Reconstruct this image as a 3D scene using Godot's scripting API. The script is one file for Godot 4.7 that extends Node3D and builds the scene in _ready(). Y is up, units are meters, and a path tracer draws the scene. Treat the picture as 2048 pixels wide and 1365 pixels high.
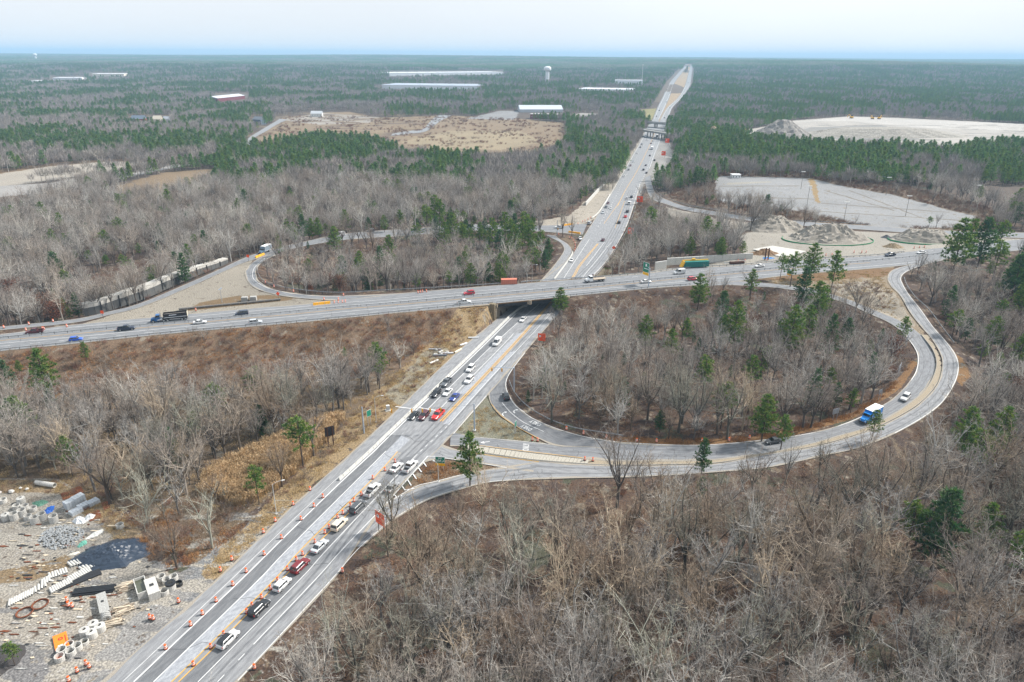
extends Node3D
# Aerial view over a highway interchange in late autumn. Units are metres, y is up, the camera looks along -z.

var rng := RandomNumberGenerator.new()
var noise := FastNoiseLite.new()
var used := {}
var mats := {}

# ---------------------------------------------------------------- helpers
func lin(r: float, g: float, b: float) -> Color:
	return Color(r, g, b).linear_to_srgb()

func mat(key: String, c: Color, rough := 0.85, metal := 0.0) -> StandardMaterial3D:
	if mats.has(key):
		return mats[key]
	var m := StandardMaterial3D.new()
	m.resource_name = key
	m.albedo_color = lin(c.r, c.g, c.b)
	m.roughness = rough
	m.metallic = metal
	mats[key] = m
	return m

func vmat(key: String, rough := 0.9) -> StandardMaterial3D:   # colour comes from the vertices
	if mats.has(key):
		return mats[key]
	var m := StandardMaterial3D.new()
	m.resource_name = key
	m.vertex_color_use_as_albedo = true
	m.roughness = rough
	mats[key] = m
	return m

func noise_image(size: int, freq: float, octaves: int, sd: int, lo: Color, hi: Color, kind := FastNoiseLite.TYPE_SIMPLEX_SMOOTH) -> ImageTexture:
	var n := FastNoiseLite.new()
	n.noise_type = kind
	n.seed = sd
	n.frequency = freq
	n.fractal_octaves = octaves
	n.fractal_gain = 0.62
	var g := n.get_seamless_image(size, size)
	g.convert(Image.FORMAT_L8)
	var d := g.get_data()
	var out := PackedByteArray()
	out.resize(size * size * 3)
	for i in d.size():
		var t := clampf((d[i] / 255.0 - 0.5) * 1.7 + 0.5, 0.0, 1.0)
		out[i * 3] = int(255 * lerpf(lo.r, hi.r, t))
		out[i * 3 + 1] = int(255 * lerpf(lo.g, hi.g, t))
		out[i * 3 + 2] = int(255 * lerpf(lo.b, hi.b, t))
	return ImageTexture.create_from_image(Image.create_from_data(size, size, false, Image.FORMAT_RGB8, out))

func numbered(called: String) -> String:
	var k: int = used.get(called, 0)
	used[called] = k + 1
	return called if k == 0 else "%s_%03d" % [called, k]

func thing(called: String, label: String, category: String, at := Vector3.ZERO, turn := 0.0, group := "") -> Node3D:
	var o := Node3D.new()
	o.name = numbered(called)
	add_child(o)
	o.position = at
	o.rotation.y = turn
	tag(o, label, category, group)
	return o

func tag(o: Node, label: String, category: String, group := "") -> Node:
	o.set_meta("label", label)
	o.set_meta("category", category)
	if group:
		o.set_meta("group", group)
	return o

func part(called: String, mesh: Mesh, m: Material, parent: Node = null) -> MeshInstance3D:
	var o := MeshInstance3D.new()
	o.mesh = mesh
	if m:
		for i in mesh.get_surface_count():
			o.set_surface_override_material(i, m)
	if parent == null:
		o.name = numbered(called)
		add_child(o)
	else:
		o.name = called
		parent.add_child(o, true)
	return o

func structure(called: String, mesh: Mesh, m: Material, label: String, category: String) -> MeshInstance3D:
	var o := part(called, mesh, m)
	o.set_meta("kind", "structure")
	tag(o, label, category)
	return o

func copy(o: Node3D, called: String, at: Vector3, turn: float, label := "", group := "") -> Node3D:
	var c: Node3D = o.duplicate()
	c.name = numbered(called)
	add_child(c)
	c.position = at
	c.rotation = Vector3(0, turn, 0)
	if label:
		c.set_meta("label", label)
	if group:
		c.set_meta("group", group)
	return c

# A mesh under construction: plain arrays, flat or smooth normals as given.
class Geo:
	var v := PackedVector3Array()
	var n := PackedVector3Array()
	var c := PackedColorArray()
	var u := PackedVector2Array()
	var u2 := PackedVector2Array()
	var col := Color.WHITE
	var i := PackedInt32Array()

	func tri(a: Vector3, b: Vector3, d: Vector3) -> void:
		var k := v.size()
		var nn := (d - a).cross(b - a).normalized()
		v.append_array([a, b, d])
		n.append_array([nn, nn, nn])
		c.append_array([col, col, col])
		i.append_array([k, k + 1, k + 2])

	func quad(a: Vector3, b: Vector3, d: Vector3, e: Vector3) -> void:   # corners in order round the face, clockwise from outside
		var k := v.size()
		var nn := (d - a).cross(b - a)
		if nn.length_squared() < 1e-12:
			nn = (e - a).cross(d - a)
		nn = nn.normalized()
		v.append_array([a, b, d, e])
		n.append_array([nn, nn, nn, nn])
		c.append_array([col, col, col, col])
		i.append_array([k, k + 1, k + 2, k, k + 2, k + 3])

	func box(at: Vector3, size: Vector3, b := Basis.IDENTITY, top := Vector2.ONE) -> void:   # top < 1 tapers the upper face
		var h := size / 2
		var p: Array[Vector3] = []
		for y in [-1, 1]:
			var k := Vector2.ONE if y < 0 else top
			for s in [[-1, -1], [1, -1], [1, 1], [-1, 1]]:
				p.append(at + b * Vector3(s[0] * h.x * k.x, y * h.y, s[1] * h.z * k.y))
		quad(p[3], p[2], p[1], p[0])
		quad(p[4], p[5], p[6], p[7])
		quad(p[0], p[1], p[5], p[4])
		quad(p[1], p[2], p[6], p[5])
		quad(p[2], p[3], p[7], p[6])
		quad(p[3], p[0], p[4], p[7])

	func tube(a: Vector3, b: Vector3, ra: float, rb: float, sides := 8, caps := true) -> void:
		var w := (b - a).normalized()
		var x := w.cross(Vector3.UP if absf(w.y) < 0.9 else Vector3.RIGHT).normalized()
		var y := w.cross(x)
		var k := v.size()
		for s in sides:
			var o := x * cos(TAU * s / sides) + y * sin(TAU * s / sides)
			v.append_array([a + o * ra, b + o * rb])
			n.append_array([o, o])
			c.append_array([col, col])
		for s in sides:
			var p := k + s * 2
			var q := k + (s + 1) % sides * 2
			i.append_array([p, p + 1, q + 1, p, q + 1, q])
		if caps:
			for s in range(1, sides - 1):
				var o0 := x * ra
				var o1 := x * cos(TAU * s / sides) + y * sin(TAU * s / sides)
				var o2 := x * cos(TAU * (s + 1) / sides) + y * sin(TAU * (s + 1) / sides)
				tri(a + o0, a + o1 * ra, a + o2 * ra)
				tri(b + x * rb, b + o2 * rb, b + o1 * rb)

	func path(pts: Array, r: float, sides := 6) -> void:
		for k in range(pts.size() - 1):
			tube(pts[k], pts[k + 1], r, r, sides, k == 0 or k == pts.size() - 2)

	func lathe(profile: Array, sides := 14, at := Vector3.ZERO) -> void:   # profile of Vector2(radius, height), bottom to top
		for k in range(profile.size() - 1):
			var a: Vector2 = profile[k]
			var b: Vector2 = profile[k + 1]
			for s in sides:
				var t0 := TAU * s / sides
				var t1 := TAU * (s + 1) / sides
				var p0 := at + Vector3(cos(t0) * a.x, a.y, sin(t0) * a.x)
				var p1 := at + Vector3(cos(t1) * a.x, a.y, sin(t1) * a.x)
				var p2 := at + Vector3(cos(t1) * b.x, b.y, sin(t1) * b.x)
				var p3 := at + Vector3(cos(t0) * b.x, b.y, sin(t0) * b.x)
				if a.x < 1e-4:
					tri(p0, p2, p3)
				elif b.x < 1e-4:
					tri(p0, p1, p2)
				else:
					quad(p0, p1, p2, p3)

	func loft(rings: Array, closed_ends := true) -> void:   # rings of equal length, joined in order
		for k in range(rings.size() - 1):
			var a: Array = rings[k]
			var b: Array = rings[k + 1]
			var m := a.size()
			for s in m:
				quad(a[s], a[(s + 1) % m], b[(s + 1) % m], b[s])
		if closed_ends:
			for e in [[rings[0], true], [rings[-1], false]]:
				var r: Array = e[0]
				for s in range(1, r.size() - 1):
					if e[1]:
						tri(r[0], r[s + 1], r[s])
					else:
						tri(r[0], r[s], r[s + 1])

	func mesh() -> ArrayMesh:
		var a := []
		a.resize(Mesh.ARRAY_MAX)
		a[Mesh.ARRAY_VERTEX] = v
		a[Mesh.ARRAY_NORMAL] = n
		a[Mesh.ARRAY_COLOR] = c
		if u.size() == v.size():
			a[Mesh.ARRAY_TEX_UV] = u
		if u2.size() == v.size():
			a[Mesh.ARRAY_TEX_UV2] = u2
		a[Mesh.ARRAY_INDEX] = i
		var m := ArrayMesh.new()
		m.add_surface_from_arrays(Mesh.PRIMITIVE_TRIANGLES, a)
		return m

func box_mesh(size: Vector3, at := Vector3.ZERO) -> ArrayMesh:
	var g := Geo.new()
	g.box(at, size)
	return g.mesh()

func curve(p: Array, t: float) -> Vector3:   # Catmull-Rom through the points, t counts points
	var k := clampi(int(t), 0, p.size() - 2)
	var f := t - k
	var a: Vector3 = p[maxi(k - 1, 0)]
	var b: Vector3 = p[k]
	var d: Vector3 = p[k + 1]
	var e: Vector3 = p[mini(k + 2, p.size() - 1)]
	return 0.5 * (2.0 * b + (d - a) * f + (2.0 * a - 5.0 * b + 4.0 * d - e) * f * f + (3.0 * b - a - 3.0 * d + e) * f * f * f)

func smooth(p: Array, step: float) -> Array:
	var out := []
	for k in range(p.size() - 1):
		var n := maxi(1, int(ceil((p[k] as Vector3).distance_to(p[k + 1]) / step)))
		for s in n:
			out.append(curve(p, k + float(s) / n))
	out.append(p[-1])
	return out

func vecs(a: Array) -> Array:   # [[x, y, z], ...] to points
	return a.map(func(q): return Vector3(q[0], q[1], q[2]))

# ---------------------------------------------------------------- the scene
var camera: Camera3D

func cloud_veil() -> ImageTexture:   # thin streaky cloud
	var n := FastNoiseLite.new()
	n.seed = 50
	n.frequency = 0.012
	n.fractal_octaves = 5
	var g := n.get_seamless_image(256, 512)
	g.resize(1024, 512, Image.INTERPOLATE_CUBIC)
	g.convert(Image.FORMAT_RGBA8)
	return ImageTexture.create_from_image(g)

func _ready() -> void:
	rng.seed = 5
	noise.seed = 9
	noise.frequency = 0.01
	noise.fractal_octaves = 4
	camera = Camera3D.new()
	camera.name = "camera"
	add_child(camera)
	camera.position = Vector3(0, 100, 0)
	camera.rotation_degrees = Vector3(-22.279, 0, 0.33)
	camera.fov = 52.28
	camera.near = 1.0
	camera.far = 60000.0
	camera.current = true
	var env := Environment.new()
	env.background_mode = Environment.BG_SKY
	var sky := Sky.new()
	var sm := ProceduralSkyMaterial.new()
	sm.sky_top_color = lin(0.30, 0.335, 0.375)
	sm.sky_horizon_color = lin(0.355, 0.36, 0.365)
	sm.sky_curve = 0.16
	sm.ground_bottom_color = lin(0.12, 0.11, 0.10)
	sm.ground_horizon_color = lin(0.5, 0.52, 0.54)
	sm.sun_angle_max = 40.0
	sm.sun_curve = 0.2
	sm.sky_cover = cloud_veil()
	sm.sky_cover_modulate = Color(1, 1, 1, 0.16)
	sky.sky_material = sm
	env.sky = sky
	env.tonemap_mode = Environment.TONE_MAPPER_LINEAR
	env.tonemap_exposure = 2.6
	env.fog_enabled = true
	env.fog_density = 0.00011
	env.fog_light_color = Color(0.70, 0.87, 1.0)
	env.sdfgi_enabled = true
	env.ssao_enabled = true
	env.ssil_enabled = true
	var we := WorldEnvironment.new()
	we.name = "world_environment"
	we.environment = env
	add_child(we)
	var sun := DirectionalLight3D.new()
	sun.name = "sun"
	add_child(sun)
	sun.look_at_from_position(Vector3(60, 62, -25), Vector3.ZERO)
	sun.light_energy = 0.9
	sun.light_angular_distance = 6.0
	sun.light_color = Color(1.0, 0.98, 0.95)
	sun.shadow_enabled = true

	build_terrain()
	build_ground()
	build_roads()
	build_forest()
	build_bridge()
	build_median()
	build_wall()
	build_vehicles()
	build_drums()
	build_guardrails()
	build_barriers()
	build_roadside()
	build_yard()
	build_far()
	build_marks()
	build_grass()


# ---------------------------------------------------------------- terrain
const LXP = [[-60, -65], [-88, -59], [-185, -20], [-286, 12], [-428, 54], [-700, 118], [-1159, 242], [-2000, 430]]
const GX0 = -336.0
const GZ0 = -570.0
const GN = 337
const GM = 259
const STEP = 2.0
var hg := PackedFloat32Array()
var near_road := PackedFloat32Array()   # distance to the nearest paved edge, metres

func road_x(z: float) -> float:
	for k in range(LXP.size() - 1):
		var a = LXP[k]
		var b = LXP[k + 1]
		if z >= b[0]:
			return a[1] + (b[1] - a[1]) * (z - a[0]) / (b[0] - a[0])
	return 430.0

func base(x: float, z: float) -> float:
	var d := -z
	var e := 42.0 * smoothstep(0, 1, (d - 1150) / 3600) + 38.0 * smoothstep(0, 1, (d - 4500) / 5500)
	e += 7.0 * sin(x / 640 + 1.2) * sin(d / 830) * smoothstep(0, 1, (d - 1500) / 1500)
	e += 30.0 * exp(-pow((x - 1900) / 1300, 2)) * exp(-pow((d - 5200) / 1500, 2)) + 26.0 * exp(-pow((x + 900) / 2600, 2)) * exp(-pow((d - 7600) / 1500, 2))
	e += 6.0 * smoothstep(0, 1, (x - (road_x(z) + 38)) / 45) * smoothstep(0, 1, (d - 262) / 30) * (1.0 - smoothstep(0, 1, (d - 900) / 300))
	return e

func ground(x: float, z: float) -> float:
	var fx := (x - GX0) / STEP
	var fz := (z - GZ0) / STEP
	if fx < 0 or fz < 0 or fx >= GN - 1 or fz >= GM - 1:
		return base(x, z)
	var i := int(fx)
	var j := int(fz)
	var k := j * GN + i
	return lerpf(lerpf(hg[k], hg[k + 1], fx - i), lerpf(hg[k + GN], hg[k + GN + 1], fx - i), fz - j)

func road_distance(x: float, z: float) -> float:
	var i := int(round((x - GX0) / STEP))
	var j := int(round((z - GZ0) / STEP))
	if i < 0 or j < 0 or i >= GN or j >= GM:
		return 99.0
	return near_road[j * GN + i]

var sections := {}   # road name -> [[left, right], ...] every two metres

func build_terrain() -> void:
	hg.resize(GN * GM)
	near_road.resize(GN * GM)
	near_road.fill(99.0)
	for j in GM:
		for i in GN:
			var x := GX0 + i * STEP
			var z := GZ0 + j * STEP
			hg[j * GN + i] = base(x, z) - 0.25 + 0.3 * noise.get_noise_2d(x * 4, z * 4)
	for pf in PLATFORMS:
		var poly := PackedVector2Array()
		for q in pf[1]:
			poly.append(Vector2(q[0], q[1]))
		for j in GM:
			for i in GN:
				var p := Vector2(GX0 + i * STEP, GZ0 + j * STEP)
				if Geometry2D.is_point_in_polygon(p, poly):
					hg[j * GN + i] = maxf(hg[j * GN + i], pf[0])
	for name in ROADS:
		var l := vecs(ROADS[name].map(func(s): return s.slice(0, 3)))
		var r := vecs(ROADS[name].map(func(s): return s.slice(3, 6)))
		var out := []
		for k in range(l.size() - 1):
			var n := maxi(2, int(ceil(maxf((l[k] as Vector3).distance_to(l[k + 1]), (r[k] as Vector3).distance_to(r[k + 1])) / (2.0 if l[k].z > -580 else 12.0))))
			for s in n:
				out.append([curve(l, k + float(s) / n), curve(r, k + float(s) / n)])
		out.append([l[-1], r[-1]])
		sections[name] = out
	for name in sections:
		if name == "main_road":
			continue
		for s in sections[name]:
			stamp(s[0], s[1], 0.42, name == "overpass_highway")
	for name in sections:   # no slope of one road may lie over another
		for s in sections[name]:
			var c: Vector3 = (s[0] + s[1]) / 2
			if c.z > -566 and name != "main_road":
				var w: float = Vector2(s[0].x - s[1].x, s[0].z - s[1].z).length() / 2 + 0.9
				each_cell(c, w, func(k, d): hg[k] = minf(hg[k], c.y - 0.12))
	for s in sections["main_road"]:   # the lower road is cut clear of the embankments
		stamp(s[0], s[1], 0.42, false)
		var c: Vector3 = (s[0] + s[1]) / 2
		var w: float = s[0].distance_to(s[1]) / 2 + 0.9
		if c.z > -566:
			each_cell(c, w, func(k, d): hg[k] = minf(hg[k], c.y - 0.1))

func each_cell(c: Vector3, reach: float, f: Callable) -> void:
	var i0 := maxi(0, int((c.x - reach - GX0) / STEP))
	var i1 := mini(GN - 1, int((c.x + reach - GX0) / STEP) + 1)
	var j0 := maxi(0, int((c.z - reach - GZ0) / STEP))
	var j1 := mini(GM - 1, int((c.z + reach - GZ0) / STEP) + 1)
	for j in range(j0, j1 + 1):
		for i in range(i0, i1 + 1):
			var d := Vector2(GX0 + i * STEP - c.x, GZ0 + j * STEP - c.z).length()
			if d <= reach:
				f.call(j * GN + i, d)

func stamp(a: Vector3, b: Vector3, slope: float, bridged: bool) -> void:
	var c := (a + b) / 2
	if c.z < GZ0 - 20 or c.z > GZ0 + GM * STEP + 20:
		return
	var w := Vector2(a.x - b.x, a.z - b.z).length() / 2
	var skip := bridged and absf(c.x - BRIDGE.x) < 13.0
	each_cell(c, w + 18.0, func(k, d):
		near_road[k] = minf(near_road[k], d - w)
		if not skip:
			hg[k] = maxf(hg[k], c.y - 0.12 - maxf(0.0, d - w - 1.0) * slope))

func paint(im: Image, x0: float, z0: float, s: float, poly: Array, col: Color, ragged: float) -> void:
	var lo := 1e9
	var hi := -1e9
	for q in poly:
		lo = minf(lo, q[1])
		hi = maxf(hi, q[1])
	var w := im.get_width()
	for row in range(maxi(0, int((lo - z0) / s)), mini(im.get_height(), int((hi - z0) / s) + 1)):
		var z := z0 + (row + 0.5) * s
		var cut := []
		for k in poly.size():
			var a = poly[k]
			var b = poly[(k + 1) % poly.size()]
			if (a[1] <= z) != (b[1] <= z):
				cut.append(a[0] + (b[0] - a[0]) * (z - a[1]) / (b[1] - a[1]))
		cut.sort()
		for k in range(0, cut.size() - 1, 2):
			var u: float = cut[k] + ragged * noise.get_noise_2d(cut[k] * 2, z * 9)
			var t: float = cut[k + 1] + ragged * noise.get_noise_2d(cut[k + 1] * 2 + 500, z * 9)
			var i0 := maxi(0, int((u - x0) / s))
			var i1 := mini(w, int((t - x0) / s))
			if i1 > i0:
				im.fill_rect(Rect2i(i0, row, i1 - i0, 1), col)

func patches(im: Image, sd: int, freq: float, cut: float, col: Color, only := Rect2i(), stretch := 1.0) -> void:   # blotches of another ground cover
	var n := FastNoiseLite.new()
	n.seed = sd
	n.frequency = freq
	n.fractal_octaves = 5
	n.fractal_gain = 0.6
	var rect := only if only.has_area() else Rect2i(Vector2i.ZERO, im.get_size())
	var g := n.get_image(int(rect.size.x / stretch), rect.size.y, false, false, false)
	g.resize(rect.size.x, rect.size.y)
	g.convert(Image.FORMAT_L8)
	var d := g.get_data()
	var mask := PackedByteArray()
	mask.resize(d.size() * 2)
	for i in d.size():
		mask[i * 2] = 255
		mask[i * 2 + 1] = clampi(int((d[i] / 255.0 - cut) * 900), 0, 255)
	var m := Image.create_from_data(rect.size.x, rect.size.y, false, Image.FORMAT_LA8, mask)
	m.convert(Image.FORMAT_RGBA8)
	var src := Image.create(rect.size.x, rect.size.y, false, Image.FORMAT_RGBA8)
	src.fill(col)
	im.blend_rect_mask(src, m, Rect2i(Vector2i.ZERO, rect.size), rect.position)

func build_ground() -> void:
	# what the ground is made of, mapped flat on the land: leaf litter, dead grass, gravel, sand
	var near := Image.create(2048, 1792, false, Image.FORMAT_RGBA8)
	near.fill(lin(0.105, 0.064, 0.042))
	patches(near, 3, 0.006, 0.50, lin(0.135, 0.082, 0.052))
	patches(near, 4, 0.02, 0.55, lin(0.10, 0.066, 0.05))
	patches(near, 5, 0.045, 0.66, lin(0.20, 0.13, 0.08))
	patches(near, 14, 0.012, 0.66, lin(0.10, 0.10, 0.06))
	patches(near, 8, 0.05, 0.66, lin(0.24, 0.18, 0.12))
	for z in FAR_COVER + COVER:
		paint(near, -340, -600, 0.332, z[2], lin(z[0][0], z[0][1], z[0][2]), z[1])
	patches(near, 9, 0.09, 0.74, lin(0.13, 0.095, 0.07))
	patches(near, 19, 0.05, 0.70, lin(0.34, 0.29, 0.22))
	var yard := Rect2i(150, 1380, 760, 400)
	patches(near, 41, 0.04, 0.60, lin(0.47, 0.43, 0.365), yard, 5.0)
	patches(near, 42, 0.05, 0.66, lin(0.27, 0.255, 0.24), yard, 4.0)
	patches(near, 43, 0.3, 0.70, lin(0.55, 0.52, 0.48), yard)
	var far := Image.create(2048, 1024, false, Image.FORMAT_RGBA8)
	far.fill(lin(0.12, 0.085, 0.062))
	patches(far, 23, 0.02, 0.55, lin(0.15, 0.11, 0.08))
	for z in FAR_COVER + COVER:
		paint(far, -1300, -1700, 1.2, z[2], lin(z[0][0], z[0][1], z[0][2]), z[1])
	patches(far, 24, 0.03, 0.58, lin(0.20, 0.135, 0.085), Rect2i(500, 280, 480, 360), 3.0)
	patches(far, 25, 0.05, 0.60, lin(0.36, 0.27, 0.15), Rect2i(500, 280, 480, 360), 4.0)
	patches(far, 26, 0.05, 0.60, lin(0.34, 0.31, 0.27), Rect2i(1240, 420, 640, 260), 3.0)
	var grain := noise_image(1024, 0.05, 6, 11, Color(0.60, 0.60, 0.61), Color(1, 1, 1))
	var rough := noise_image(512, 0.05, 5, 12, Color.BLACK, Color.WHITE)
	var m1 := StandardMaterial3D.new()
	m1.resource_name = "woodland floor and verges"
	m1.albedo_texture = ImageTexture.create_from_image(near)
	m1.texture_repeat = true
	m1.detail_enabled = true
	m1.detail_blend_mode = BaseMaterial3D.BLEND_MODE_MUL
	m1.detail_albedo = grain
	m1.detail_uv_layer = BaseMaterial3D.DETAIL_UV_2
	m1.roughness = 1.0
	m1.vertex_color_use_as_albedo = true
	var m2: StandardMaterial3D = m1.duplicate()
	m2.resource_name = "far land"
	m2.albedo_texture = ImageTexture.create_from_image(far)
	var m3 := vmat("distant forest floor", 1.0)
	# the sheet: fine squares near the interchange, growing towards the horizon
	var xs := []
	var x := -336.0
	while x <= 336.5:
		xs.append(x)
		x += 2.0
	var d := 4.0
	while d < 16000:
		xs.append(336.0 + d)
		xs.push_front(-336.0 - d)
		d = d * 1.12 + 6.0
	var zs := []
	var z := -54.0
	while z >= -570.5:
		zs.append(z)
		z -= 2.0
	d = 3.0
	while d < 18000:
		zs.append(-570.0 - d)
		d = d * 1.035 + 4.0
	zs.push_front(-30.0)
	zs.push_front(20.0)
	var v := PackedVector3Array()
	var nn := PackedVector3Array()
	var uv2 := PackedVector2Array()
	var ix := [PackedInt32Array(), PackedInt32Array(), PackedInt32Array()]
	var w := xs.size()
	for zz in zs:
		for xx in xs:
			var y := ground(xx, zz)
			v.append(Vector3(xx, y, zz))
			var s := 2.0 if zz > -570 else 12.0
			nn.append(Vector3(ground(xx - s, zz) - ground(xx + s, zz), 2 * s, ground(xx, zz - s) - ground(xx, zz + s)).normalized())
			uv2.append(Vector2(xx / 29.0, zz / 29.0))
	for j in range(zs.size() - 1):
		for i in range(w - 1):
			var k := j * w + i
			var cz: float = (zs[j] + zs[j + 1]) / 2
			var cx: float = (xs[i] + xs[i + 1]) / 2
			var slot := 0
			if cz < -1699 or absf(cx) > 1150:
				slot = 2
			elif cz < -570.0 or absf(cx) > 336.0:
				slot = 1
			ix[slot].append_array([k, k + w + 1, k + 1, k, k + w, k + w + 1])
	var mesh := ArrayMesh.new()
	for slot in 3:
		var a := []
		a.resize(Mesh.ARRAY_MAX)
		# each surface keeps only the points that it uses
		var seen := {}
		var sv := PackedVector3Array()
		var sn := PackedVector3Array()
		var sc := PackedColorArray()
		var su := PackedVector2Array()
		var su2 := PackedVector2Array()
		var si := PackedInt32Array()
		for k in ix[slot]:
			if not seen.has(k):
				seen[k] = sv.size()
				sv.append(v[k])
				sn.append(nn[k])
				var p := v[k]
				var kk := 0.86 + 0.14 * noise.get_noise_2d(p.x * 1.5, p.z * 1.5)
				sc.append(Color(0.12, 0.09, 0.066) * kk if slot == 2 else Color(kk, kk, kk))
				su.append(Vector2((p.x + 340) / (2048 * 0.332), (p.z + 600) / (1792 * 0.332)) if slot == 0 else Vector2((p.x + 1300) / (2048 * 1.2), (p.z + 1700) / (1024 * 1.2)))
				su2.append(uv2[k])
			si.append(seen[k])
		a[Mesh.ARRAY_VERTEX] = sv
		a[Mesh.ARRAY_NORMAL] = sn
		a[Mesh.ARRAY_COLOR] = sc
		a[Mesh.ARRAY_TEX_UV] = su
		a[Mesh.ARRAY_TEX_UV2] = su2
		a[Mesh.ARRAY_INDEX] = si
		mesh.add_surface_from_arrays(Mesh.PRIMITIVE_TRIANGLES, a)
	var g := structure("ground", mesh, null, "brown leaf-strewn land with woods, verges, gravel and fields", "ground")
	g.set_surface_override_material(0, m1)
	g.set_surface_override_material(1, m2)
	g.set_surface_override_material(2, m3)

# ---------------------------------------------------------------- roads
func asphalt(key: String, c: Color, streak := 60.0) -> StandardMaterial3D:
	if mats.has(key):
		return mats[key]
	var m := mat(key, c, 0.92)
	m.albedo_texture = tex("worn asphalt")
	m.uv1_scale = Vector3(1.0 / 11.0, 1.0 / streak, 1)
	m.detail_enabled = true
	m.detail_blend_mode = BaseMaterial3D.BLEND_MODE_MUL
	m.detail_albedo = tex("asphalt grain")
	m.detail_uv_layer = BaseMaterial3D.DETAIL_UV_2
	m.uv2_scale = Vector3(1.0 / 9.0, 1.0 / 9.0, 1)
	return m

var textures := {}
func tex(key: String) -> ImageTexture:
	if not textures.has(key):
		match key:
			"worn asphalt":
				textures[key] = noise_image(512, 0.022, 4, 31, Color(0.84, 0.84, 0.85), Color(1, 1, 1))
			"asphalt grain":
				textures[key] = noise_image(512, 0.08, 5, 32, Color(0.86, 0.86, 0.86), Color(1, 1, 1))
			"concrete":
				textures[key] = noise_image(512, 0.02, 6, 33, Color(0.74, 0.73, 0.71), Color(1, 1, 1))
			"stone":
				textures[key] = noise_image(512, 0.06, 3, 34, Color(0.45, 0.43, 0.40), Color(1, 0.98, 0.93), FastNoiseLite.TYPE_CELLULAR)
			"earth":
				textures[key] = noise_image(512, 0.025, 6, 35, Color(0.66, 0.64, 0.62), Color(1, 1, 1))
			"rust":
				textures[key] = noise_image(512, 0.03, 5, 36, Color(0.55, 0.5, 0.45), Color(1, 1, 1))
	return textures[key]

func rough_mat(key: String, c: Color, t: String, scale := 0.3, r := 0.9, metal := 0.0) -> StandardMaterial3D:   # grainy stuff that needs no unwrapping
	if mats.has(key):
		return mats[key]
	var m := mat(key, c, r, metal)
	m.albedo_texture = tex(t)
	m.uv1_triplanar = true
	m.uv1_world_triplanar = true
	m.uv1_scale = Vector3.ONE * scale
	return m

func ribbon_mesh(secs: Array, lift: float, u0 := 0.0, u1 := 1.0, columns := 4) -> ArrayMesh:
	var g := Geo.new()
	var along := 0.0
	for k in secs.size():
		var a: Vector3 = secs[k][0]
		var b: Vector3 = secs[k][1]
		if k:
			along += ((secs[k - 1][0] + secs[k - 1][1]) / 2.0 as Vector3).distance_to((a + b) / 2.0)
		for s in columns + 1:
			var t := lerpf(u0, u1, float(s) / columns)
			var p := a.lerp(b, t) + Vector3(0, lift, 0)
			g.v.append(p)
			g.n.append(Vector3.UP)
			g.c.append(Color.WHITE)
			g.u.append(Vector2(t * a.distance_to(b), along))
			g.u2.append(Vector2(p.x, p.z))
	var w := columns + 1
	for k in range(secs.size() - 1):
		for s in columns:
			var q := k * w + s
			g.i.append_array([q, q + w, q + w + 1, q, q + w + 1, q + 1])
	var e0: Vector3 = secs[0][1] - secs[0][0]
	var e1: Vector3 = (secs[-1][0] if secs.size() < 3 else secs[1][0]) - secs[0][0]
	if e1.cross(e0).y > 0:   # sections that run the other way round
		g.i.reverse()
	return g.mesh()

func strip(pts: Array, width: float, on := 0.0, off := 0.0, step := 2.5) -> ArrayMesh:   # a painted line, dashed when on > 0
	var p := smooth(pts, step)
	var secs := []
	for k in p.size():
		var t: Vector3 = ((p[mini(k + 1, p.size() - 1)] as Vector3) - p[maxi(k - 1, 0)]).normalized()
		var side := t.cross(Vector3.UP).normalized() * width / 2
		secs.append([p[k] - side, p[k] + side])
	if on <= 0.0:
		return ribbon_mesh(secs, 0.0, 0, 1, 1)
	var g := Geo.new()
	var run := 0.0
	for k in range(secs.size() - 1):
		var long: float = p[k].distance_to(p[k + 1])
		var s := 0.0
		while s < long:
			var ph := fmod(run + s, on + off)
			var e := minf(long, s + ((on if ph < on else on + off) - ph) + 0.001)
			if ph < on:
				var a0: Vector3 = secs[k][0].lerp(secs[k + 1][0], s / long)
				var b0: Vector3 = secs[k][1].lerp(secs[k + 1][1], s / long)
				var a1: Vector3 = secs[k][0].lerp(secs[k + 1][0], e / long)
				var b1: Vector3 = secs[k][1].lerp(secs[k + 1][1], e / long)
				g.quad(a0, a1, b1, b0)
			s = e
		run += long
	return g.mesh()

var road_nodes := {}
var road_lift := {}

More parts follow.
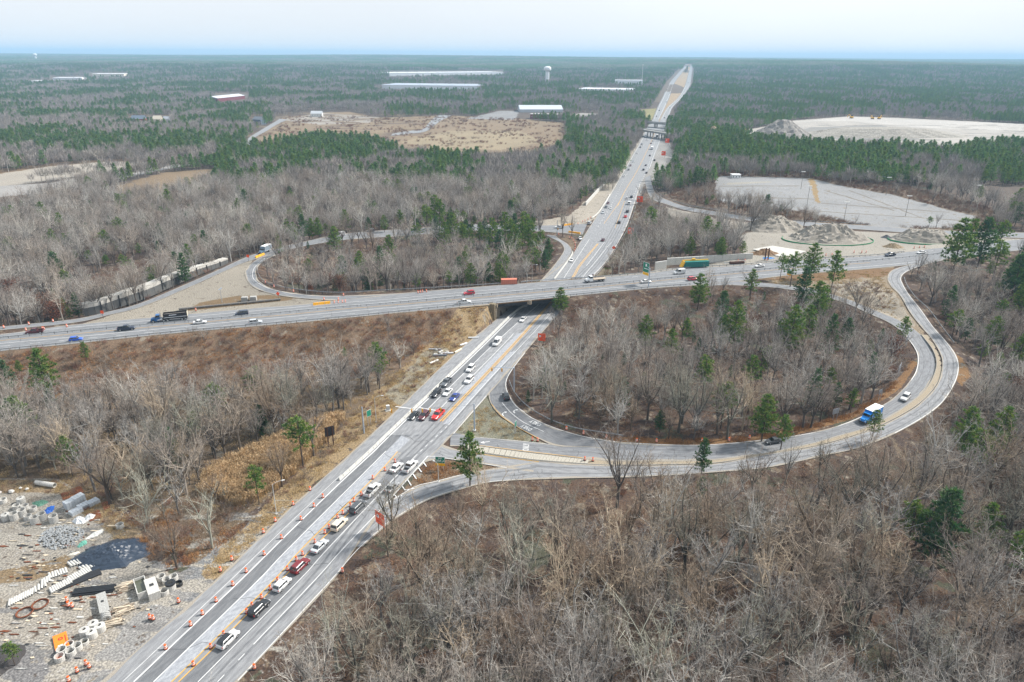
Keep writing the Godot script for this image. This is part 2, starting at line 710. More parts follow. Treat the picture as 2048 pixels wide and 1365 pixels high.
func build_roads() -> void:
	var pale := asphalt("pale worn asphalt", Color(0.30, 0.304, 0.31))
	var mid := asphalt("grey asphalt", Color(0.25, 0.256, 0.265))
	var dark := asphalt("darker asphalt", Color(0.20, 0.205, 0.213))
	var look := {
		"main_road": [pale, 0.060, "wide grey highway with temporary lane lines running under the overpass"],
		"southbound_carriageway": [pale, 0.35, "far pale carriageway descending beside a wide straw-coloured median"],
		"northbound_carriageway": [pale, 0.35, "far pale carriageway climbing to the wooded hill"],
		"overpass_highway": [mid, 0.020, "four lane highway crossing on the embankment and the bridge"],
		"west_ramp": [mid, 0.028, "ramp along the new concrete wall, joining the upper highway"],
		"west_loop_ramp": [mid, 0.040, "tight curved ramp round the pale straw-covered gore"],
		"closed_ramp": [pale, 0.030, "closed curved ramp with a blue-grey barrier beside the intersection"],
		"exit_ramp": [mid, 0.012, "inner lane of the long looping ramp round the wooded infield"],
		"right_turn_lane": [dark, 0.044, "two right-turn lanes with white arrows beside the triangular island"],
		"slip_road": [pale, 0.036, "right-turn slip road beside the chevron gore"],
		"entry_turn": [pale, 0.028, "short turning lane between the exit sign and the paved median"],
		"entry_ramp": [pale, 0.020, "outer lane of the long looping ramp climbing to the highway"],
		"service_road": [mid, 0.12, "narrow road curving off towards the gravel mounds"],
		"field_road": [pale, 0.3, "grey road winding up to the houses beside the field"],
		"site_road": [pale, 0.3, "pale access road crossing the straw-coloured field"],
	}
	for name in sections:
		var d = look[name]
		var o := structure(name, ribbon_mesh(sections[name], d[1]), d[0], d[2], "road")
		road_nodes[name] = o
		road_lift[name] = d[1]
	# the straw-coloured strip between the two far carriageways
	var sl: Array = sections["southbound_carriageway"]
	var sr: Array = sections["northbound_carriageway"]
	var between := []
	for k in 61:
		between.append([sl[int(k / 60.0 * (sl.size() - 1))][1], sr[int(k / 60.0 * (sr.size() - 1))][0]])
	structure("straw_median", ribbon_mesh(between, 0.2, 0.02, 0.98), rough_mat("straw grass", Color(0.37, 0.275, 0.165), "earth", 0.02), "straw-coloured grass median between the two far carriageways", "median")
	var worn := asphalt("freshly paved strip", Color(0.19, 0.195, 0.203))
	var dusty := asphalt("dusty pale strip", Color(0.40, 0.415, 0.44), 25.0)
	var sandy := asphalt("sandy worn strip", Color(0.36, 0.34, 0.315), 25.0)
	for s in STRIPS:
		var l := vecs(s[2])
		var r := vecs(s[3])
		var secs := []
		for k in range(l.size() - 1):
			for q in 12:
				secs.append([curve(l, k + q / 12.0), curve(r, k + q / 12.0)])
		secs.append([l[-1], r[-1]])
		part("asphalt_strip", ribbon_mesh(secs, 0.068), {"worn": worn, "dusty": dusty, "sandy": sandy}[s[1]], road_nodes[s[0]])
	# sand drifted in from the shoulders, and tarred cracks
	var drift := rough_mat("drifted sand", Color(0.40, 0.365, 0.31), "earth", 0.5)
	var tar := mat("crack sealing tar", Color(0.045, 0.045, 0.048), 0.6)
	for name in sections:
		var near: Array = sections[name].filter(func(q): return q[0].z > -600)
		if near.size() < 8:
			continue
		var wide: float = near[near.size() / 2][0].distance_to(near[near.size() / 2][1])
		for side in 2:
			var edge := []
			for q in near:
				var e: Vector3 = q[side]
				var w := 0.35 + 0.9 * maxf(0.0, noise.get_noise_2d(e.x * 8, e.z * 8) + 0.25)
				edge.append([e, e.lerp(q[1 - side], clampf(w / wide, 0.01, 0.2))])
			part("sand_edge", ribbon_mesh(edge, road_lift[name] + 0.009, 0, 1, 1), drift, road_nodes[name])
		var g := Geo.new()
		for k in range(3, near.size() - 4, 7):
			var u := rng.randf_range(0.05, 0.6)
			var p0: Vector3 = near[k][0].lerp(near[k][1], u)
			for s in 6:
				var p1: Vector3 = near[mini(k + s / 4, near.size() - 1)][0].lerp(near[mini(k + s / 4, near.size() - 1)][1], u + 0.06 * (s + 1)) + Vector3(rng.randf_range(-0.2, 0.2), 0, rng.randf_range(-0.4, 0.4))
				var d := (p1 - p0).cross(Vector3.UP).normalized() * 0.05
				var up := Vector3(0, road_lift[name] + 0.016, 0)
				g.quad(p0 - d + up, p1 - d + up, p1 + d + up, p0 + d + up)
				p0 = p1
		part("crack_seal", g.mesh(), tar, road_nodes[name])
	# darker polished wheel tracks
	var track := asphalt("wheel track polish", Color(0.205, 0.21, 0.217), 35.0)
	for w in [["overpass_highway", [0.22, 0.30, 0.56, 0.62, 0.72, 0.79]], ["exit_ramp", [0.28, 0.66]], ["entry_ramp", [0.30, 0.68]], ["west_ramp", [0.35, 0.65]], ["west_loop_ramp", [0.35, 0.65]], ["slip_road", [0.32, 0.66]], ["right_turn_lane", [0.2, 0.4, 0.62, 0.82]], ["main_road", [0.64, 0.71, 0.79, 0.86]]]:
		for u in w[1]:
			var near: Array = sections[w[0]].filter(func(q): return q[0].z > -570)
			var half: float = 0.32 / near[near.size() / 2][0].distance_to(near[near.size() / 2][1])
			part("wheel_track", ribbon_mesh(near, road_lift[w[0]] + 0.005, u - half, u + half, 1), track, road_nodes[w[0]])
	var paint_white := rough_mat("white road paint", Color(0.68, 0.68, 0.67), "asphalt grain", 0.4, 0.7)
	var paint_yellow := rough_mat("yellow road paint", Color(0.66, 0.36, 0.05), "asphalt grain", 0.4, 0.7)
	for l in LINES:
		var pts := vecs(l[5])
		for k in pts.size():
			pts[k].y += 0.085 if pts[k].z > -600 else (0.18 if l[0] == "main_road" else 0.45)
		part("lane_line", strip(pts, l[2], l[3], l[4], 2.5 if pts[0].z > -600 else 15.0), paint_yellow if l[1] == "y" else paint_white, road_nodes[l[0]])

# ---------------------------------------------------------------- trees
class Twigs:
	extends Geo
	var r: RandomNumberGenerator

	func stick(a: Vector3, b: Vector3, ra: float, rb: float, sides: int) -> void:
		if sides > 2:
			tube(a, b, ra, rb, sides, false)
			return
		var w := (b - a).normalized()
		var x := w.cross(Vector3(r.randf_range(-1, 1), r.randf_range(-1, 1), r.randf_range(-1, 1))).normalized()
		tri(a - x * ra, a + x * ra, b)

func rand_dir(r: RandomNumberGenerator) -> Vector3:
	return Vector3(r.randf_range(-1, 1), r.randf_range(-1, 1), r.randf_range(-1, 1))

func grow(limbs: Twigs, fine: Twigs, r: RandomNumberGenerator, at: Vector3, dir: Vector3, long: float, rad: float, level: int, spec: Dictionary) -> void:
	var g: Twigs = limbs if level < 1 else fine
	var segs: int = [6, 4, 3, 1][level]
	var sides: int = [5, 4, 3, 2][level]
	var kids: int = spec.kids[level]
	var p := at
	var d := dir.normalized()
	g.col = spec.bark[mini(level, 2)]
	var per := float(kids) / segs
	for s in segs:
		d = (d + rand_dir(r) * spec.wiggle * (0.5 + 0.35 * level) + Vector3.UP * spec.lift).normalized()
		var q := p + d * long / segs
		var ra := rad * (1.0 - 0.75 * s / segs)
		var rb := rad * (1.0 - 0.75 * (s + 1) / segs)
		g.stick(p, q, ra, rb, sides)
		if level < 3 and (level > 0 or s > 0):
			var n := int(per) + (1 if r.randf() < per - int(per) else 0)
			for k in n:
				var f := r.randf()
				var side: Vector3 = (rand_dir(r) + d * spec.open).normalized()
				grow(limbs, fine, r, p.lerp(q, f), side, long * r.randf_range(0.36, 0.62) * (1.0 - 0.35 * float(s) / segs), maxf(rb * 0.62, spec.twig), level + 1, spec)
				g.col = spec.bark[mini(level, 2)]
		p = q

func bare_tree(sd: int, h: float, spread: float, leaders: int, bark: Array) -> Array:
	var r := RandomNumberGenerator.new()
	r.seed = sd
	var limbs := Twigs.new()
	var fine := Twigs.new()
	limbs.r = r
	fine.r = r
	var spec := {"kids": [8, 6, 6, 0], "wiggle": 0.30, "lift": 0.09, "open": 0.95, "twig": 0.019, "bark": bark}
	var fork := h * r.randf_range(0.22, 0.36)
	var lean := Vector3(r.randf_range(-0.08, 0.08), 1, r.randf_range(-0.08, 0.08))
	limbs.col = bark[0]
	limbs.tube(Vector3(0, -0.4, 0), lean * fork, 0.020 * h, 0.015 * h, 6, false)
	for k in leaders:
		var a := TAU * (k + r.randf_range(-0.3, 0.3)) / leaders
		var o := Vector3(cos(a) * spread, 1.0, sin(a) * spread) if k else Vector3(0.1, 1, 0.05)
		grow(limbs, fine, r, lean * fork * r.randf_range(0.75, 1.0), o, h * r.randf_range(0.56, 0.78), 0.0115 * h, 0, spec)
	return [limbs.mesh(), fine.mesh()]

func needles(g: Twigs, r: RandomNumberGenerator, at: Vector3, size: float, n: int, out: Vector3) -> void:
	for k in n:
		var d := (rand_dir(r) + out * 0.6 + Vector3.UP * 0.25).normalized()
		var x := d.cross(rand_dir(r)).normalized() * size * 0.17
		g.tri(at - x, at + x, at + d * size * r.randf_range(0.7, 1.25))

func pine_tree(sd: int, h: float, wide: float, bottom: float, ragged: float, tones: Array) -> Array:
	var r := RandomNumberGenerator.new()
	r.seed = sd
	var wood := Twigs.new()
	var green := Twigs.new()
	wood.r = r
	green.r = r
	wood.col = Color(0.075, 0.058, 0.045)
	wood.tube(Vector3(0, -0.4, 0), Vector3(0.1, h * 0.55, 0), 0.014 * h, 0.009 * h, 6, false)
	wood.tube(Vector3(0.1, h * 0.55, 0), Vector3(0.05, h * 0.98, 0.1), 0.009 * h, 0.002 * h, 5, false)
	var y := bottom * h
	while y < h * 0.97:
		var t := (y / h - bottom) / (1.0 - bottom)
		var reach := wide * (1.0 - pow(t, 1.25)) * (0.62 + 0.38 * minf(1.0, t * 4.0)) + 0.35
		var n := 5 if t < 0.8 else 4
		var turn := r.randf() * TAU
		for k in n:
			if r.randf() < ragged * 0.45:
				continue
			var a := turn + TAU * (k + r.randf_range(-0.3, 0.3)) / n
			var long := reach * r.randf_range(1.0 - ragged, 1.1)
			var d := Vector3(cos(a), r.randf_range(0.02, 0.34) + 0.3 * t, sin(a)).normalized()
			var from := Vector3(0, y + r.randf_range(-0.2, 0.2), 0)
			wood.stick(from, from + d * long, 0.05, 0.015, 3)
			var m := maxi(2, int(long / 0.62))
			for s in m:
				var f := (s + 1.0) / m
				if f < 0.25:
					continue
				green.col = tones[r.randi() % tones.size()]
				var side := d.cross(Vector3.UP).normalized() * r.randf_range(-0.5, 0.5) * long * 0.35 * f
				needles(green, r, from + d * long * f + side + Vector3(0, r.randf_range(-0.1, 0.15), 0), r.randf_range(0.5, 0.85), 17, d)
		y += h * r.randf_range(0.036, 0.056)
	needles(green, r, Vector3(0.05, h * 0.95, 0.1), 0.9, 10, Vector3.UP)
	return [wood.mesh(), green.mesh()]

func leafy_oak(sd: int, h: float, tones: Array) -> Array:
	var b := bare_tree(sd, h, 0.55, 5, [Color(0.10, 0.08, 0.065), Color(0.11, 0.085, 0.07), Color(0.12, 0.09, 0.07)])
	var r := RandomNumberGenerator.new()
	r.seed = sd + 7
	var g := Twigs.new()
	g.r = r
	for k in 1500:
		var p := Vector3(r.randfn(0, 0.19), r.randf_range(0.3, 1.0), r.randfn(0, 0.19)) * h
		g.col = tones[r.randi() % tones.size()]
		var x := rand_dir(r).normalized()
		g.tri(p, p + x * 0.42, p + x.cross(rand_dir(r)).normalized() * 0.36)
	return [b[0], b[1], g.mesh()]

func shrub(sd: int, h: float, stems: int, tones: Array) -> ArrayMesh:
	var r := RandomNumberGenerator.new()
	r.seed = sd
	var g := Twigs.new()
	g.r = r
	for k in stems:
		g.col = tones[r.randi() % tones.size()]
		var a := r.randf() * TAU
		var d := Vector3(cos(a) * 0.7, 1.0, sin(a) * 0.7) * h * r.randf_range(0.5, 0.8)
		var s := Vector3(cos(a), 0, sin(a)) * r.randf() * 0.35 * h
		g.stick(s, s + d, 0.025, 0.012, 3)
		for q in 9:
			var f := r.randf_range(0.3, 1.0)
			g.stick(s + d * f, s + d * f + (rand_dir(r) + Vector3.UP * 0.7) * h * 0.3, 0.016, 0.0, 2)
	return g.mesh()

func far_bare(sd: int, tones: Array) -> ArrayMesh:   # 14 m high, coarse
	var r := RandomNumberGenerator.new()
	r.seed = sd
	var g := Twigs.new()
	g.r = r
	g.col = tones[0]
	g.tube(Vector3(0, -1, 0), Vector3(0, 6, 0), 0.28, 0.2, 3, false)
	for k in 130:
		var a := r.randf() * TAU
		var e := r.randf()
		var p := Vector3(cos(a) * 3.2 * sqrt(e), 4.5 + 5.5 * r.randf(), sin(a) * 3.2 * sqrt(e))
		var d := (Vector3(p.x * 0.16, 1.0, p.z * 0.16) + rand_dir(r) * 0.55) * r.randf_range(2.0, 4.0)
		g.col = tones[r.randi() % tones.size()]
		g.stick(p, p + d, 0.13, 0.0, 2)
	return g.mesh()

func far_pine(sd: int, wide: float, tones: Array) -> ArrayMesh:
	var r := RandomNumberGenerator.new()
	r.seed = sd
	var g := Twigs.new()
	g.r = r
	g.col = Color(0.07, 0.055, 0.045)
	g.tube(Vector3(0, -1, 0), Vector3(0, 9, 0), 0.25, 0.15, 3, false)
	for k in 170:
		var t := pow(r.randf(), 0.85)
		var a := r.randf() * TAU
		var reach := wide * (1.0 - pow(t, 1.3)) * r.randf_range(0.35, 1.0)
		var p := Vector3(cos(a) * reach, 3.0 + 11.5 * t, sin(a) * reach)
		g.col = tones[r.randi() % tones.size()]
		needles(g, r, p, 1.5, 1, Vector3(cos(a), 0.3, sin(a)))
		needles(g, r, p, 1.5, 1, Vector3(cos(a), 0.3, sin(a)))
	return g.mesh()

func canopy(sd: int, share: float, greens: Array, browns: Array) -> ArrayMesh:   # thirty trees in a patch 36 m across, for the far hills
	var r := RandomNumberGenerator.new()
	r.seed = sd
	var g := Twigs.new()
	g.r = r
	for k in 34:
		var c := Vector3(r.randf_range(-19, 19), 0, r.randf_range(-19, 19))
		var pine := r.randf() < share
		var h := r.randf_range(11, 16)
		for q in 9:
			g.col = (greens if pine else browns)[r.randi() % 3]
			var p := c + Vector3(r.randf_range(-2.6, 2.6), h * r.randf_range(0.35, 0.8), r.randf_range(-2.6, 2.6))
			needles(g, r, p, 3.4, 1, Vector3.UP)
			needles(g, r, p, 3.4, 1, rand_dir(r))
	return g.mesh()

func inside(p: Vector2, polys: Array) -> bool:
	for q in polys:
		if Geometry2D.is_point_in_polygon(p, q):
			return true
	return false

func polys_of(a: Array) -> Array:
	var out := []
	for q in a:
		var v := PackedVector2Array()
		for s in q:
			v.append(Vector2(s[0], s[1]))
		out.append(v)
	return out

func scatter(parent: Node3D, called: String, mesh: Mesh, m: Material, places: Array) -> void:   # places of [Transform3D, Color]
	if places.is_empty():
		return
	var mm := MultiMesh.new()
	mm.transform_format = MultiMesh.TRANSFORM_3D
	mm.use_colors = true
	mm.mesh = mesh
	mm.instance_count = places.size()
	for k in places.size():
		mm.set_instance_transform(k, places[k][0])
		mm.set_instance_color(k, places[k][1])
	var o := MultiMeshInstance3D.new()
	o.name = called
	o.multimesh = mm
	o.material_override = m
	parent.add_child(o, true)

func stuff(called: String, label: String, category: String) -> Node3D:
	var o := thing(called, label, category)
	o.set_meta("kind", "stuff")
	return o

func wood_of(p: Vector3) -> String:   # which wood a tree stands in, for its label
	for w in WOODS:
		var q := PackedVector2Array()
		for s in w[1]:
			q.append(Vector2(s[0], s[1]))
		if Geometry2D.is_point_in_polygon(Vector2(p.x, p.z), q):
			return w[0]
	return "in the wood beyond the ramps"

func build_forest() -> void:
	var bark := vmat("tree bark and twigs", 0.95)
	var needle := vmat("pine needles", 0.8)
	needle.backlight_enabled = true
	needle.backlight = lin(0.5, 0.62, 0.24)
	var skins := []
	for k in 4:
		var sk := vmat("tree bark tint %d" % k, 0.95)
		sk.albedo_color = [Color(1, 1, 1), Color(0.93, 0.88, 0.83), Color(0.90, 0.91, 0.86), Color(1, 0.93, 0.84)][k]
		skins.append(sk)
	var dead := vmat("dead leaves", 0.9)
	var grey := [Color(0.13, 0.123, 0.115), Color(0.40, 0.385, 0.36), Color(0.31, 0.288, 0.265)]
	var brown := [Color(0.095, 0.085, 0.076), Color(0.28, 0.256, 0.23), Color(0.24, 0.21, 0.185)]
	var white := [Color(0.33, 0.32, 0.30), Color(0.58, 0.56, 0.52), Color(0.40, 0.375, 0.34)]
	var greens := [Color(0.08, 0.155, 0.04), Color(0.125, 0.205, 0.05), Color(0.20, 0.255, 0.062)]
	var dark_greens := [Color(0.05, 0.115, 0.055), Color(0.07, 0.14, 0.06), Color(0.095, 0.165, 0.065)]
	var browns := [Color(0.25, 0.23, 0.21), Color(0.305, 0.28, 0.255), Color(0.20, 0.18, 0.162)]
	var far_greens := [Color(0.085, 0.165, 0.075), Color(0.115, 0.20, 0.08), Color(0.15, 0.225, 0.085)]
	var bare := [bare_tree(1, 14, 0.50, 5, grey), bare_tree(2, 14, 0.62, 6, brown), bare_tree(3, 14, 0.38, 4, grey), bare_tree(4, 14, 0.75, 6, white), bare_tree(5, 14, 0.48, 5, brown), bare_tree(6, 14, 0.32, 4, grey), bare_tree(7, 14, 0.58, 5, brown), bare_tree(8, 16, 0.30, 3, white), bare_tree(9, 12, 0.85, 7, grey), bare_tree(10, 15, 0.45, 6, grey)]
	var pines := [pine_tree(11, 14, 4.3, 0.22, 0.35, greens), pine_tree(12, 14, 3.6, 0.18, 0.30, dark_greens), pine_tree(13, 14, 4.4, 0.42, 0.5, greens), pine_tree(14, 14, 3.0, 0.08, 0.22, dark_greens), pine_tree(15, 14, 4.0, 0.32, 0.45, greens)]
	var oaks := [leafy_oak(21, 9, [Color(0.15, 0.05, 0.026), Color(0.20, 0.075, 0.035), Color(0.11, 0.042, 0.028)]), leafy_oak(22, 9, [Color(0.12, 0.058, 0.034), Color(0.165, 0.075, 0.04), Color(0.09, 0.044, 0.03)])]
	var bushes := [shrub(31, 2.6, 26, [Color(0.15, 0.10, 0.075), Color(0.19, 0.14, 0.105)]), shrub(32, 2.2, 30, [Color(0.14, 0.07, 0.052), Color(0.18, 0.10, 0.07)]), shrub(33, 3.4, 22, [Color(0.19, 0.155, 0.125), Color(0.15, 0.115, 0.09)])]
	var clear := polys_of(CLEAR)
	var scrub := polys_of(SCRUB)
	var piney := polys_of(PINEY)
	var far_clear := polys_of(FAR_CLEAR)
	var thick: PackedVector2Array = polys_of([WOODS[2][1]])[0]
	var understory := polys_of([WOODS[0][1], WOODS[3][1]])
	var one := RandomNumberGenerator.new()
	one.seed = 77
	var bares := []
	var greensy := []
	var rust := []
	var low := []
	var spot := func(x: float, z: float, s: float) -> Transform3D:
		return Transform3D(Basis(Vector3.UP, one.randf() * TAU).scaled(Vector3(s * one.randf_range(0.9, 1.12), s, s * one.randf_range(0.9, 1.12))), Vector3(x, ground(x, z), z))
	# near woods
	for p in PINES:
		greensy.append([spot.call(p[0], p[1], p[2] / 10.2), [0, 0, 2, 4, 1][one.randi() % 5]])
	var z := -58.0
	while z > -566:
		var x := -336.0
		while x < 336:
			var px := x + one.randf_range(-2.4, 2.4)
			var pz := z + one.randf_range(-2.4, 2.4)
			x += lerpf(5.4, 5.1, smoothstep(120, 230, -z))
			if absf(px) > 0.80 * -pz + 34:
				continue
			var dist := road_distance(px, pz)
			if dist < 2.6:
				continue
			var at := Vector2(px, pz)
			if inside(at, clear) or crowded(at):
				continue
			var in_scrub := inside(at, scrub)
			var big := one.randf_range(0.62, 1.15) * lerpf(1.3, 1.0, smoothstep(120, 230, -pz))
			var mass := noise.get_noise_2d(px * 2.2, pz * 2.2)
			if in_scrub:
				if one.randf() < 0.13:
					big *= 0.72
				else:
					if one.randf() < 0.8:
						low.append([spot.call(px, pz, one.randf_range(0.5, 1.2)), one.randi() % 3])
					continue
			# a road right behind a tree shows through a thin row of smaller ones
			var h := 14.0 * big
			var tip := at + at * h / (100.0 - h)
			var mids := at + at * (h * 0.6) / (100.0 - h * 0.6)
			if road_distance(tip.x, tip.y) < 0.5 or road_distance(mids.x, mids.y) < 0.5:
				if one.randf() < 0.80:
					low.append([spot.call(px, pz, one.randf_range(0.5, 1.1)), one.randi() % 3])
					continue
				big *= 0.75
			if one.randf() < 0.16:
				low.append([spot.call(px, pz, one.randf_range(0.6, 1.4)), one.randi() % 3])
				continue
			if inside(at, understory) and one.randf() < 0.07:
				greensy.append([spot.call(px, pz, one.randf_range(0.22, 0.42)), 3])
				continue
			var share := 0.07 + 0.16 * smoothstep(0.1, 0.5, mass) + (0.7 if inside(at, piney) else 0.0)
			if pz > -150 and px > -60:
				share = 0.012
			if one.randf() < share:
				greensy.append([spot.call(px, pz, big * one.randf_range(0.55, 1.1)), one.randi() % 5])
			elif one.randf() < (0.35 if inside(at, polys_of(RUSTY)) else 0.012):
				rust.append([spot.call(px, pz, big * one.randf_range(0.6, 1.1)), one.randi() % 2])
			else:
				bares.append([spot.call(px, pz, big), one.randi() % 10])
				if Geometry2D.is_point_in_polygon(at, thick):
					bares.append([spot.call(px + one.randf_range(-3, 3), pz + one.randf_range(-3, 3), big * one.randf_range(0.45, 0.75)), one.randi() % 10])
		z -= lerpf(5.4, 5.1, smoothstep(120, 230, -z))
	var nearer := func(a, b): return a[0].origin.length_squared() < b[0].origin.length_squared()
	bares.sort_custom(nearer)
	greensy.sort_custom(nearer)
	var tints := [Color(1, 1, 1), Color(0.84, 0.81, 0.79), Color(1.16, 1.14, 1.10), Color(0.95, 0.86, 0.78)]
	var kept := 0
	var rest := [[], [], [], [], [], [], [], [], [], []]
	var look := ["grey leafless tree with an open crown", "brown leafless tree with a broad crown", "slim grey leafless tree", "pale spreading leafless tree with whitish limbs", "brown leafless tree with fine twigs", "narrow grey leafless tree", "bushy brown leafless tree", "tall narrow leafless tree with pale bark", "low wide leafless tree", "tall grey leafless tree with many leaders"]
	for b in bares:
		var t: Transform3D = b[0]
		if kept < 300 and in_frame(t.origin + Vector3(0, 5, 0)):
			var where := wood_of(t.origin)
			var o := thing("bare_tree", look[b[1]] + " " + where, "tree", Vector3.ZERO, 0.0, "leafless trees " + where)
			o.transform = t
			var skin: Material = skins[one.randi() % 4]
			part("trunk", bare[b[1]][0], skin, o)
			part("crown", bare[b[1]][1], skin, o)
			kept += 1
		else:
			rest[b[1]].append([t, tints[one.randi() % 4]])
	var wood := stuff("leafless_wood", "dense grey-brown leafless woodland filling the land between the roads", "woodland")
	for k in 10:
		scatter(wood, "trunks", bare[k][0], bark, rest[k])
		scatter(wood, "crowns", bare[k][1], bark, rest[k])
	kept = 0
	rest = [[], [], [], [], []]
	var plook := ["bright green pine with upswept boughs", "dark green pine with a full crown", "tall pine with a bare lower trunk", "small dense dark evergreen", "ragged green pine with gaps in its crown"]
	for b in greensy:
		var t: Transform3D = b[0]
		if kept < 300 and in_frame(t.origin + Vector3(0, 5, 0)):
			var where := wood_of(t.origin)
			var o := thing("pine_tree", plook[b[1]] + " " + where, "tree", Vector3.ZERO, 0.0, "pines " + where)
			o.transform = t
			part("trunk", pines[b[1]][0], bark, o)
			part("crown", pines[b[1]][1], needle, o)
			kept += 1
		else:
			rest[b[1]].append([t, Color(1, 1, 1)])
	var grove := stuff("pine_wood", "green pines scattered through the leafless woods", "woodland")
	for k in 5:
		scatter(grove, "trunks", pines[k][0], bark, rest[k])
		scatter(grove, "crowns", pines[k][1], needle, rest[k])
	for b in rust:
		var t: Transform3D = b[0]
		var where := wood_of(t.origin)
		if not in_frame(t.origin + Vector3(0, 4, 0)):
			continue
		var o := thing("russet_oak", ["red-brown oak still holding dead leaves ", "dull brown oak still holding dead leaves "][b[1]] + where, "tree", Vector3.ZERO, 0.0, "russet oaks " + where)
		o.transform = t
		part("trunk", oaks[b[1]][0], bark, o)
		part("crown", oaks[b[1]][1], bark, o)
		part("leaves", oaks[b[1]][2], dead, o)
	var under := stuff("undergrowth", "brown leafless brush growing along the verges and embankments", "brush")
	# brush on slopes, verges and in clearings
	for k0 in SCRUB.size() + BRUSH.size():
		var s = (SCRUB + BRUSH)[k0]
		var lo := Vector2(1e9, 1e9)
		var hi := -lo
		var poly := PackedVector2Array()
		for q in s:
			poly.append(Vector2(q[0], q[1]))
			lo = lo.min(poly[-1])
			hi = hi.max(poly[-1])
		var n := int((hi.x - lo.x) * (hi.y - lo.y) / 5.5)
		for k in n:
			var p := Vector2(one.randf_range(lo.x, hi.x), one.randf_range(lo.y, hi.y))
			if Geometry2D.is_point_in_polygon(p, poly) and road_distance(p.x, p.y) > 1.2 and (k0 >= SCRUB.size() or not inside(p, clear)):
				low.append([spot.call(p.x, p.y, one.randf_range(0.22, 0.62) * (1.5 if k0 < SCRUB.size() else 1.0)), one.randi() % 3])
	var field: PackedVector2Array = far_clear[0]   # thickets on the open field
	for k in 9000:
		var p := Vector2(one.randf_range(-520, 140), one.randf_range(-1300, -760))
		if Geometry2D.is_point_in_polygon(p, field) and noise.get_noise_2d(p.x * 1.6, p.y * 4) > 0.02 + one.randf() * 0.25 and not inside(p, far_clear.slice(-1)):
			low.append([spot.call(p.x, p.y, one.randf_range(0.7, 1.5)), one.randi() % 2])
	var lows := [[], [], []]
	for b in low:
		lows[b[1]].append([b[0], [Color(1.3, 1.35, 1.4), Color(1.45, 1.4, 1.3), Color(1.0, 1.0, 1.0), Color(1.3, 1.1, 0.9)][one.randi() % 4]])
	for k in 3:
		scatter(under, "shrubs", bushes[k], bark, lows[k])
	# woods further out, then the hills
	var fb := [far_bare(41, browns), far_bare(42, browns), far_bare(43, browns)]
	var fp := [far_pine(51, 3.4, far_greens), far_pine(52, 2.8, greens), far_pine(53, 3.9, far_greens)]
	var spots := [[], [], [], [], [], []]
	var ring := [[566.0, 1250.0, 6.2], [1250.0, 2300.0, 9.0], [2300.0, 3900.0, 14.0]]
	for b in ring:
		var zz: float = -b[0]
		while zz > -b[1]:
			var half := 0.78 * -zz + 60
			var xx := -half
			while xx < half:
				var px: float = xx + one.randf_range(-0.45, 0.45) * b[2]
				var pz: float = zz + one.randf_range(-0.45, 0.45) * b[2]
				xx += b[2]
				var at := Vector2(px, pz)
				if inside(at, far_clear):
					continue
				var d := -pz
				var mass := noise.get_noise_2d(px * 0.45, pz * 0.3) + 0.5 * noise.get_noise_2d(px * 1.6 + 900, pz * 1.1)
				var share := 0.07 + 0.75 * smoothstep(-0.02, 0.22, mass + 0.16 * smoothstep(950, 2400, d))
				if px > road_x(pz) + 30:
					share += 0.12
				if inside(at, piney):
					share = 0.85
				var s := one.randf_range(0.62, 1.12) * (1.0 + 0.22 * smoothstep(1300, 3500, d))
				var kk := one.randf_range(0.8, 1.2)
				var kind := one.randi() % 3 + (3 if one.randf() < share else 0)
				spots[kind].append([Transform3D(Basis(Vector3.UP, one.randf() * TAU).scaled(Vector3(s * 1.1, s, s * 1.1)), Vector3(px, ground(px, pz), pz)), Color(kk, kk * one.randf_range(0.95, 1.0), kk * one.randf_range(0.9, 1.0))])
			zz -= b[2]
	var afar := stuff("distant_woods", "mixed pine and leafless forest reaching back to the hills", "forest")
	for k in 3:
		scatter(afar, "leafless_trees", fb[k], bark, spots[k])
		scatter(afar, "pines", fp[k], needle, spots[k + 3])
	var cans := [canopy(61, 0.85, far_greens, browns), canopy(62, 0.5, far_greens, browns), canopy(63, 0.15, far_greens, browns)]
	var far_spots := [[], [], []]
	var zf := -3900.0
	var gap := 34.0
	while zf > -13500:
		var half := 0.78 * -zf + 100
		var xx := -half
		while xx < half:
			var px := xx + one.randf_range(-0.5, 0.5) * gap
			var pz := zf + one.randf_range(-0.5, 0.5) * gap
			xx += gap
			if inside(Vector2(px, pz), far_clear):
				continue
			var mass := noise.get_noise_2d(px * 0.16, pz * 0.1)
			var kind := 0 if mass > 0.03 else (1 if mass > -0.12 else 2)
			var s := gap / 34.0
			far_spots[kind].append([Transform3D(Basis(Vector3.UP, one.randf() * TAU).scaled(Vector3(s, one.randf_range(0.9, 1.3), s)), Vector3(px, ground(px, pz), pz)), Color.WHITE * one.randf_range(0.85, 1.15)])
		zf -= gap
		gap *= 1.012
	var hills := stuff("hill_forest", "blue-green forest covering the far hills under haze", "forest")
	for k in 3:
		scatter(hills, "treetops", cans[k], needle, far_spots[k])

func crowded(at: Vector2) -> bool:   # the big pines stand clear of their neighbours on the open side
	for p in PINES:
		var q := Vector2(p[0], p[1])
		var e := Geometry2D.get_closest_point_to_segment(at, q, q - q.normalized() * 11.0)
		if e.distance_squared_to(at) < 12.0:
			return true
	return false

func in_frame(p: Vector3) -> bool:   # is it where the photograph shows something
	var q := camera.transform.affine_inverse() * p
	return q.z < -1 and absf(q.x / q.z) < 0.757 and absf(q.y / q.z) < 0.51

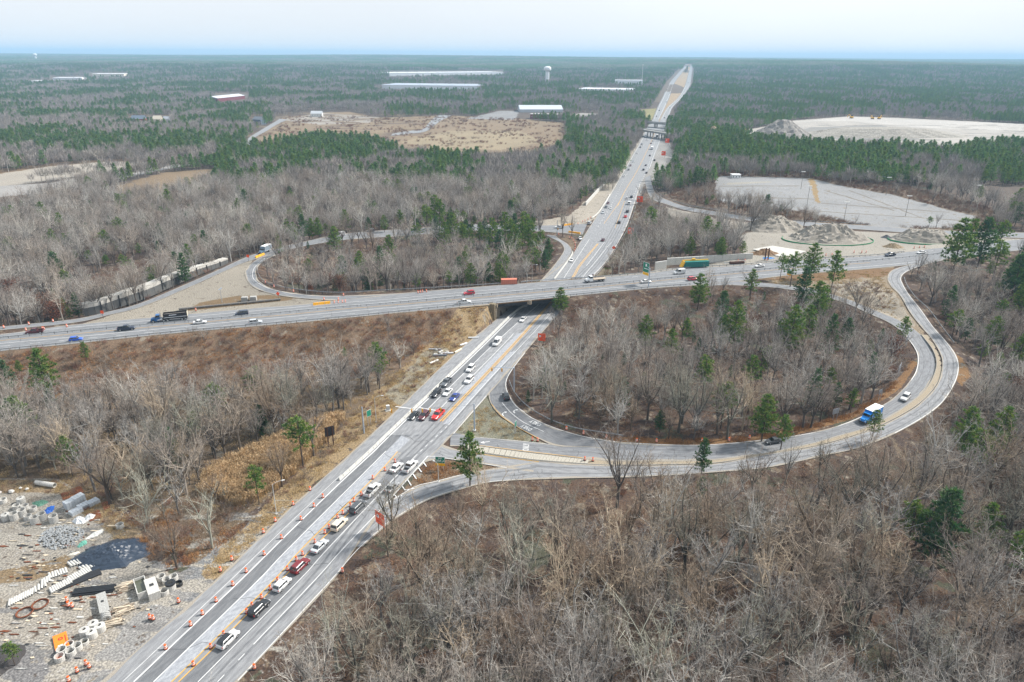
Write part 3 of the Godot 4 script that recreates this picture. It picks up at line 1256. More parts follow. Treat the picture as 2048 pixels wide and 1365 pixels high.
# ---------------------------------------------------------------- vehicles
const PAINTS = {"white": [0.58, 0.58, 0.575], "black": [0.012, 0.013, 0.015], "darkred": [0.16, 0.012, 0.016], "silver": [0.42, 0.44, 0.46], "beige": [0.56, 0.50, 0.40], "darkgrey": [0.06, 0.065, 0.072], "grey": [0.24, 0.245, 0.25], "maroon": [0.085, 0.014, 0.02], "red": [0.62, 0.022, 0.022], "brightred": [0.42, 0.02, 0.035], "blue": [0.015, 0.04, 0.22], "charcoal": [0.10, 0.108, 0.118], "brightblue": [0.01, 0.085, 0.48], "navy": [0.014, 0.022, 0.045]}
# length, width, nose height, belt height, roof height, glass foot front/rear, roof front/rear (along the car, 0 is the middle), wheel radius
const SHAPES = {
	"sedan": [4.75, 1.82, 0.66, 0.92, 1.44, -1.05, 1.72, -0.28, 1.02, 0.33],
	"hatch": [4.25, 1.78, 0.70, 0.96, 1.52, -1.05, 1.98, -0.32, 1.62, 0.33],
	"crossover": [4.55, 1.86, 0.78, 1.04, 1.62, -1.0, 2.08, -0.3, 1.72, 0.36],
	"suv": [4.75, 1.92, 0.86, 1.10, 1.75, -1.0, 2.22, -0.3, 1.98, 0.37],
	"minivan": [5.05, 1.98, 0.80, 1.08, 1.76, -1.5, 2.38, -0.6, 2.16, 0.35],
	"pickup": [5.75, 2.0, 0.94, 1.22, 1.90, -1.35, 0.92, -0.62, 0.70, 0.40],
	"van": [5.6, 2.02, 0.98, 1.30, 2.25, -1.95, 2.72, -1.05, 2.66, 0.37],
}
var car_meshes := {}

func glass_mat() -> StandardMaterial3D:
	var m := mat("tinted car glass", Color(0.018, 0.022, 0.026), 0.06)
	m.metallic_specular = 0.7
	return m

func paint_mat(c: String) -> StandardMaterial3D:
	var p = PAINTS[c]
	var m := mat(c + " car paint", Color(p[0], p[1], p[2]), 0.32)
	m.clearcoat_enabled = true
	m.clearcoat = 0.4
	m.clearcoat_roughness = 0.28
	return m

func hull(st: Array) -> ArrayMesh:   # stations of [z, half width, bottom, top]
	var g := Geo.new()
	var rings := []
	for s in st:
		var w: float = s[1]
		var z: float = s[0]
		rings.append([Vector3(-w * 0.88, s[2], z), Vector3(-w, s[2] + 0.16, z), Vector3(-w, lerpf(s[2], s[3], 0.62), z), Vector3(-w * 0.95, s[3] - 0.07, z), Vector3(-w * 0.85, s[3], z), Vector3(w * 0.85, s[3], z), Vector3(w * 0.95, s[3] - 0.07, z), Vector3(w, lerpf(s[2], s[3], 0.62), z), Vector3(w, s[2] + 0.16, z), Vector3(w * 0.88, s[2], z)])
	g.loft(rings)
	return g.mesh()

func car_shapes(kind: String) -> Dictionary:
	if car_meshes.has(kind):
		return car_meshes[kind]
	var d = SHAPES[kind]
	var hl: float = d[0] / 2
	var hw: float = d[1] / 2
	var nose: float = d[2]
	var belt: float = d[3]
	var roof: float = d[4]
	var out := {}
	var rear := belt if kind != "sedan" else belt + 0.04
	var tail: float = hl if kind != "pickup" else 1.0
	out.body = hull([[-hl, hw * 0.80, 0.34, nose - 0.14], [-hl + 0.12, hw * 0.93, 0.26, nose], [-hl + 0.5, hw, 0.22, nose + 0.06], [d[5] - 0.05, hw, 0.20, belt - 0.02], [0.3, hw, 0.20, belt], [tail - 0.4, hw, 0.22, rear], [tail - 0.08, hw * 0.96, 0.28, rear - 0.04], [tail, hw * 0.9, 0.36, rear - 0.18]])
	var g := Geo.new()
	var wb := hw * 0.90
	var wt := hw * 0.74
	var a := [Vector3(-wb, belt - 0.04, d[5]), Vector3(wb, belt - 0.04, d[5]), Vector3(wb, belt - 0.04, d[6]), Vector3(-wb, belt - 0.04, d[6])]
	var b := [Vector3(-wt, roof, d[7]), Vector3(wt, roof, d[7]), Vector3(wt, roof, d[8]), Vector3(-wt, roof, d[8])]
	g.loft([a, b])
	out.windows = g.mesh()
	g = Geo.new()
	var mid: float = (d[7] + d[8]) / 2
	g.loft([[Vector3(-wt - 0.05, roof - 0.05, d[7] - 0.06), Vector3(wt + 0.05, roof - 0.05, d[7] - 0.06), Vector3(wt + 0.05, roof - 0.05, d[8] + 0.06), Vector3(-wt - 0.05, roof - 0.05, d[8] + 0.06)], [Vector3(-wt * 0.9, roof + 0.045, d[7] + 0.12), Vector3(wt * 0.9, roof + 0.045, d[7] + 0.12), Vector3(wt * 0.9, roof + 0.045, d[8] - 0.12), Vector3(-wt * 0.9, roof + 0.045, d[8] - 0.12)]])
	out.roof = g.mesh()
	g = Geo.new()
	for s in [-1, 1]:
		g.tube(Vector3(s * wb, belt - 0.05, d[5]), Vector3(s * wt, roof, d[7]), 0.045, 0.04, 4)
		g.tube(Vector3(s * wb, belt - 0.05, d[6]), Vector3(s * wt, roof, d[8]), 0.07 if kind != "van" else 0.1, 0.06, 4)
		g.tube(Vector3(s * (wb + 0.005), belt - 0.05, mid), Vector3(s * (wt + 0.01), roof, mid), 0.05, 0.05, 4)
		if kind == "van":
			g.box(Vector3(s * (wb + wt) / 2.0, (belt + roof) / 2, 1.35), Vector3(0.34, roof - belt + 0.02, 2.5))
	if kind == "van":
		g.box(Vector3(0, (belt + roof) / 2, 2.62), Vector3(1.5, (roof - belt) * 0.5, 0.12))
	out.pillars = g.mesh()
	var wheel := Geo.new()
	wheel.tube(Vector3(-0.11, 0, 0), Vector3(0.11, 0, 0), d[9], d[9], 14)
	out.wheel = wheel.mesh()
	g = Geo.new()
	g.tube(Vector3(-0.118, 0, 0), Vector3(0.118, 0, 0), d[9] * 0.64, d[9] * 0.64, 10)
	out.rim = g.mesh()
	out.front = box_mesh(Vector3(0.40, 0.15, 0.10))
	out.back = box_mesh(Vector3(0.16, 0.30, 0.08) if kind != "sedan" else Vector3(0.42, 0.14, 0.08))
	g = Geo.new()
	g.box(Vector3.ZERO, Vector3(0.2, 0.14, 0.1))
	out.mirror = g.mesh()
	if kind == "pickup":
		g = Geo.new()
		for s in [-1, 1]:
			g.box(Vector3(s * (hw - 0.06), 0.78, 1.92), Vector3(0.1, 0.84, 1.86))
		g.box(Vector3(0, 0.78, 2.83), Vector3(d[1] - 0.06, 0.80, 0.08))
		out.bed = g.mesh()
		out.floor = box_mesh(Vector3(d[1] - 0.24, 0.3, 1.84), Vector3(0, 0.55, 1.90))
		out.bumper = box_mesh(Vector3(d[1] - 0.15, 0.2, 0.16), Vector3(0, 0.52, 2.92))
	car_meshes[kind] = out
	return out

func wheels(o: Node3D, shapes: Dictionary, hw: float, axles: Array, r: float) -> void:
	var tyre := mat("tyre rubber", Color(0.015, 0.015, 0.016), 0.9)
	var rim := mat("alloy rim", Color(0.45, 0.46, 0.47), 0.35, 0.6)
	for z in axles:
		for s in [-1, 1]:
			var w := part("wheel", shapes.wheel, tyre, o)
			w.position = Vector3(s * (hw - 0.09), r, z)
			part("rim", shapes.rim, rim, w)

func build_car(kind: String, paint: String, at: Vector3, turn: float, label: String, group: String) -> void:
	var d = SHAPES[kind]
	var sh := car_shapes(kind)
	var called: String = {"sedan": "car", "hatch": "hatchback", "crossover": "crossover_car", "suv": "sport_utility_car", "minivan": "minivan", "pickup": "pickup_truck", "van": "van"}[kind]
	var o := thing(called, label, {"pickup": "pickup", "van": "van", "minivan": "minivan"}.get(kind, "car"), at + Vector3(0, 0.07, 0), turn, group if group else "cars and trucks on the roads")
	var body := paint_mat(paint)
	part("body", sh.body, body, o)
	part("windows", sh.windows, glass_mat(), o)
	part("roof", sh.roof, paint_mat("black") if kind == "crossover" else body, o)
	part("pillars", sh.pillars, body, o)
	var hl: float = d[0] / 2
	var hw: float = d[1] / 2
	wheels(o, sh, hw, [-hl + 0.86, hl - 0.95], d[9])
	for s in [-1, 1]:
		var f := part("headlight", sh.front, mat("headlight glass", Color(0.72, 0.74, 0.76), 0.15), o)
		f.position = Vector3(s * (hw - 0.34), d[2] - 0.10, -hl + 0.06)
		var b := part("tail_light", sh.back, mat("tail light plastic", Color(0.42, 0.012, 0.012), 0.25), o)
		b.position = Vector3(s * (hw - (0.12 if kind != "sedan" else 0.28)), d[3] - 0.16, hl - (0.02 if kind != "pickup" else -0.01))
		var m := part("mirror", sh.mirror, body, o)
		m.position = Vector3(s * (hw + 0.06), d[3] + 0.04, d[5] + 0.45)
	if kind == "pickup":
		part("bed", sh.bed, body, o)
		part("bed_floor", sh.floor, mat("bed liner", Color(0.03, 0.032, 0.034), 0.8), o)
		part("bumper", sh.bumper, mat("chrome bumper", Color(0.4, 0.4, 0.41), 0.3, 0.5), o)

func truck_wheels(o: Node3D, axles: Array, hw := 1.15) -> void:
	var g := Geo.new()
	g.tube(Vector3(-0.22, 0, 0), Vector3(0.22, 0, 0), 0.5, 0.5, 14)
	var r := Geo.new()
	r.tube(Vector3(-0.23, 0, 0), Vector3(0.23, 0, 0), 0.29, 0.29, 10)
	wheels(o, {"wheel": g.mesh(), "rim": r.mesh()}, hw, axles, 0.5)

func truck_cab(o: Node3D, z: float, paint: Material, hood := true) -> void:   # front bumper at z, cab reaches back 3.2 m
	var g := Geo.new()
	if hood:
		g.loft([[Vector3(-0.9, 0.55, z), Vector3(0.9, 0.55, z), Vector3(1.0, 0.6, z + 1.7), Vector3(-1.0, 0.6, z + 1.7)], [Vector3(-0.78, 1.5, z + 0.12), Vector3(0.78, 1.5, z + 0.12), Vector3(0.98, 1.85, z + 1.7), Vector3(-0.98, 1.85, z + 1.7)]])
		part("hood", g.mesh(), paint, o)
	g = Geo.new()
	g.box(Vector3(0, 1.2, z + 2.42), Vector3(2.2, 1.4, 1.5))
	g.box(Vector3(0, 2.74, z + 2.5), Vector3(2.1, 0.12, 1.3))
	for s in [-1, 1]:
		g.tube(Vector3(s * 1.0, 1.85, z + 1.70), Vector3(s * 0.98, 2.72, z + 1.92), 0.06, 0.06, 4)
		g.tube(Vector3(s * 1.0, 1.85, z + 3.1), Vector3(s * 0.98, 2.72, z + 3.1), 0.09, 0.09, 4)
	part("cab", g.mesh(), paint, o)
	g = Geo.new()
	g.loft([[Vector3(-1.02, 1.88, z + 1.68), Vector3(1.02, 1.88, z + 1.68), Vector3(1.02, 1.88, z + 3.12), Vector3(-1.02, 1.88, z + 3.12)], [Vector3(-0.96, 2.70, z + 1.9), Vector3(0.96, 2.70, z + 1.9), Vector3(0.96, 2.70, z + 3.1), Vector3(-0.96, 2.70, z + 3.1)]])
	part("windows", g.mesh(), glass_mat(), o)
	part("bumper", box_mesh(Vector3(2.2, 0.35, 0.25), Vector3(0, 0.6, z - 0.08)), mat("dark bumper", Color(0.05, 0.05, 0.055), 0.6), o)
	for s in [-1, 1]:
		part("headlight", box_mesh(Vector3(0.32, 0.22, 0.08), Vector3(s * 0.72, 1.0, z + 0.0)), mat("headlight glass", Color(0.72, 0.74, 0.76), 0.15), o)
		part("mirror", box_mesh(Vector3(0.12, 0.5, 0.2), Vector3(s * 1.3, 2.2, z + 1.75)), mat("dark bumper", Color(0.05, 0.05, 0.055), 0.6), o)

func box_truck(spec: Array, label: String, paint: Color, sides: Color, roof: Color, lettered: bool) -> void:
	var p = spec[0]
	var o := thing("box_truck", label, "truck", Vector3(p[0], p[1] + 0.07, p[2]), spec[1], "trucks")
	var pm := mat(label.substr(0, 12) + " cab paint", paint, 0.35)
	truck_cab(o, -4.3, pm)
	truck_wheels(o, [-3.3, 2.2])
	part("chassis", box_mesh(Vector3(1.0, 0.25, 7.6), Vector3(0, 0.75, 0.4)), mat("dark chassis", Color(0.03, 0.03, 0.032), 0.7), o)
	var c := part("cargo_box", box_mesh(Vector3(2.5, 2.45, 5.9), Vector3(0, 2.2, 1.55)), mat(label.substr(0, 12) + " box panels", sides, 0.45), o)
	part("roof", box_mesh(Vector3(2.54, 0.1, 5.94), Vector3(0, 3.475, 1.55)), mat("translucent roof panel", roof, 0.5), c)
	var frame := Geo.new()
	for s in [-1, 1]:
		for z in [-1.4, 4.5]:
			frame.box(Vector3(s * 1.25, 2.2, z), Vector3(0.09, 2.46, 0.09))
		frame.box(Vector3(s * 1.25, 1.02, 1.55), Vector3(0.06, 0.14, 5.8))
	part("frame", frame.mesh(), mat("pale trim", Color(0.66, 0.67, 0.68), 0.5), c)
	if lettered:
		var g := Geo.new()
		for s in [-1, 1]:
			for k in 4:
				g.box(Vector3(s * 1.257, 2.95 - k * 0.33, 2.1 - 0.12 * k), Vector3(0.01, 0.15, 1.9 - 0.2 * (k % 2)))
			g.box(Vector3(s * 1.257, 1.3, 0.0), Vector3(0.01, 0.14, 2.3))
			g.box(Vector3(s * 1.257, 1.5, 3.2), Vector3(0.01, 0.2, 2.1))
		part("lettering", g.mesh(), mat("white print", Color(0.78, 0.8, 0.82), 0.5), c)

func build_trucks() -> void:
	box_truck(BOX_TRUCK, "bright blue box truck with a white roof coming down the looping ramp", Color(0.02, 0.24, 0.68), Color(0.015, 0.19, 0.58), Color(0.8, 0.8, 0.79), true)
	box_truck(GREY_TRUCK, "blue-grey box truck with a white roof on the ramp by the yellow barrier", Color(0.10, 0.16, 0.22), Color(0.20, 0.25, 0.30), Color(0.78, 0.78, 0.77), false)
	box_truck(FAR_TRUCK, "white box truck coming out from under the far bridge", Color(0.6, 0.62, 0.64), Color(0.72, 0.73, 0.74), Color(0.78, 0.78, 0.77), false)
	box_truck(FAR_TRUCK_TWO, "white delivery truck beyond the ramp fork on the main road", Color(0.7, 0.71, 0.72), Color(0.75, 0.75, 0.76), Color(0.78, 0.78, 0.77), false)
	box_truck(FAR_TRUCK_THREE, "dark box truck entering the far bridge", Color(0.05, 0.05, 0.06), Color(0.06, 0.06, 0.07), Color(0.1, 0.1, 0.11), false)
	var p = DUMP_TRUCK[0]
	var o := thing("dump_truck", "long black dump trailer behind a blue tractor on the upper highway", "truck", Vector3(p[0], p[1] + 0.07, p[2]), DUMP_TRUCK[1], "trucks")
	truck_cab(o, -6.4, mat("blue tractor paint", Color(0.02, 0.10, 0.26), 0.3))
	truck_wheels(o, [-5.6, -1.9, -0.6, 4.4, 5.7])
	part("chassis", box_mesh(Vector3(1.0, 0.25, 12.0), Vector3(0, 0.85, 0.2)), mat("dark chassis", Color(0.03, 0.03, 0.032), 0.7), o)
	var g := Geo.new()
	for s in [-1, 1]:
		g.box(Vector3(s * 1.22, 2.25, 2.2), Vector3(0.1, 1.6, 8.2))
		for k in 9:
			g.box(Vector3(s * 1.29, 2.2, -1.6 + k * 0.95), Vector3(0.06, 1.4, 0.09))
	g.box(Vector3(0, 2.25, -1.9), Vector3(2.5, 1.6, 0.1))
	g.box(Vector3(0, 1.42, 2.2), Vector3(2.4, 0.12, 8.2))
	var tub := part("dump_body", g.mesh(), mat("black tipper paint", Color(0.02, 0.018, 0.022), 0.4), o)
	part("tailgate", box_mesh(Vector3(2.5, 1.75, 0.12), Vector3(0, 2.2, 6.36)), mat("cream tailgate", Color(0.5, 0.46, 0.36), 0.5), tub)
	part("load", box_mesh(Vector3(2.3, 0.9, 8.0), Vector3(0, 2.0, 2.2)), rough_mat("gravel load", Color(0.24, 0.22, 0.2), "earth"), tub)
	g = Geo.new()
	for s in [-1, 1]:
		g.box(Vector3(s * 1.33, 1.62, 2.2), Vector3(0.03, 0.16, 7.9))
		g.box(Vector3(s * 1.33, 2.45, 1.4), Vector3(0.02, 0.22, 2.6))
	part("stripe", g.mesh(), mat("white print", Color(0.78, 0.8, 0.82), 0.5), tub)
	g = Geo.new()
	for s in [-1, 1]:
		g.tube(Vector3(s * 0.85, 0.8, -4.15), Vector3(s * 0.85, 1.15, -2.4), 0.32, 0.32, 10)
		g.tube(Vector3(s * 1.0, 1.2, -3.05), Vector3(s * 1.0, 3.3, -3.05), 0.08, 0.08, 6)
	part("fuel_tank", g.mesh(), mat("polished tank", Color(0.6, 0.6, 0.6), 0.25, 0.7), o)
	p = FLATBED[0]
	o = thing("flatbed_truck", "white flatbed truck with a tan deck and a dark raised beam crossing the bridge", "truck", Vector3(p[0], p[1] + 0.07, p[2]), FLATBED[1], "trucks")
	truck_cab(o, -4.6, mat("white cab paint", Color(0.74, 0.74, 0.73), 0.35))
	truck_wheels(o, [-3.6, 2.3, 3.6])
	part("chassis", box_mesh(Vector3(1.0, 0.25, 8.6), Vector3(0, 0.8, 0.4)), mat("dark chassis", Color(0.03, 0.03, 0.032), 0.7), o)
	g = Geo.new()
	for k in 6:
		g.box(Vector3(-1.04 + k * 0.416, 1.22, 2.0), Vector3(0.40, 0.14, 6.2))
	part("deck", g.mesh(), mat("weathered deck planks", Color(0.36, 0.30, 0.23), 0.85), o)
	g = Geo.new()
	g.box(Vector3(0, 2.3, -1.15), Vector3(0.4, 2.4, 0.4))
	part("beam", g.mesh(), mat("dark red steel", Color(0.07, 0.02, 0.02), 0.6), o)

func build_vehicles() -> void:
	for v in VEHICLES:
		var p = v[2]
		build_car(v[0], v[1], Vector3(p[0], p[1], p[2]), v[3], v[4], v[5])
	build_trucks()

# ---------------------------------------------------------------- drums, rails, barriers
var drum_meshes := []

func build_drums() -> void:
	var g := Geo.new()
	g.lathe([Vector2(0.29, 0.08), Vector2(0.285, 0.3), Vector2(0.27, 0.32), Vector2(0.265, 0.55), Vector2(0.25, 0.57), Vector2(0.245, 0.8), Vector2(0.23, 0.82), Vector2(0.215, 1.0), Vector2(0.19, 1.05), Vector2(0.0, 1.05)], 12)
	var body := g.mesh()
	var bands := []
	for y in [0.33, 0.68]:
		g = Geo.new()
		var r: float = 0.275 if y < 0.5 else 0.255
		g.lathe([Vector2(r, y), Vector2(r - 0.004, y + 0.17)], 12)
		bands.append(g.mesh())
	g = Geo.new()
	g.lathe([Vector2(0.0, 0.0), Vector2(0.42, 0.0), Vector2(0.41, 0.06), Vector2(0.33, 0.10), Vector2(0.28, 0.12)], 10)
	var foot := g.mesh()
	g = Geo.new()
	g.box(Vector3(0, 1.09, 0), Vector3(0.2, 0.08, 0.05))
	var grip := g.mesh()
	var orange := mat("orange drum plastic", Color(0.80, 0.13, 0.015), 0.5)
	var white := mat("white reflective sheeting", Color(0.8, 0.8, 0.78), 0.4)
	for where in DRUMS:
		for q in DRUMS[where]:
			var at := Vector3(q[0], maxf(q[1] + 0.07, ground(q[0], q[2]) + 0.02), q[2])
			var o := thing("traffic_drum", "orange and white traffic drum " + where, "traffic drum", at, rng.randf() * TAU, "traffic drums " + where)
			part("body", body, orange, o)
			part("band", bands[0], white, o)
			part("band", bands[1], white, o)
			part("base", foot, mat("drum ballast rubber", Color(0.03, 0.025, 0.025), 0.9), o)
			part("handle", grip, orange, o)

func build_guardrails() -> void:
	var steel := rough_mat("galvanised rail", Color(0.42, 0.44, 0.46), "concrete", 0.2, 0.5, 0.2)
	var wood := rough_mat("weathered rail posts", Color(0.17, 0.15, 0.135), "earth", 0.8)
	var post := box_mesh(Vector3(0.14, 0.85, 0.14), Vector3(0, 0.36, 0))
	for r in GUARDRAILS:
		var pts := smooth(vecs(r[1]), 3.8)
		var o := thing("guardrail", r[0], "guardrail", pts[0], 0.0, "guardrails")
		var rings := []
		for k in pts.size():
			var t: Vector3 = ((pts[mini(k + 1, pts.size() - 1)] as Vector3) - pts[maxi(k - 1, 0)]).normalized()
			var side := t.cross(Vector3.UP).normalized()
			var c: Vector3 = pts[k] - pts[0]
			rings.append([c + side * 0.04 + Vector3.UP * 0.46, c + side * 0.08 + Vector3.UP * 0.54, c + side * 0.03 + Vector3.UP * 0.62, c + side * 0.08 + Vector3.UP * 0.70, c + side * 0.04 + Vector3.UP * 0.78, c - side * 0.04 + Vector3.UP * 0.78, c - side * 0.04 + Vector3.UP * 0.46])
			var w := part("post", post, wood, o)
			w.position = c + Vector3(0, 0.0, 0)
			w.rotation.y = atan2(t.x, t.z)
		var g := Geo.new()
		g.loft(rings)
		part("rail", g.mesh(), steel, o)

func build_barriers() -> void:
	var white := rough_mat("pale new concrete", Color(0.68, 0.68, 0.66), "concrete", 0.25)
	var prof := [Vector2(-0.30, 0), Vector2(-0.28, 0.1), Vector2(-0.15, 0.32), Vector2(-0.09, 0.82), Vector2(0.09, 0.82), Vector2(0.15, 0.32), Vector2(0.28, 0.1), Vector2(0.30, 0)]
	var shapes := {}
	for b in BARRIERS:
		var pts := smooth(vecs(b[1]), 3.1)
		for k in range(pts.size() - 1):
			var a: Vector3 = pts[k]
			var e: Vector3 = pts[k + 1]
			var long := snappedf(a.distance_to(e) - 0.05, 0.05)
			if not shapes.has(long):
				var g := Geo.new()
				var r0 := []
				var r1 := []
				for q in prof:
					r0.append(Vector3(q.x, q.y, -long / 2))
					r1.append(Vector3(q.x, q.y, long / 2))
				g.loft([r0, r1])
				shapes[long] = g.mesh()
			var o := part("concrete_barrier", shapes[long], white)
			tag(o, "segment of " + b[0].replace("white", "the white"), "barrier", "segments of " + b[0])
			o.position = (a + e) / 2 + Vector3(0, 0.06, 0)
			o.rotation.y = atan2(e.x - a.x, e.z - a.z)

func build_median() -> void:
	var slab := rough_mat("median paving", Color(0.50, 0.47, 0.41), "concrete", 0.3)
	var kerb := rough_mat("granite kerb", Color(0.36, 0.35, 0.33), "concrete", 0.4)
	var dirt := rough_mat("sandy median strip", Color(0.40, 0.34, 0.25), "earth", 0.5)
	var l := vecs(MEDIAN.map(func(s): return s[0]))
	var r := vecs(MEDIAN.map(func(s): return s[1]))
	var g := Geo.new()
	var secs := []
	for k in range(l.size() - 1):
		for s in 10:
			secs.append([curve(l, k + s / 10.0), curve(r, k + s / 10.0)])
	secs.append([l[-1], r[-1]])
	var o := thing("ramp_median", "narrow raised median between the two lanes of the looping ramp", "median", l[0])
	o.set_meta("kind", "structure")
	var up := Vector3(0, 0.16, 0)
	for side in 2:
		var rings := []
		for s in secs:
			var e: Vector3 = (s[0] if side == 0 else s[1]) - l[0]
			var inw: Vector3 = (s[1] - s[0]).normalized() * (0.18 if side == 0 else -0.18)
			rings.append([e - up, e + up, e + inw + up, e + inw - up])
		g = Geo.new()
		g.loft(rings)
		part("kerb", g.mesh(), kerb, o)
	for k in range(0, secs.size() - 1):
		var a: Vector3 = secs[k][0].lerp(secs[k][1], 0.12) - l[0]
		var b: Vector3 = secs[k][0].lerp(secs[k][1], 0.88) - l[0]
		var d: Vector3 = secs[k + 1][0].lerp(secs[k + 1][1], 0.12) - l[0]
		var e: Vector3 = secs[k + 1][0].lerp(secs[k + 1][1], 0.88) - l[0]
		if k < 32:   # paved with separate slabs near the intersection
			g = Geo.new()
			var f := 0.04
			var lift := Vector3(0, 0.15 + 0.012 * sin(k * 7.3), 0)
			var p := [a.lerp(d, f), b.lerp(e, f), e.lerp(b, f), d.lerp(a, f)]
			g.loft([p.map(func(q): return q - up), p.map(func(q): return q + lift)])
			part("slab", g.mesh(), slab, o)
	g = Geo.new()
	for k in range(32, secs.size() - 1):
		var a: Vector3 = secs[k][0].lerp(secs[k][1], 0.05) - l[0]
		var b: Vector3 = secs[k][0].lerp(secs[k][1], 0.95) - l[0]
		var d: Vector3 = secs[k + 1][0].lerp(secs[k + 1][1], 0.05) - l[0]
		var e: Vector3 = secs[k + 1][0].lerp(secs[k + 1][1], 0.95) - l[0]
		g.quad(a + up * 0.8, d + up * 0.8, e + up * 0.8, b + up * 0.8)
	part("fill", g.mesh(), dirt, o)

func build_wall() -> void:
	var face := rough_mat("dark board-formed wall face", Color(0.14, 0.142, 0.142), "concrete", 0.5)
	var pale := rough_mat("wall coping concrete", Color(0.64, 0.625, 0.59), "concrete", 0.2)
	var post := mat("steel soldier pile", Color(0.02, 0.02, 0.022), 0.6)
	var pts := vecs(WALL.map(func(s): return s[0]))
	var o := thing("retaining_wall", "unfinished concrete retaining wall with dark panels along the west ramp", "wall", pts[0])
	var hts: Array = WALL.map(func(s): return s[1])
	var n := 26
	for k in n:
		var t0 := float(k) / n * (pts.size() - 1)
		var t1 := float(k + 1) / n * (pts.size() - 1)
		var a: Vector3 = curve(pts, t0) - pts[0]
		var b: Vector3 = curve(pts, t1) - pts[0]
		var h: float = lerpf(hts[mini(int(t0), hts.size() - 1)], hts[mini(int(t0) + 1, hts.size() - 1)], t0 - int(t0))
		var along := (b - a).normalized()
		var back := along.cross(Vector3.UP).normalized()
		if back.z > 0:
			back = -back
		var long := a.distance_to(b)
		var basis := Basis(along, Vector3.UP, along.cross(Vector3.UP))
		var g := Geo.new()
		g.box((a + b) / 2 + Vector3(0, h * 0.29 - 0.6, 0), Vector3(long - 0.12, h * 0.58 + 1.2, 0.35), basis)
		part("panel", g.mesh(), face, o)
		g = Geo.new()
		g.box((a + b) / 2 + back * 0.1 + Vector3(0, h * 0.78, 0), Vector3(long - 0.08, h * 0.42, 0.4), basis)
		g.box((a + b) / 2 + back * 1.35 + Vector3(0, h + 0.05, 0), Vector3(long - 0.06, 0.4, 2.9), basis)
		part("coping", g.mesh(), pale, o)
		if k % 3 == 0:
			g = Geo.new()
			g.box(a - back * 0.28 + Vector3(0, h / 2 - 0.4, 0), Vector3(0.35, h + 0.6, 0.3), basis)
			part("pile", g.mesh(), post, o)

# ---------------------------------------------------------------- bridge, signs, poles
func beam(a: Vector3, b: Vector3, wide: float, high: float) -> ArrayMesh:   # a straight bar, its top face along a-b
	var g := Geo.new()
	var along := (b - a).normalized()
	var side := along.cross(Vector3.UP).normalized()
	g.box((a + b) / 2 - Vector3(0, high / 2, 0), Vector3(a.distance_to(b), high, wide), Basis(along, side.cross(along), side))
	return g.mesh()

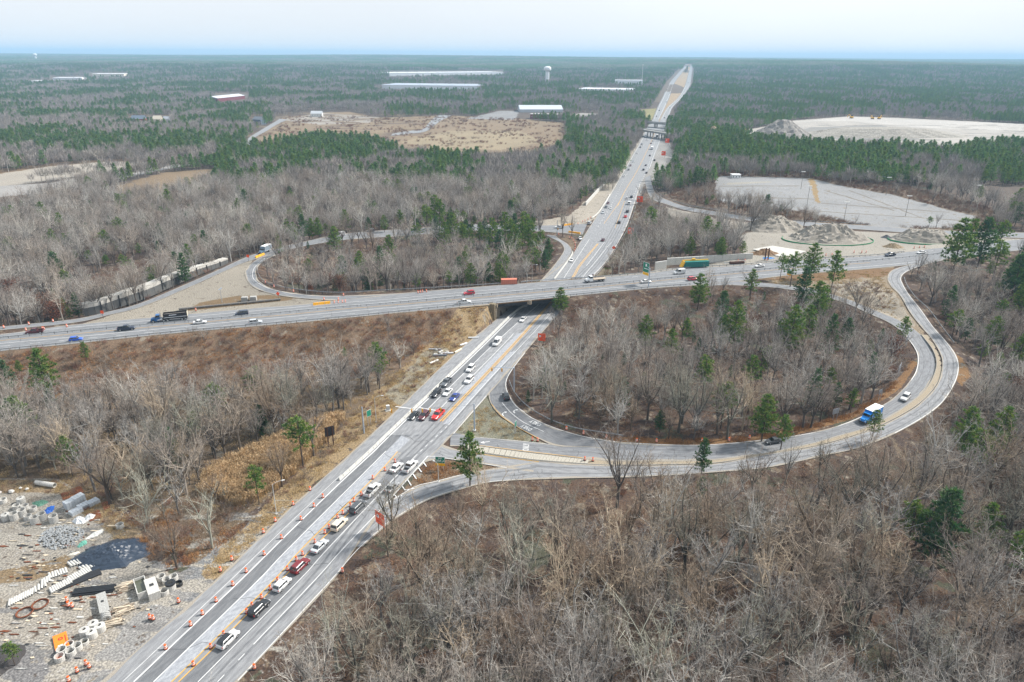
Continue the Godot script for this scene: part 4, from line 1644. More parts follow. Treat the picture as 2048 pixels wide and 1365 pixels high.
func build_bridge() -> void:
	var k := vecs(BRIDGE_CORNERS)
	var mid: Vector3 = (k[0] + k[1] + k[2] + k[3]) / 4
	var o := thing("road_bridge", "old girder bridge carrying the upper highway over the main road", "bridge", Vector3(mid.x, 0, mid.z))
	var p := k.map(func(q): return q - o.position)
	var concrete := rough_mat("stained bridge concrete", Color(0.42, 0.37, 0.29), "rust", 0.35)
	var stone := rough_mat("rubble stone facing", Color(0.40, 0.34, 0.25), "stone", 0.45)
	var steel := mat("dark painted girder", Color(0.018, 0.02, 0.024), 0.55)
	var rust := rough_mat("rusty fascia", Color(0.30, 0.19, 0.10), "rust", 0.6)
	var g := Geo.new()
	var lo := Vector3(0, -0.30, 0)
	var hi := Vector3(0, -0.02, 0)
	g.loft([[p[0] + lo, p[1] + lo, p[2] + lo, p[3] + lo], [p[0] + hi, p[1] + hi, p[2] + hi, p[3] + hi]])
	part("deck_slab", g.mesh(), concrete, o)
	for s in 8:
		var t := 0.015 + s * 0.97 / 7.0
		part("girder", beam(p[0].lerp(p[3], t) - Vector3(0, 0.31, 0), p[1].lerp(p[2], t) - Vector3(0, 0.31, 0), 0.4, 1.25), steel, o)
	part("fascia", beam(p[0] + Vector3(0, 0.12, 0), p[1] + Vector3(0, 0.12, 0), 0.35, 0.40), rust, o)
	part("fascia", beam(p[3] + Vector3(0, 0.12, 0), p[2] + Vector3(0, 0.12, 0), 0.35, 0.40), rust, o)
	for e in [[p[0], p[1]], [p[3], p[2]]]:
		var rail := part("parapet_rail", beam(e[0] + Vector3(0, 1.0, 0), e[1] + Vector3(0, 1.0, 0), 0.12, 0.25), mat("bridge rail steel", Color(0.38, 0.40, 0.42), 0.5, 0.2), o)
		for s in 13:
			part("rail_post", box_mesh(Vector3(0.14, 0.9, 0.14), e[0].lerp(e[1], s / 12.0) + Vector3(0, 0.5, 0)), mat("bridge rail steel", Color(0.38, 0.40, 0.42), 0.5, 0.2), rail)
	var down := Vector3(0, -0.32, 0)
	var near := (p[0] - p[3]).normalized() as Vector3
	var away := (p[0] - p[1]).normalized() as Vector3
	for e in [[p[0], p[3], away], [p[1], p[2], -away]]:
		part("abutment", beam(e[0] + e[2] * 0.75 + near * 0.6 + down, e[1] + e[2] * 0.75 - near * 0.6 + down, 1.5, 7.0), concrete, o)
		part("corner_pilaster", beam(e[0] + e[2] * 1.7 + near * 1.0 + Vector3(0, 0.3, 0), e[0] + e[2] * 1.7 - near * 0.9 + Vector3(0, 0.3, 0), 2.6, 7.6), stone, o)
		part("bearing_block", beam(e[0] + e[2] * 0.3 + near * 0.45 + Vector3(0, -0.2, 0), e[0] + e[2] * 0.3 - near * 0.5 + Vector3(0, -0.2, 0), 1.6, 1.3), concrete, o)
	part("pier_block", beam(p[0].lerp(p[1], 0.49) + near * 0.45 + Vector3(0, 0.1, 0), p[0].lerp(p[1], 0.49) - near * 0.3 + Vector3(0, 0.1, 0), 1.7, 1.7), concrete, o)
	# the stone wing wall runs back along the embankment
	var w0: Vector3 = p[0] + away * 2.6 + near * 0.9
	var w1: Vector3 = Vector3(-20.81, 6.5, -263.99) - o.position + near * 0.9
	part("wing_wall", beam(w0 + Vector3(0, 0.05, 0), w1 + Vector3(0, 0.05, 0), 0.9, 6.5), stone, o)
	part("wall_coping", beam(w0 + Vector3(0, 0.25, 0), w1 + Vector3(0, 0.25, 0), 1.1, 0.22), concrete, o)
	# small green street-name sign on the fascia
	var s0: Vector3 = p[0].lerp(p[1], 0.86) + near * 0.35
	var sg := part("street_sign", beam(s0 + Vector3(0, -0.1, 0), s0 + (p[1] - p[0]).normalized() * 2.0 + Vector3(0, -0.1, 0), 0.06, 0.55), mat("sign green", Color(0.01, 0.20, 0.12), 0.4), o)
	sg.set_meta("label", "small green sign fixed to the bridge fascia")

func pole(o: Node3D, called: String, top: Vector3, r0: float, r1: float, m: Material, from := Vector3.ZERO) -> void:
	var g := Geo.new()
	g.tube(from - Vector3(0, 0.3, 0), top, r0, r1, 10)
	part(called, g.mesh(), m, o)

func text_mesh(s: String, size: float) -> TextMesh:
	var t := TextMesh.new()
	var f := SystemFont.new()
	f.font_names = PackedStringArray(["Droid Sans"])
	f.font_weight = 700
	t.font = f
	t.text = s
	t.font_size = 32
	t.pixel_size = size / 32.0
	t.depth = 0.012
	return t

func street_lamp(at: Vector3, h: float, turn: float, arm: float, label: String) -> void:
	at.y = ground(at.x, at.z)
	var o := thing("street_lamp", label, "street lamp", at, turn, "street lamps")
	var m := mat("pale lamp pole", Color(0.52, 0.52, 0.50), 0.5, 0.2)
	pole(o, "pole", Vector3(0, h, 0), 0.11, 0.07, m)
	var g := Geo.new()
	g.path([Vector3(0, h - 0.1, 0), Vector3(arm * 0.3, h + 0.35, 0), Vector3(arm * 0.7, h + 0.5, 0), Vector3(arm, h + 0.5, 0)], 0.045, 6)
	part("arm", g.mesh(), m, o)
	g = Geo.new()
	g.box(Vector3(arm + 0.3, h + 0.48, 0), Vector3(0.75, 0.16, 0.3), Basis.IDENTITY, Vector2(0.8, 0.7))
	part("lamp_head", g.mesh(), mat("lamp housing", Color(0.62, 0.62, 0.60), 0.4), o)
	part("base", box_mesh(Vector3(0.5, 0.4, 0.5), Vector3(0, 0.05, 0)), rough_mat("pale new concrete", Color(0.68, 0.68, 0.66), "concrete"), o)

func board(at: Vector3, turn: float, w: float, h: float, lift: float, label: String, scale_text := 1.0) -> void:   # big orange roadwork board with a white shield
	at.y = ground(at.x, at.z)
	var o := thing("roadwork_sign", label, "road sign", at, turn, "orange roadwork boards")
	var orange := mat("fluorescent orange sheeting", Color(0.86, 0.085, 0.012), 0.45)
	var g := Geo.new()
	g.box(Vector3(0, lift + h / 2, 0), Vector3(w, h, 0.05))
	part("panel", g.mesh(), orange, o)
	for s in [-1, 1]:
		part("post", box_mesh(Vector3(0.14, lift + h, 0.14), Vector3(s * w * 0.28, (lift + h) / 2 - 0.1, -0.12)), mat("dark sign post", Color(0.06, 0.05, 0.045), 0.7), o)
	part("number_plate", box_mesh(Vector3(w * 0.26, h * 0.24, 0.012), Vector3(-w * 0.22, lift + h * 0.63, 0.034)), mat("white sign sheeting", Color(0.8, 0.8, 0.8), 0.4), o)
	part("number", box_mesh(Vector3(w * 0.10, h * 0.10, 0.008), Vector3(-w * 0.22, lift + h * 0.63, 0.046)), mat("black sign print", Color(0.02, 0.02, 0.02), 0.5), o)
	var b := Geo.new()
	for k in 3:
		b.box(Vector3(w * 0.16, lift + h * (0.74 - k * 0.13), 0.03), Vector3(w * 0.34, h * 0.045, 0.012))
	b.box(Vector3(0, lift + h * 0.24, 0.03), Vector3(w * 0.7, h * 0.06, 0.012))
	part("legend", b.mesh(), mat("dark red sign print", Color(0.45, 0.02, 0.01), 0.5), o)

func green_sign(at: Vector3, turn: float, w: float, h: float, lift: float, label: String, lines: Array, yellow: float) -> Node3D:
	at.y = ground(at.x, at.z)
	var o := thing("highway_sign", label, "road sign", at, turn, "green highway signs")
	var white := mat("white sign sheeting", Color(0.8, 0.8, 0.8), 0.4)
	part("border", box_mesh(Vector3(w, h, 0.04), Vector3(0, lift + h / 2, 0)), white, o)
	part("panel", box_mesh(Vector3(w - 0.1, h - 0.1, 0.04), Vector3(0, lift + h / 2, 0.008)), mat("sign green", Color(0.01, 0.20, 0.12), 0.4), o)
	if yellow > 0:
		part("yellow_panel", box_mesh(Vector3(w, yellow, 0.04), Vector3(0, lift - yellow / 2 - 0.02, 0)), mat("sign yellow", Color(0.82, 0.42, 0.01), 0.4), o)
	for s in [-1, 1]:
		part("post", box_mesh(Vector3(0.12, lift + h, 0.12), Vector3(s * w * 0.3, (lift + h) / 2 - 0.2, -0.1)), mat("galvanised post", Color(0.4, 0.41, 0.42), 0.5, 0.3), o)
	for l in lines:
		var t := part("lettering", text_mesh(l[0], l[1]), white, o)
		t.position = Vector3(l[2], lift + l[3], 0.036)
	return o

func signal_head(parent: Node3D, at: Vector3, turn: float, hang: float) -> void:
	var yellow := mat("signal yellow", Color(0.72, 0.36, 0.01), 0.45)
	var g := Geo.new()
	g.box(Vector3(0, -0.55, 0), Vector3(0.36, 1.1, 0.28))
	for k in 3:
		g.tube(Vector3(0, -0.18 - 0.36 * k, 0.14), Vector3(0, -0.18 - 0.36 * k, 0.36), 0.14, 0.13, 8, false)
	var h := part("signal_head", g.mesh(), yellow, parent)
	h.position = at - Vector3(0, hang, 0)
	h.rotation.y = turn
	for k in 3:
		g = Geo.new()
		g.tube(Vector3(0, -0.18 - 0.36 * k, 0.13), Vector3(0, -0.18 - 0.36 * k, 0.16), 0.12, 0.12, 8)
		part("lens", g.mesh(), mat(["red lens", "amber lens", "green lens"][k], [Color(0.09, 0.01, 0.01), Color(0.10, 0.05, 0.005), Color(0.005, 0.06, 0.03)][k], 0.3), h)

func build_roadside() -> void:
	var grey_blue := mat("blue-grey signal pole", Color(0.36, 0.42, 0.50), 0.45, 0.2)
	var wire := mat("black cable", Color(0.02, 0.02, 0.02), 0.6)
	street_lamp(Vector3(-55.23, 0, -135.92), 8.2, 0.5, 2.2, "pale street lamp between the reeds and the gravel shoulder")
	street_lamp(Vector3(-39.91, 0, -180.63), 8.0, 0.3, 2.0, "pale street lamp beside the white electrical cabinet")
	street_lamp(Vector3(16.47, 0, -253.9), 7.4, PI + 0.3, 2.4, "street lamp beside the pine at the bridge")
	street_lamp(Vector3(9.47, 0, -320.76), 7.8, 0.0, 1.8, "street lamp behind the bridge by the closed ramp")
	street_lamp(Vector3(50.64, 0, -355.07), 8.0, PI + 0.4, 1.6, "street lamp on the grassy bank past the bridge")
	street_lamp(Vector3(21.38, 5, -274.27), 9.0, 0.0, 0.8, "tall thin pole rising from the trees at the bridge")
	street_lamp(Vector3(-18.44, 0, -149.6), 5.2, 2.4, 1.2, "short lamp post in the leaf-strewn gore behind the exit sign")
	# span wire signals across the main road
	var a := Vector3(-42.23, 0, -174.12)
	var b := Vector3(-10.68, 0, -175.93)
	var o := thing("signal_span", "traffic signals hung on a wire between two blue-grey poles at the stop line", "traffic light", a)
	pole(o, "pole", Vector3(0, 8.3, 0), 0.24, 0.17, grey_blue)
	pole(o, "pole", b - a + Vector3(0, 8.5, 0), 0.26, 0.18, grey_blue, b - a)
	part("pole_footing", box_mesh(Vector3(0.9, 0.3, 0.9), b - a), rough_mat("pale new concrete", Color(0.68, 0.68, 0.66), "concrete"), o)
	var pts := []
	for k in 21:
		var t := k / 20.0
		pts.append((b - a) * t + Vector3(0, lerpf(8.1, 8.3, t) - 3.2 * t * (1.0 - t), 0))
	var g := Geo.new()
	g.path(pts, 0.025, 4)
	part("span_wire", g.mesh(), wire, o)
	for t in [0.26, 0.44, 0.535, 0.605, 0.70]:
		var q: Vector3 = (b - a) * t + Vector3(0, lerpf(8.1, 8.3, t) - 3.2 * t * (1.0 - t), 0)
		signal_head(o, q, PI + 0.4 if t > 0.5 else 0.35, 0.1)
	# mast arm at the looping ramp
	var c := Vector3(0.74, 0, -201.33)
	o = thing("mast_arm_signal", "traffic signals on a mast arm over the right-turn lanes", "traffic light", c)
	pole(o, "pole", Vector3(0, 8.4, 0), 0.2, 0.15, grey_blue)
	g = Geo.new()
	g.tube(Vector3(0, 8.2, 0), Vector3(-7.6, 8.5, 0), 0.12, 0.07, 8)
	part("mast_arm", g.mesh(), grey_blue, o)
	signal_head(o, Vector3(-7.1, 8.5, 0), 0.35, 0.3)
	signal_head(o, Vector3(-3.9, 8.35, 0), 0.35, 0.3)
	# signals on the far corner of the upper intersection
	c = Vector3(26.91, 0, -414.4)
	o = thing("signal_pole", "blue-grey signal pole at the far corner beside the yellow barriers", "traffic light", c)
	pole(o, "pole", Vector3(0, 9.0, 0), 0.2, 0.15, grey_blue)
	signal_head(o, Vector3(0.4, 4.5, 0), 0.6, 0.3)
	# electrical cabinet
	o = thing("electrical_cabinet", "white electrical cabinet on a slab beside the street lamp", "cabinet", Vector3(-37.71, 0, -188.17), 0.4)
	o.position.y = ground(o.position.x, o.position.z)
	part("cabinet", box_mesh(Vector3(1.0, 1.6, 0.8), Vector3(0, 0.9, 0)), mat("cabinet enamel", Color(0.6, 0.61, 0.6), 0.4), o)
	part("door", box_mesh(Vector3(0.8, 1.3, 0.04), Vector3(0, 0.95, 0.41)), mat("cabinet door", Color(0.52, 0.53, 0.53), 0.4), o)
	part("slab", box_mesh(Vector3(1.8, 0.25, 1.5), Vector3(0, 0.0, 0)), rough_mat("pale new concrete", Color(0.68, 0.68, 0.66), "concrete"), o)
	# billboard seen from behind
	o = thing("sign_board", "dark wooden sign board on two rusty steel posts seen from behind", "road sign", Vector3(-49.98, 0, -167.13), 0.55)
	o.position.y = ground(o.position.x, o.position.z)
	var brown := rough_mat("weathered sign planks", Color(0.055, 0.05, 0.055), "earth", 0.8)
	for k in 7:
		part("plank", box_mesh(Vector3(2.7, 0.4, 0.06), Vector3(0, 3.4 + k * 0.42, 0)), brown, o)
	for s in [-1, 1]:
		part("post", box_mesh(Vector3(0.25, 6.4, 0.25), Vector3(s * 0.7, 3.0, 0.18)), rough_mat("rusty steel", Color(0.11, 0.045, 0.025), "rust", 0.6), o)
	# orange boards
	board(Vector3(-29.41, 0, -129.1), -0.75, 3.3, 3.3, 2.3, "orange roadwork board with a white number plate at the edge of the near wood", 1.0)
	board(Vector3(11.06, 0, -240.53), -0.25, 2.9, 2.9, 1.9, "orange roadwork board half hidden by twigs before the bridge")
	board(Vector3(70.85, 0, -410.41), -0.2, 3.6, 3.9, 2.0, "orange roadwork board on the bank opposite the far intersection")
	board(Vector3(92.98, 0, -510.18), -0.2, 4.2, 4.2, 2.0, "orange roadwork board before the narrow road forks off")
	board(Vector3(161.29, 0, -765.6), -0.2, 4.4, 4.4, 2.5, "orange roadwork board beside the muddy strip")
	board(Vector3(188.72, 0, -880.22), -0.2, 4.8, 5.0, 3.0, "orange roadwork board in front of the far bridge")
	for q in [[Vector3(55.85, 0, -374.38), 1.5, "orange diamond sign on two posts on the grassy bank"], [Vector3(-129.42, 6.3, -329.87), 1.3, "orange octagonal sign by the yellow barrier of the west ramp"], [Vector3(-96.86, 6.3, -272.86), 1.2, "orange diamond sign at the tip of the straw-covered gore"], [Vector3(-156.62, 6.3, -249.3), 1.2, "tall orange marker panel between the ramp and the highway"], [Vector3(224.05, 2, -1026.29), 2.4, "red-orange diamond sign beyond the far bridge"]]:
		var at: Vector3 = q[0]
		at.y = ground(at.x, at.z)
		o = thing("warning_sign", q[2], "road sign", at, -0.1, "orange warning signs")
		g = Geo.new()
		g.box(Vector3(0, 2.0 + q[1] * 0.5, 0), Vector3(q[1], q[1], 0.04), Basis(Vector3(0, 0, 1), PI / 4) if "diamond" in q[2] else Basis.IDENTITY)
		part("panel", g.mesh(), mat("fluorescent orange sheeting", Color(0.86, 0.085, 0.012), 0.45), o)
		part("post", box_mesh(Vector3(0.1, 2.4, 0.1), Vector3(0, 1.1, -0.08)), mat("dark sign post", Color(0.06, 0.05, 0.045), 0.7), o)
	# green signs
	o = green_sign(Vector3(-18.45, 0, -154.89), -0.12, 2.5, 1.9, 2.4, "green exit sign reading EXIT 20A above a yellow panel at the gore", [["EXIT", 0.5, 0.0, 1.45], ["20A", 0.8, -0.35, 0.72]], 0.75)
	g = Geo.new()
	g.box(Vector3(0.78, 3.0, 0.036), Vector3(0.62, 0.12, 0.012), Basis(Vector3(0, 0, 1), PI / 4))
	g.box(Vector3(0.88, 3.22, 0.036), Vector3(0.36, 0.12, 0.012))
	g.box(Vector3(1.0, 3.1, 0.036), Vector3(0.12, 0.36, 0.012))
	part("arrow", g.mesh(), mat("white sign sheeting", Color(0.8, 0.8, 0.8), 0.4), o)
	green_sign(Vector3(-41.48, 0, -178.8), 0.9, 1.6, 2.0, 3.0, "small green sign beside the pale street lamp", [], 0.0)
	green_sign(Vector3(1.16, 0, -174.62), 1.2, 1.3, 1.9, 2.2, "narrow green sign turned edge-on in the triangular island", [], 0.0)
	green_sign(Vector3(127, 6.2, -306.99), -0.9, 2.2, 1.8, 2.2, "green sign above the yellow panel where the ramp leaves the upper highway", [], 0.6)
	o = thing("overhead_sign", "tall green and yellow sign on a cantilever pole over the upper highway", "road sign", Vector3(59.9, 6.3, -291.97))
	pole(o, "pole", Vector3(0, 8.6, 0), 0.24, 0.18, grey_blue)
	g = Geo.new()
	for y in [7.4, 8.4]:
		g.tube(Vector3(0, y, 0), Vector3(-1.0, y + 0.3, -5.2), 0.1, 0.08, 6)
	part("cantilever", g.mesh(), grey_blue, o)
	var panel := Node3D.new()
	panel.name = "sign_panel"
	o.add_child(panel)
	panel.position = Vector3(-1.0, 8.0, -3.6)
	panel.rotation.y = -0.95
	part("border", box_mesh(Vector3(3.6, 4.4, 0.06)), mat("white sign sheeting", Color(0.8, 0.8, 0.8), 0.4), panel)
	part("green_panel", box_mesh(Vector3(3.5, 4.3, 0.06), Vector3(0, 0, 0.01)), mat("sign green", Color(0.01, 0.20, 0.12), 0.4), panel)
	part("route_shield", box_mesh(Vector3(0.8, 1.2, 0.03), Vector3(0, 1.0, 0.04)), mat("white sign sheeting", Color(0.8, 0.8, 0.8), 0.4), panel)
	part("legend", box_mesh(Vector3(2.4, 0.3, 0.03), Vector3(0, -0.6, 0.04)), mat("white sign sheeting", Color(0.8, 0.8, 0.8), 0.4), panel)
	part("yellow_panel", box_mesh(Vector3(3.5, 1.2, 0.06), Vector3(0, -2.9, 0)), mat("sign yellow", Color(0.82, 0.42, 0.01), 0.4), panel)
	for q in [[Vector3(128.57, 3, -209.98), 0.9, 4.2, 2.6, "grey back of a sign beside the inside of the looping ramp"], [Vector3(143.7, 3.4, -234.35), 0.9, 3.4, 2.2, "grey back of a sign at the end of the inner ramp lane"], [Vector3(114.54, 1.5, -193.83), 0.6, 1.8, 1.2, "small grey sign back in the orange grass of the looping ramp"], [Vector3(95.61, 1.2, -181.88), 0.4, 2.4, 1.7, "grey sign back at the bend of the orange grass verge"]]:
		var at: Vector3 = q[0]
		at.y = ground(at.x, at.z)
		o = thing("blank_sign", q[4], "road sign", at, q[1], "backs of road signs")
		part("panel", box_mesh(Vector3(q[2], q[3], 0.06), Vector3(0, 2.2 + q[3] / 2, 0)), mat("bare aluminium", Color(0.40, 0.42, 0.46), 0.45, 0.3), o)
		for s in [-1, 1]:
			part("post", box_mesh(Vector3(0.12, 2.4 + q[3], 0.12), Vector3(s * q[2] * 0.3, (2.2 + q[3]) / 2, 0.1)), mat("galvanised post", Color(0.4, 0.41, 0.42), 0.5, 0.3), o)
	# yellow water-filled barriers
	for q in [[Vector3(-80.38, 6.5, -264.77), Vector3(-73.95, 6.5, -267.34), "yellow barrier at the merge of the tight ramp"], [Vector3(-127.88, 6.3, -335.37), Vector3(-125.73, 6.3, -342.01), "yellow barrier where the west ramps part"], [Vector3(32.07, 0.1, -437.57), Vector3(38.79, 0.1, -442.01), "yellow barrier on the outer side of the far ramp mouth"], [Vector3(34.32, 0, -420.4), Vector3(41.21, 0, -416.67), "yellow barrier on the inner side of the far ramp mouth"]]:
		var e0: Vector3 = q[0]
		var e1: Vector3 = q[1]
		o = thing("plastic_barrier", q[2], "barrier", e0 + Vector3(0, 0.06, 0), 0.0, "yellow plastic barriers")
		var n := maxi(2, int(e0.distance_to(e1) / 1.9))
		for k in n:
			g = Geo.new()
			var u := (e1 - e0) * (k + 0.03) / n
			var v := (e1 - e0) * (k + 0.97) / n
			var along := (v - u).normalized()
			g.box((u + v) / 2 + Vector3(0, 0.5, 0), Vector3(u.distance_to(v), 1.0, 0.7), Basis(along, Vector3.UP, along.cross(Vector3.UP)), Vector2(1, 0.5))
			part("section", g.mesh(), mat("yellow barrier plastic", Color(0.85, 0.40, 0.01), 0.5), o)

# ---------------------------------------------------------------- pipe yard, gravel site, far buildings
func set_down(o: Node3D, dy := 0.0) -> void:
	o.position.y = ground(o.position.x, o.position.z) + dy

func mound(called: String, label: String, at: Vector3, size: Vector3, turn: float, m: Material, flat: float, sd: int, lumps := 0.12) -> Node3D:
	var o := thing(called, label, "mound", at, turn)
	set_down(o, -0.2)
	var n := FastNoiseLite.new()
	n.seed = sd
	n.frequency = 0.9
	var g := Geo.new()
	var rings := 18
	var around := 48
	var pts := []
	for r in rings + 1:
		var f := float(r) / rings
		var ring := []
		for s in around:
			var a := TAU * s / around
			var w := 1.0 + (0.16 + lumps * 0.5) * n.get_noise_2d(cos(a) * 1.1, sin(a) * 1.1) + (0.05 + lumps * 0.25) * n.get_noise_2d(cos(a) * 4, sin(a) * 4)
			var y := clampf((1.0 - f) / (1.0 - flat), 0, 1)
			y += lumps * n.get_noise_3d(cos(a) * f * 2.4, sin(a) * f * 2.4, 3.0) * (1.0 - f) * 1.6 + (0.03 + lumps * 0.35) * n.get_noise_2d(cos(a) * 7 * f, sin(a) * 7 * f + r * 0.3) * minf(1.0, (1.0 - f) * 5)
			ring.append(Vector3(cos(a) * f * w * size.x / 2, y * size.y, sin(a) * f * w * size.z / 2))
		pts.append(ring)
	for r in rings:
		for s in around:
			var t := (s + 1) % around
			if r:
				g.quad(pts[r][s], pts[r][t], pts[r + 1][t], pts[r + 1][s])
			else:
				g.tri(pts[0][0], pts[1][t], pts[1][s])
	part("heap", g.mesh(), m, o)
	return o

func ring_mesh(r: float, h: float, wall: float) -> ArrayMesh:
	var g := Geo.new()
	g.lathe([Vector2(r - wall, 0.03), Vector2(r, 0), Vector2(r, h - 0.03), Vector2(r - 0.03, h), Vector2(r - wall, h), Vector2(r - wall, 0.03)], 18)
	return g.mesh()

func pipe_mesh(r: float, long: float, wall: float) -> ArrayMesh:   # lies along x
	var g := Geo.new()
	g.lathe([Vector2(r - wall, 0), Vector2(r, 0), Vector2(r, long), Vector2(r - wall, long), Vector2(r - wall, 0)], 12)
	for k in g.v.size():
		g.v[k] = Vector3(g.v[k].y - long / 2, g.v[k].x + r, g.v[k].z)
		g.n[k] = Vector3(g.n[k].y, g.n[k].x, g.n[k].z)
	g.i.reverse()
	return g.mesh()

func build_yard() -> void:
	var pre := rough_mat("precast concrete", Color(0.66, 0.65, 0.625), "concrete", 0.35)
	var grey := rough_mat("grey cement", Color(0.46, 0.46, 0.45), "concrete", 0.35)
	var inside_dark := rough_mat("wet sediment", Color(0.12, 0.115, 0.09), "earth", 0.5)
	var black := mat("black plastic", Color(0.016, 0.017, 0.02), 0.5)
	var steel := rough_mat("rusty plate", Color(0.26, 0.085, 0.035), "rust", 0.4)
	# manhole rings
	var ring := ring_mesh(0.85, 1.05, 0.13)
	var tall := ring_mesh(0.95, 1.7, 0.13)
	var low := ring_mesh(0.8, 0.7, 0.12)
	var cone := Geo.new()
	cone.lathe([Vector2(0.95, 0), Vector2(0.95, 0.9), Vector2(0.9, 1.35), Vector2(0.36, 1.5), Vector2(0.34, 1.2)], 18)
	var cone_mesh := cone.mesh()
	for q in [[Vector3(-80.33, 0, -93.06), ring, "with an orange scrap inside, by the gravel shoulder", 1], [Vector3(-79.1, 0, -94.3), ring, "in the front pair beside the orange sign", 0], [Vector3(-78.66, 0, -95.56), ring, "at the corner of the lying orange sign", 0], [Vector3(-80.57, 0, -96.24), low, "touching the lying orange sign", 0], [Vector3(-80.92, 0, -94.63), ring, "holding a puddle, next to the lying orange sign", 0], [Vector3(-78.18, 0, -96.84), low, "standing alone between the sign and the capped rings", 0], [Vector3(-77.68, 0, -98.51), cone_mesh, "capped with a tapered top, nearest the lumber", 0], [Vector3(-79.25, 0, -98.98), cone_mesh, "capped with a tapered top, behind the row", 0], [Vector3(-77, 0, -100.1), cone_mesh, "tall and capped, against the lumber", 0], [Vector3(-78.58, 0, -100.7), cone_mesh, "capped, at the end of the culvert", 0], [Vector3(-71.97, 0, -113.77), ring, "against the far tank by the fence", 0], [Vector3(-70.44, 0, -112.9), ring, "half full, between the tank and the black-banded ring", 0], [Vector3(-69.42, 0, -113.8), ring, "by the rusty brush at the fence corner", 0], [Vector3(-68.69, 0, -111.04), tall, "with a black rubber collar beside the tanks", 2], [Vector3(-67.72, 0, -112.2), low, "wholly black, at the end of the tank group", 3], [Vector3(-69.38, 0, -109.62), ring, "in front of the open tank", 0], [Vector3(-122.23, 0, -139.83), ring, "at the back of the ring stack near the stones", 0], [Vector3(-117.88, 0, -139.87), cone_mesh, "capped, in front of the rusty beams", 0], [Vector3(-117.41, 0, -137.48), ring, "in the second row of the ring stack", 0], [Vector3(-115.43, 0, -137.49), ring, "next to the blue tarpaulin", 0], [Vector3(-113.03, 0, -136.73), ring, "beside the blue tarpaulin", 0], [Vector3(-117.19, 0, -133.43), cone_mesh, "with a side hole at the front of the stack", 0], [Vector3(-115.29, 0, -133.44), tall, "tall, at the front of the ring stack", 0], [Vector3(-114.34, 0, -134.78), tall, "tall, with a dark side hole", 0], [Vector3(-112.25, 0, -133.66), ring, "behind the tallest front ring", 0], [Vector3(-109.85, 0, -132.37), tall, "tallest of the front row", 0], [Vector3(-109.06, 0, -133.69), tall, "with a side hole at the end of the row", 0], [Vector3(-105.86, 0, -132.97), tall, "wide, under a slab beside the rock heap", 0], [Vector3(-89.36, 0, -130.72), ring, "standing alone at the edge of the brush", 0]]:
		var o := thing("manhole_ring", "pale concrete manhole ring " + q[2], "concrete ring", q[0], rng.randf() * TAU, "concrete manhole rings")
		set_down(o)
		part("ring", q[1], black if q[3] == 3 else pre, o)
		var g := Geo.new()
		if q[1] != cone_mesh:
			g.lathe([Vector2(0.7, 0.15), Vector2(0, 0.16)], 14)
			part("sediment", g.mesh(), inside_dark if q[3] != 1 else mat("orange drum plastic", Color(0.80, 0.13, 0.015), 0.5), o)
		if q[3] == 2:
			g = Geo.new()
			g.lathe([Vector2(0.98, 1.3), Vector2(0.99, 1.72), Vector2(0.5, 1.74)], 18)
			part("collar", g.mesh(), black, o)
	# tanks and culvert
	for q in [[Vector3(-74.36, 0, -110.56), "open concrete tank half full of murky water beside the fence", true], [Vector3(-71.95, 0, -110.16), "closed concrete tank with a square hatch beside the manhole rings", false]]:
		var o := thing("concrete_tank", q[1], "tank", q[0], 0.62, "concrete tanks")
		set_down(o)
		var g := Geo.new()
		for s in [-1, 1]:
			g.box(Vector3(s * 0.98, 0.8, 0), Vector3(0.16, 1.6, 5.2))
			g.box(Vector3(0, 0.8, s * 2.52), Vector3(1.8, 1.6, 0.16))
		g.box(Vector3(0, 0.08, 0), Vector3(1.8, 0.16, 4.9))
		part("walls", g.mesh(), pre, o)
		if q[2]:
			part("water", box_mesh(Vector3(1.8, 0.05, 4.88), Vector3(0, 1.0, 0)), mat("murky water", Color(0.075, 0.08, 0.055), 0.12), o)
		else:
			part("lid", box_mesh(Vector3(2.12, 0.14, 5.2), Vector3(0, 1.67, 0)), pre, o)
			part("hatch", box_mesh(Vector3(0.8, 0.05, 0.8), Vector3(0, 1.76, -0.2)), mat("open hatch", Color(0.03, 0.03, 0.03), 0.8), o)
	var c := thing("box_culvert", "long grey concrete culvert block lying beside the lumber", "culvert", Vector3(-79.62, 0, -105.98), 0.62)
	set_down(c)
	part("block", box_mesh(Vector3(1.7, 1.3, 6.2), Vector3(0, 0.65, 0)), grey, c)
	part("hole", box_mesh(Vector3(0.5, 0.04, 0.6), Vector3(0, 1.31, -0.3)), mat("open hatch", Color(0.03, 0.03, 0.03), 0.8), c)
	for k in 3:
		var e := part("end_piece", ring_mesh(0.85, 0.35, 0.3), grey, c)
		e.position = Vector3(0.0, 0.85, 3.5 + k * 0.55)
		e.rotation = Vector3(PI / 2, 0, 0)
	# pipes
	var big := thing("large_pipe", "large pale concrete pipe lying alone in the dead grass", "pipe", Vector3(-116.57, 0, -147.05), -0.22)
	set_down(big)
	part("pipe", pipe_mesh(0.62, 5.6, 0.09), pre, big)
	var pm := pipe_mesh(0.24, 2.1, 0.05)
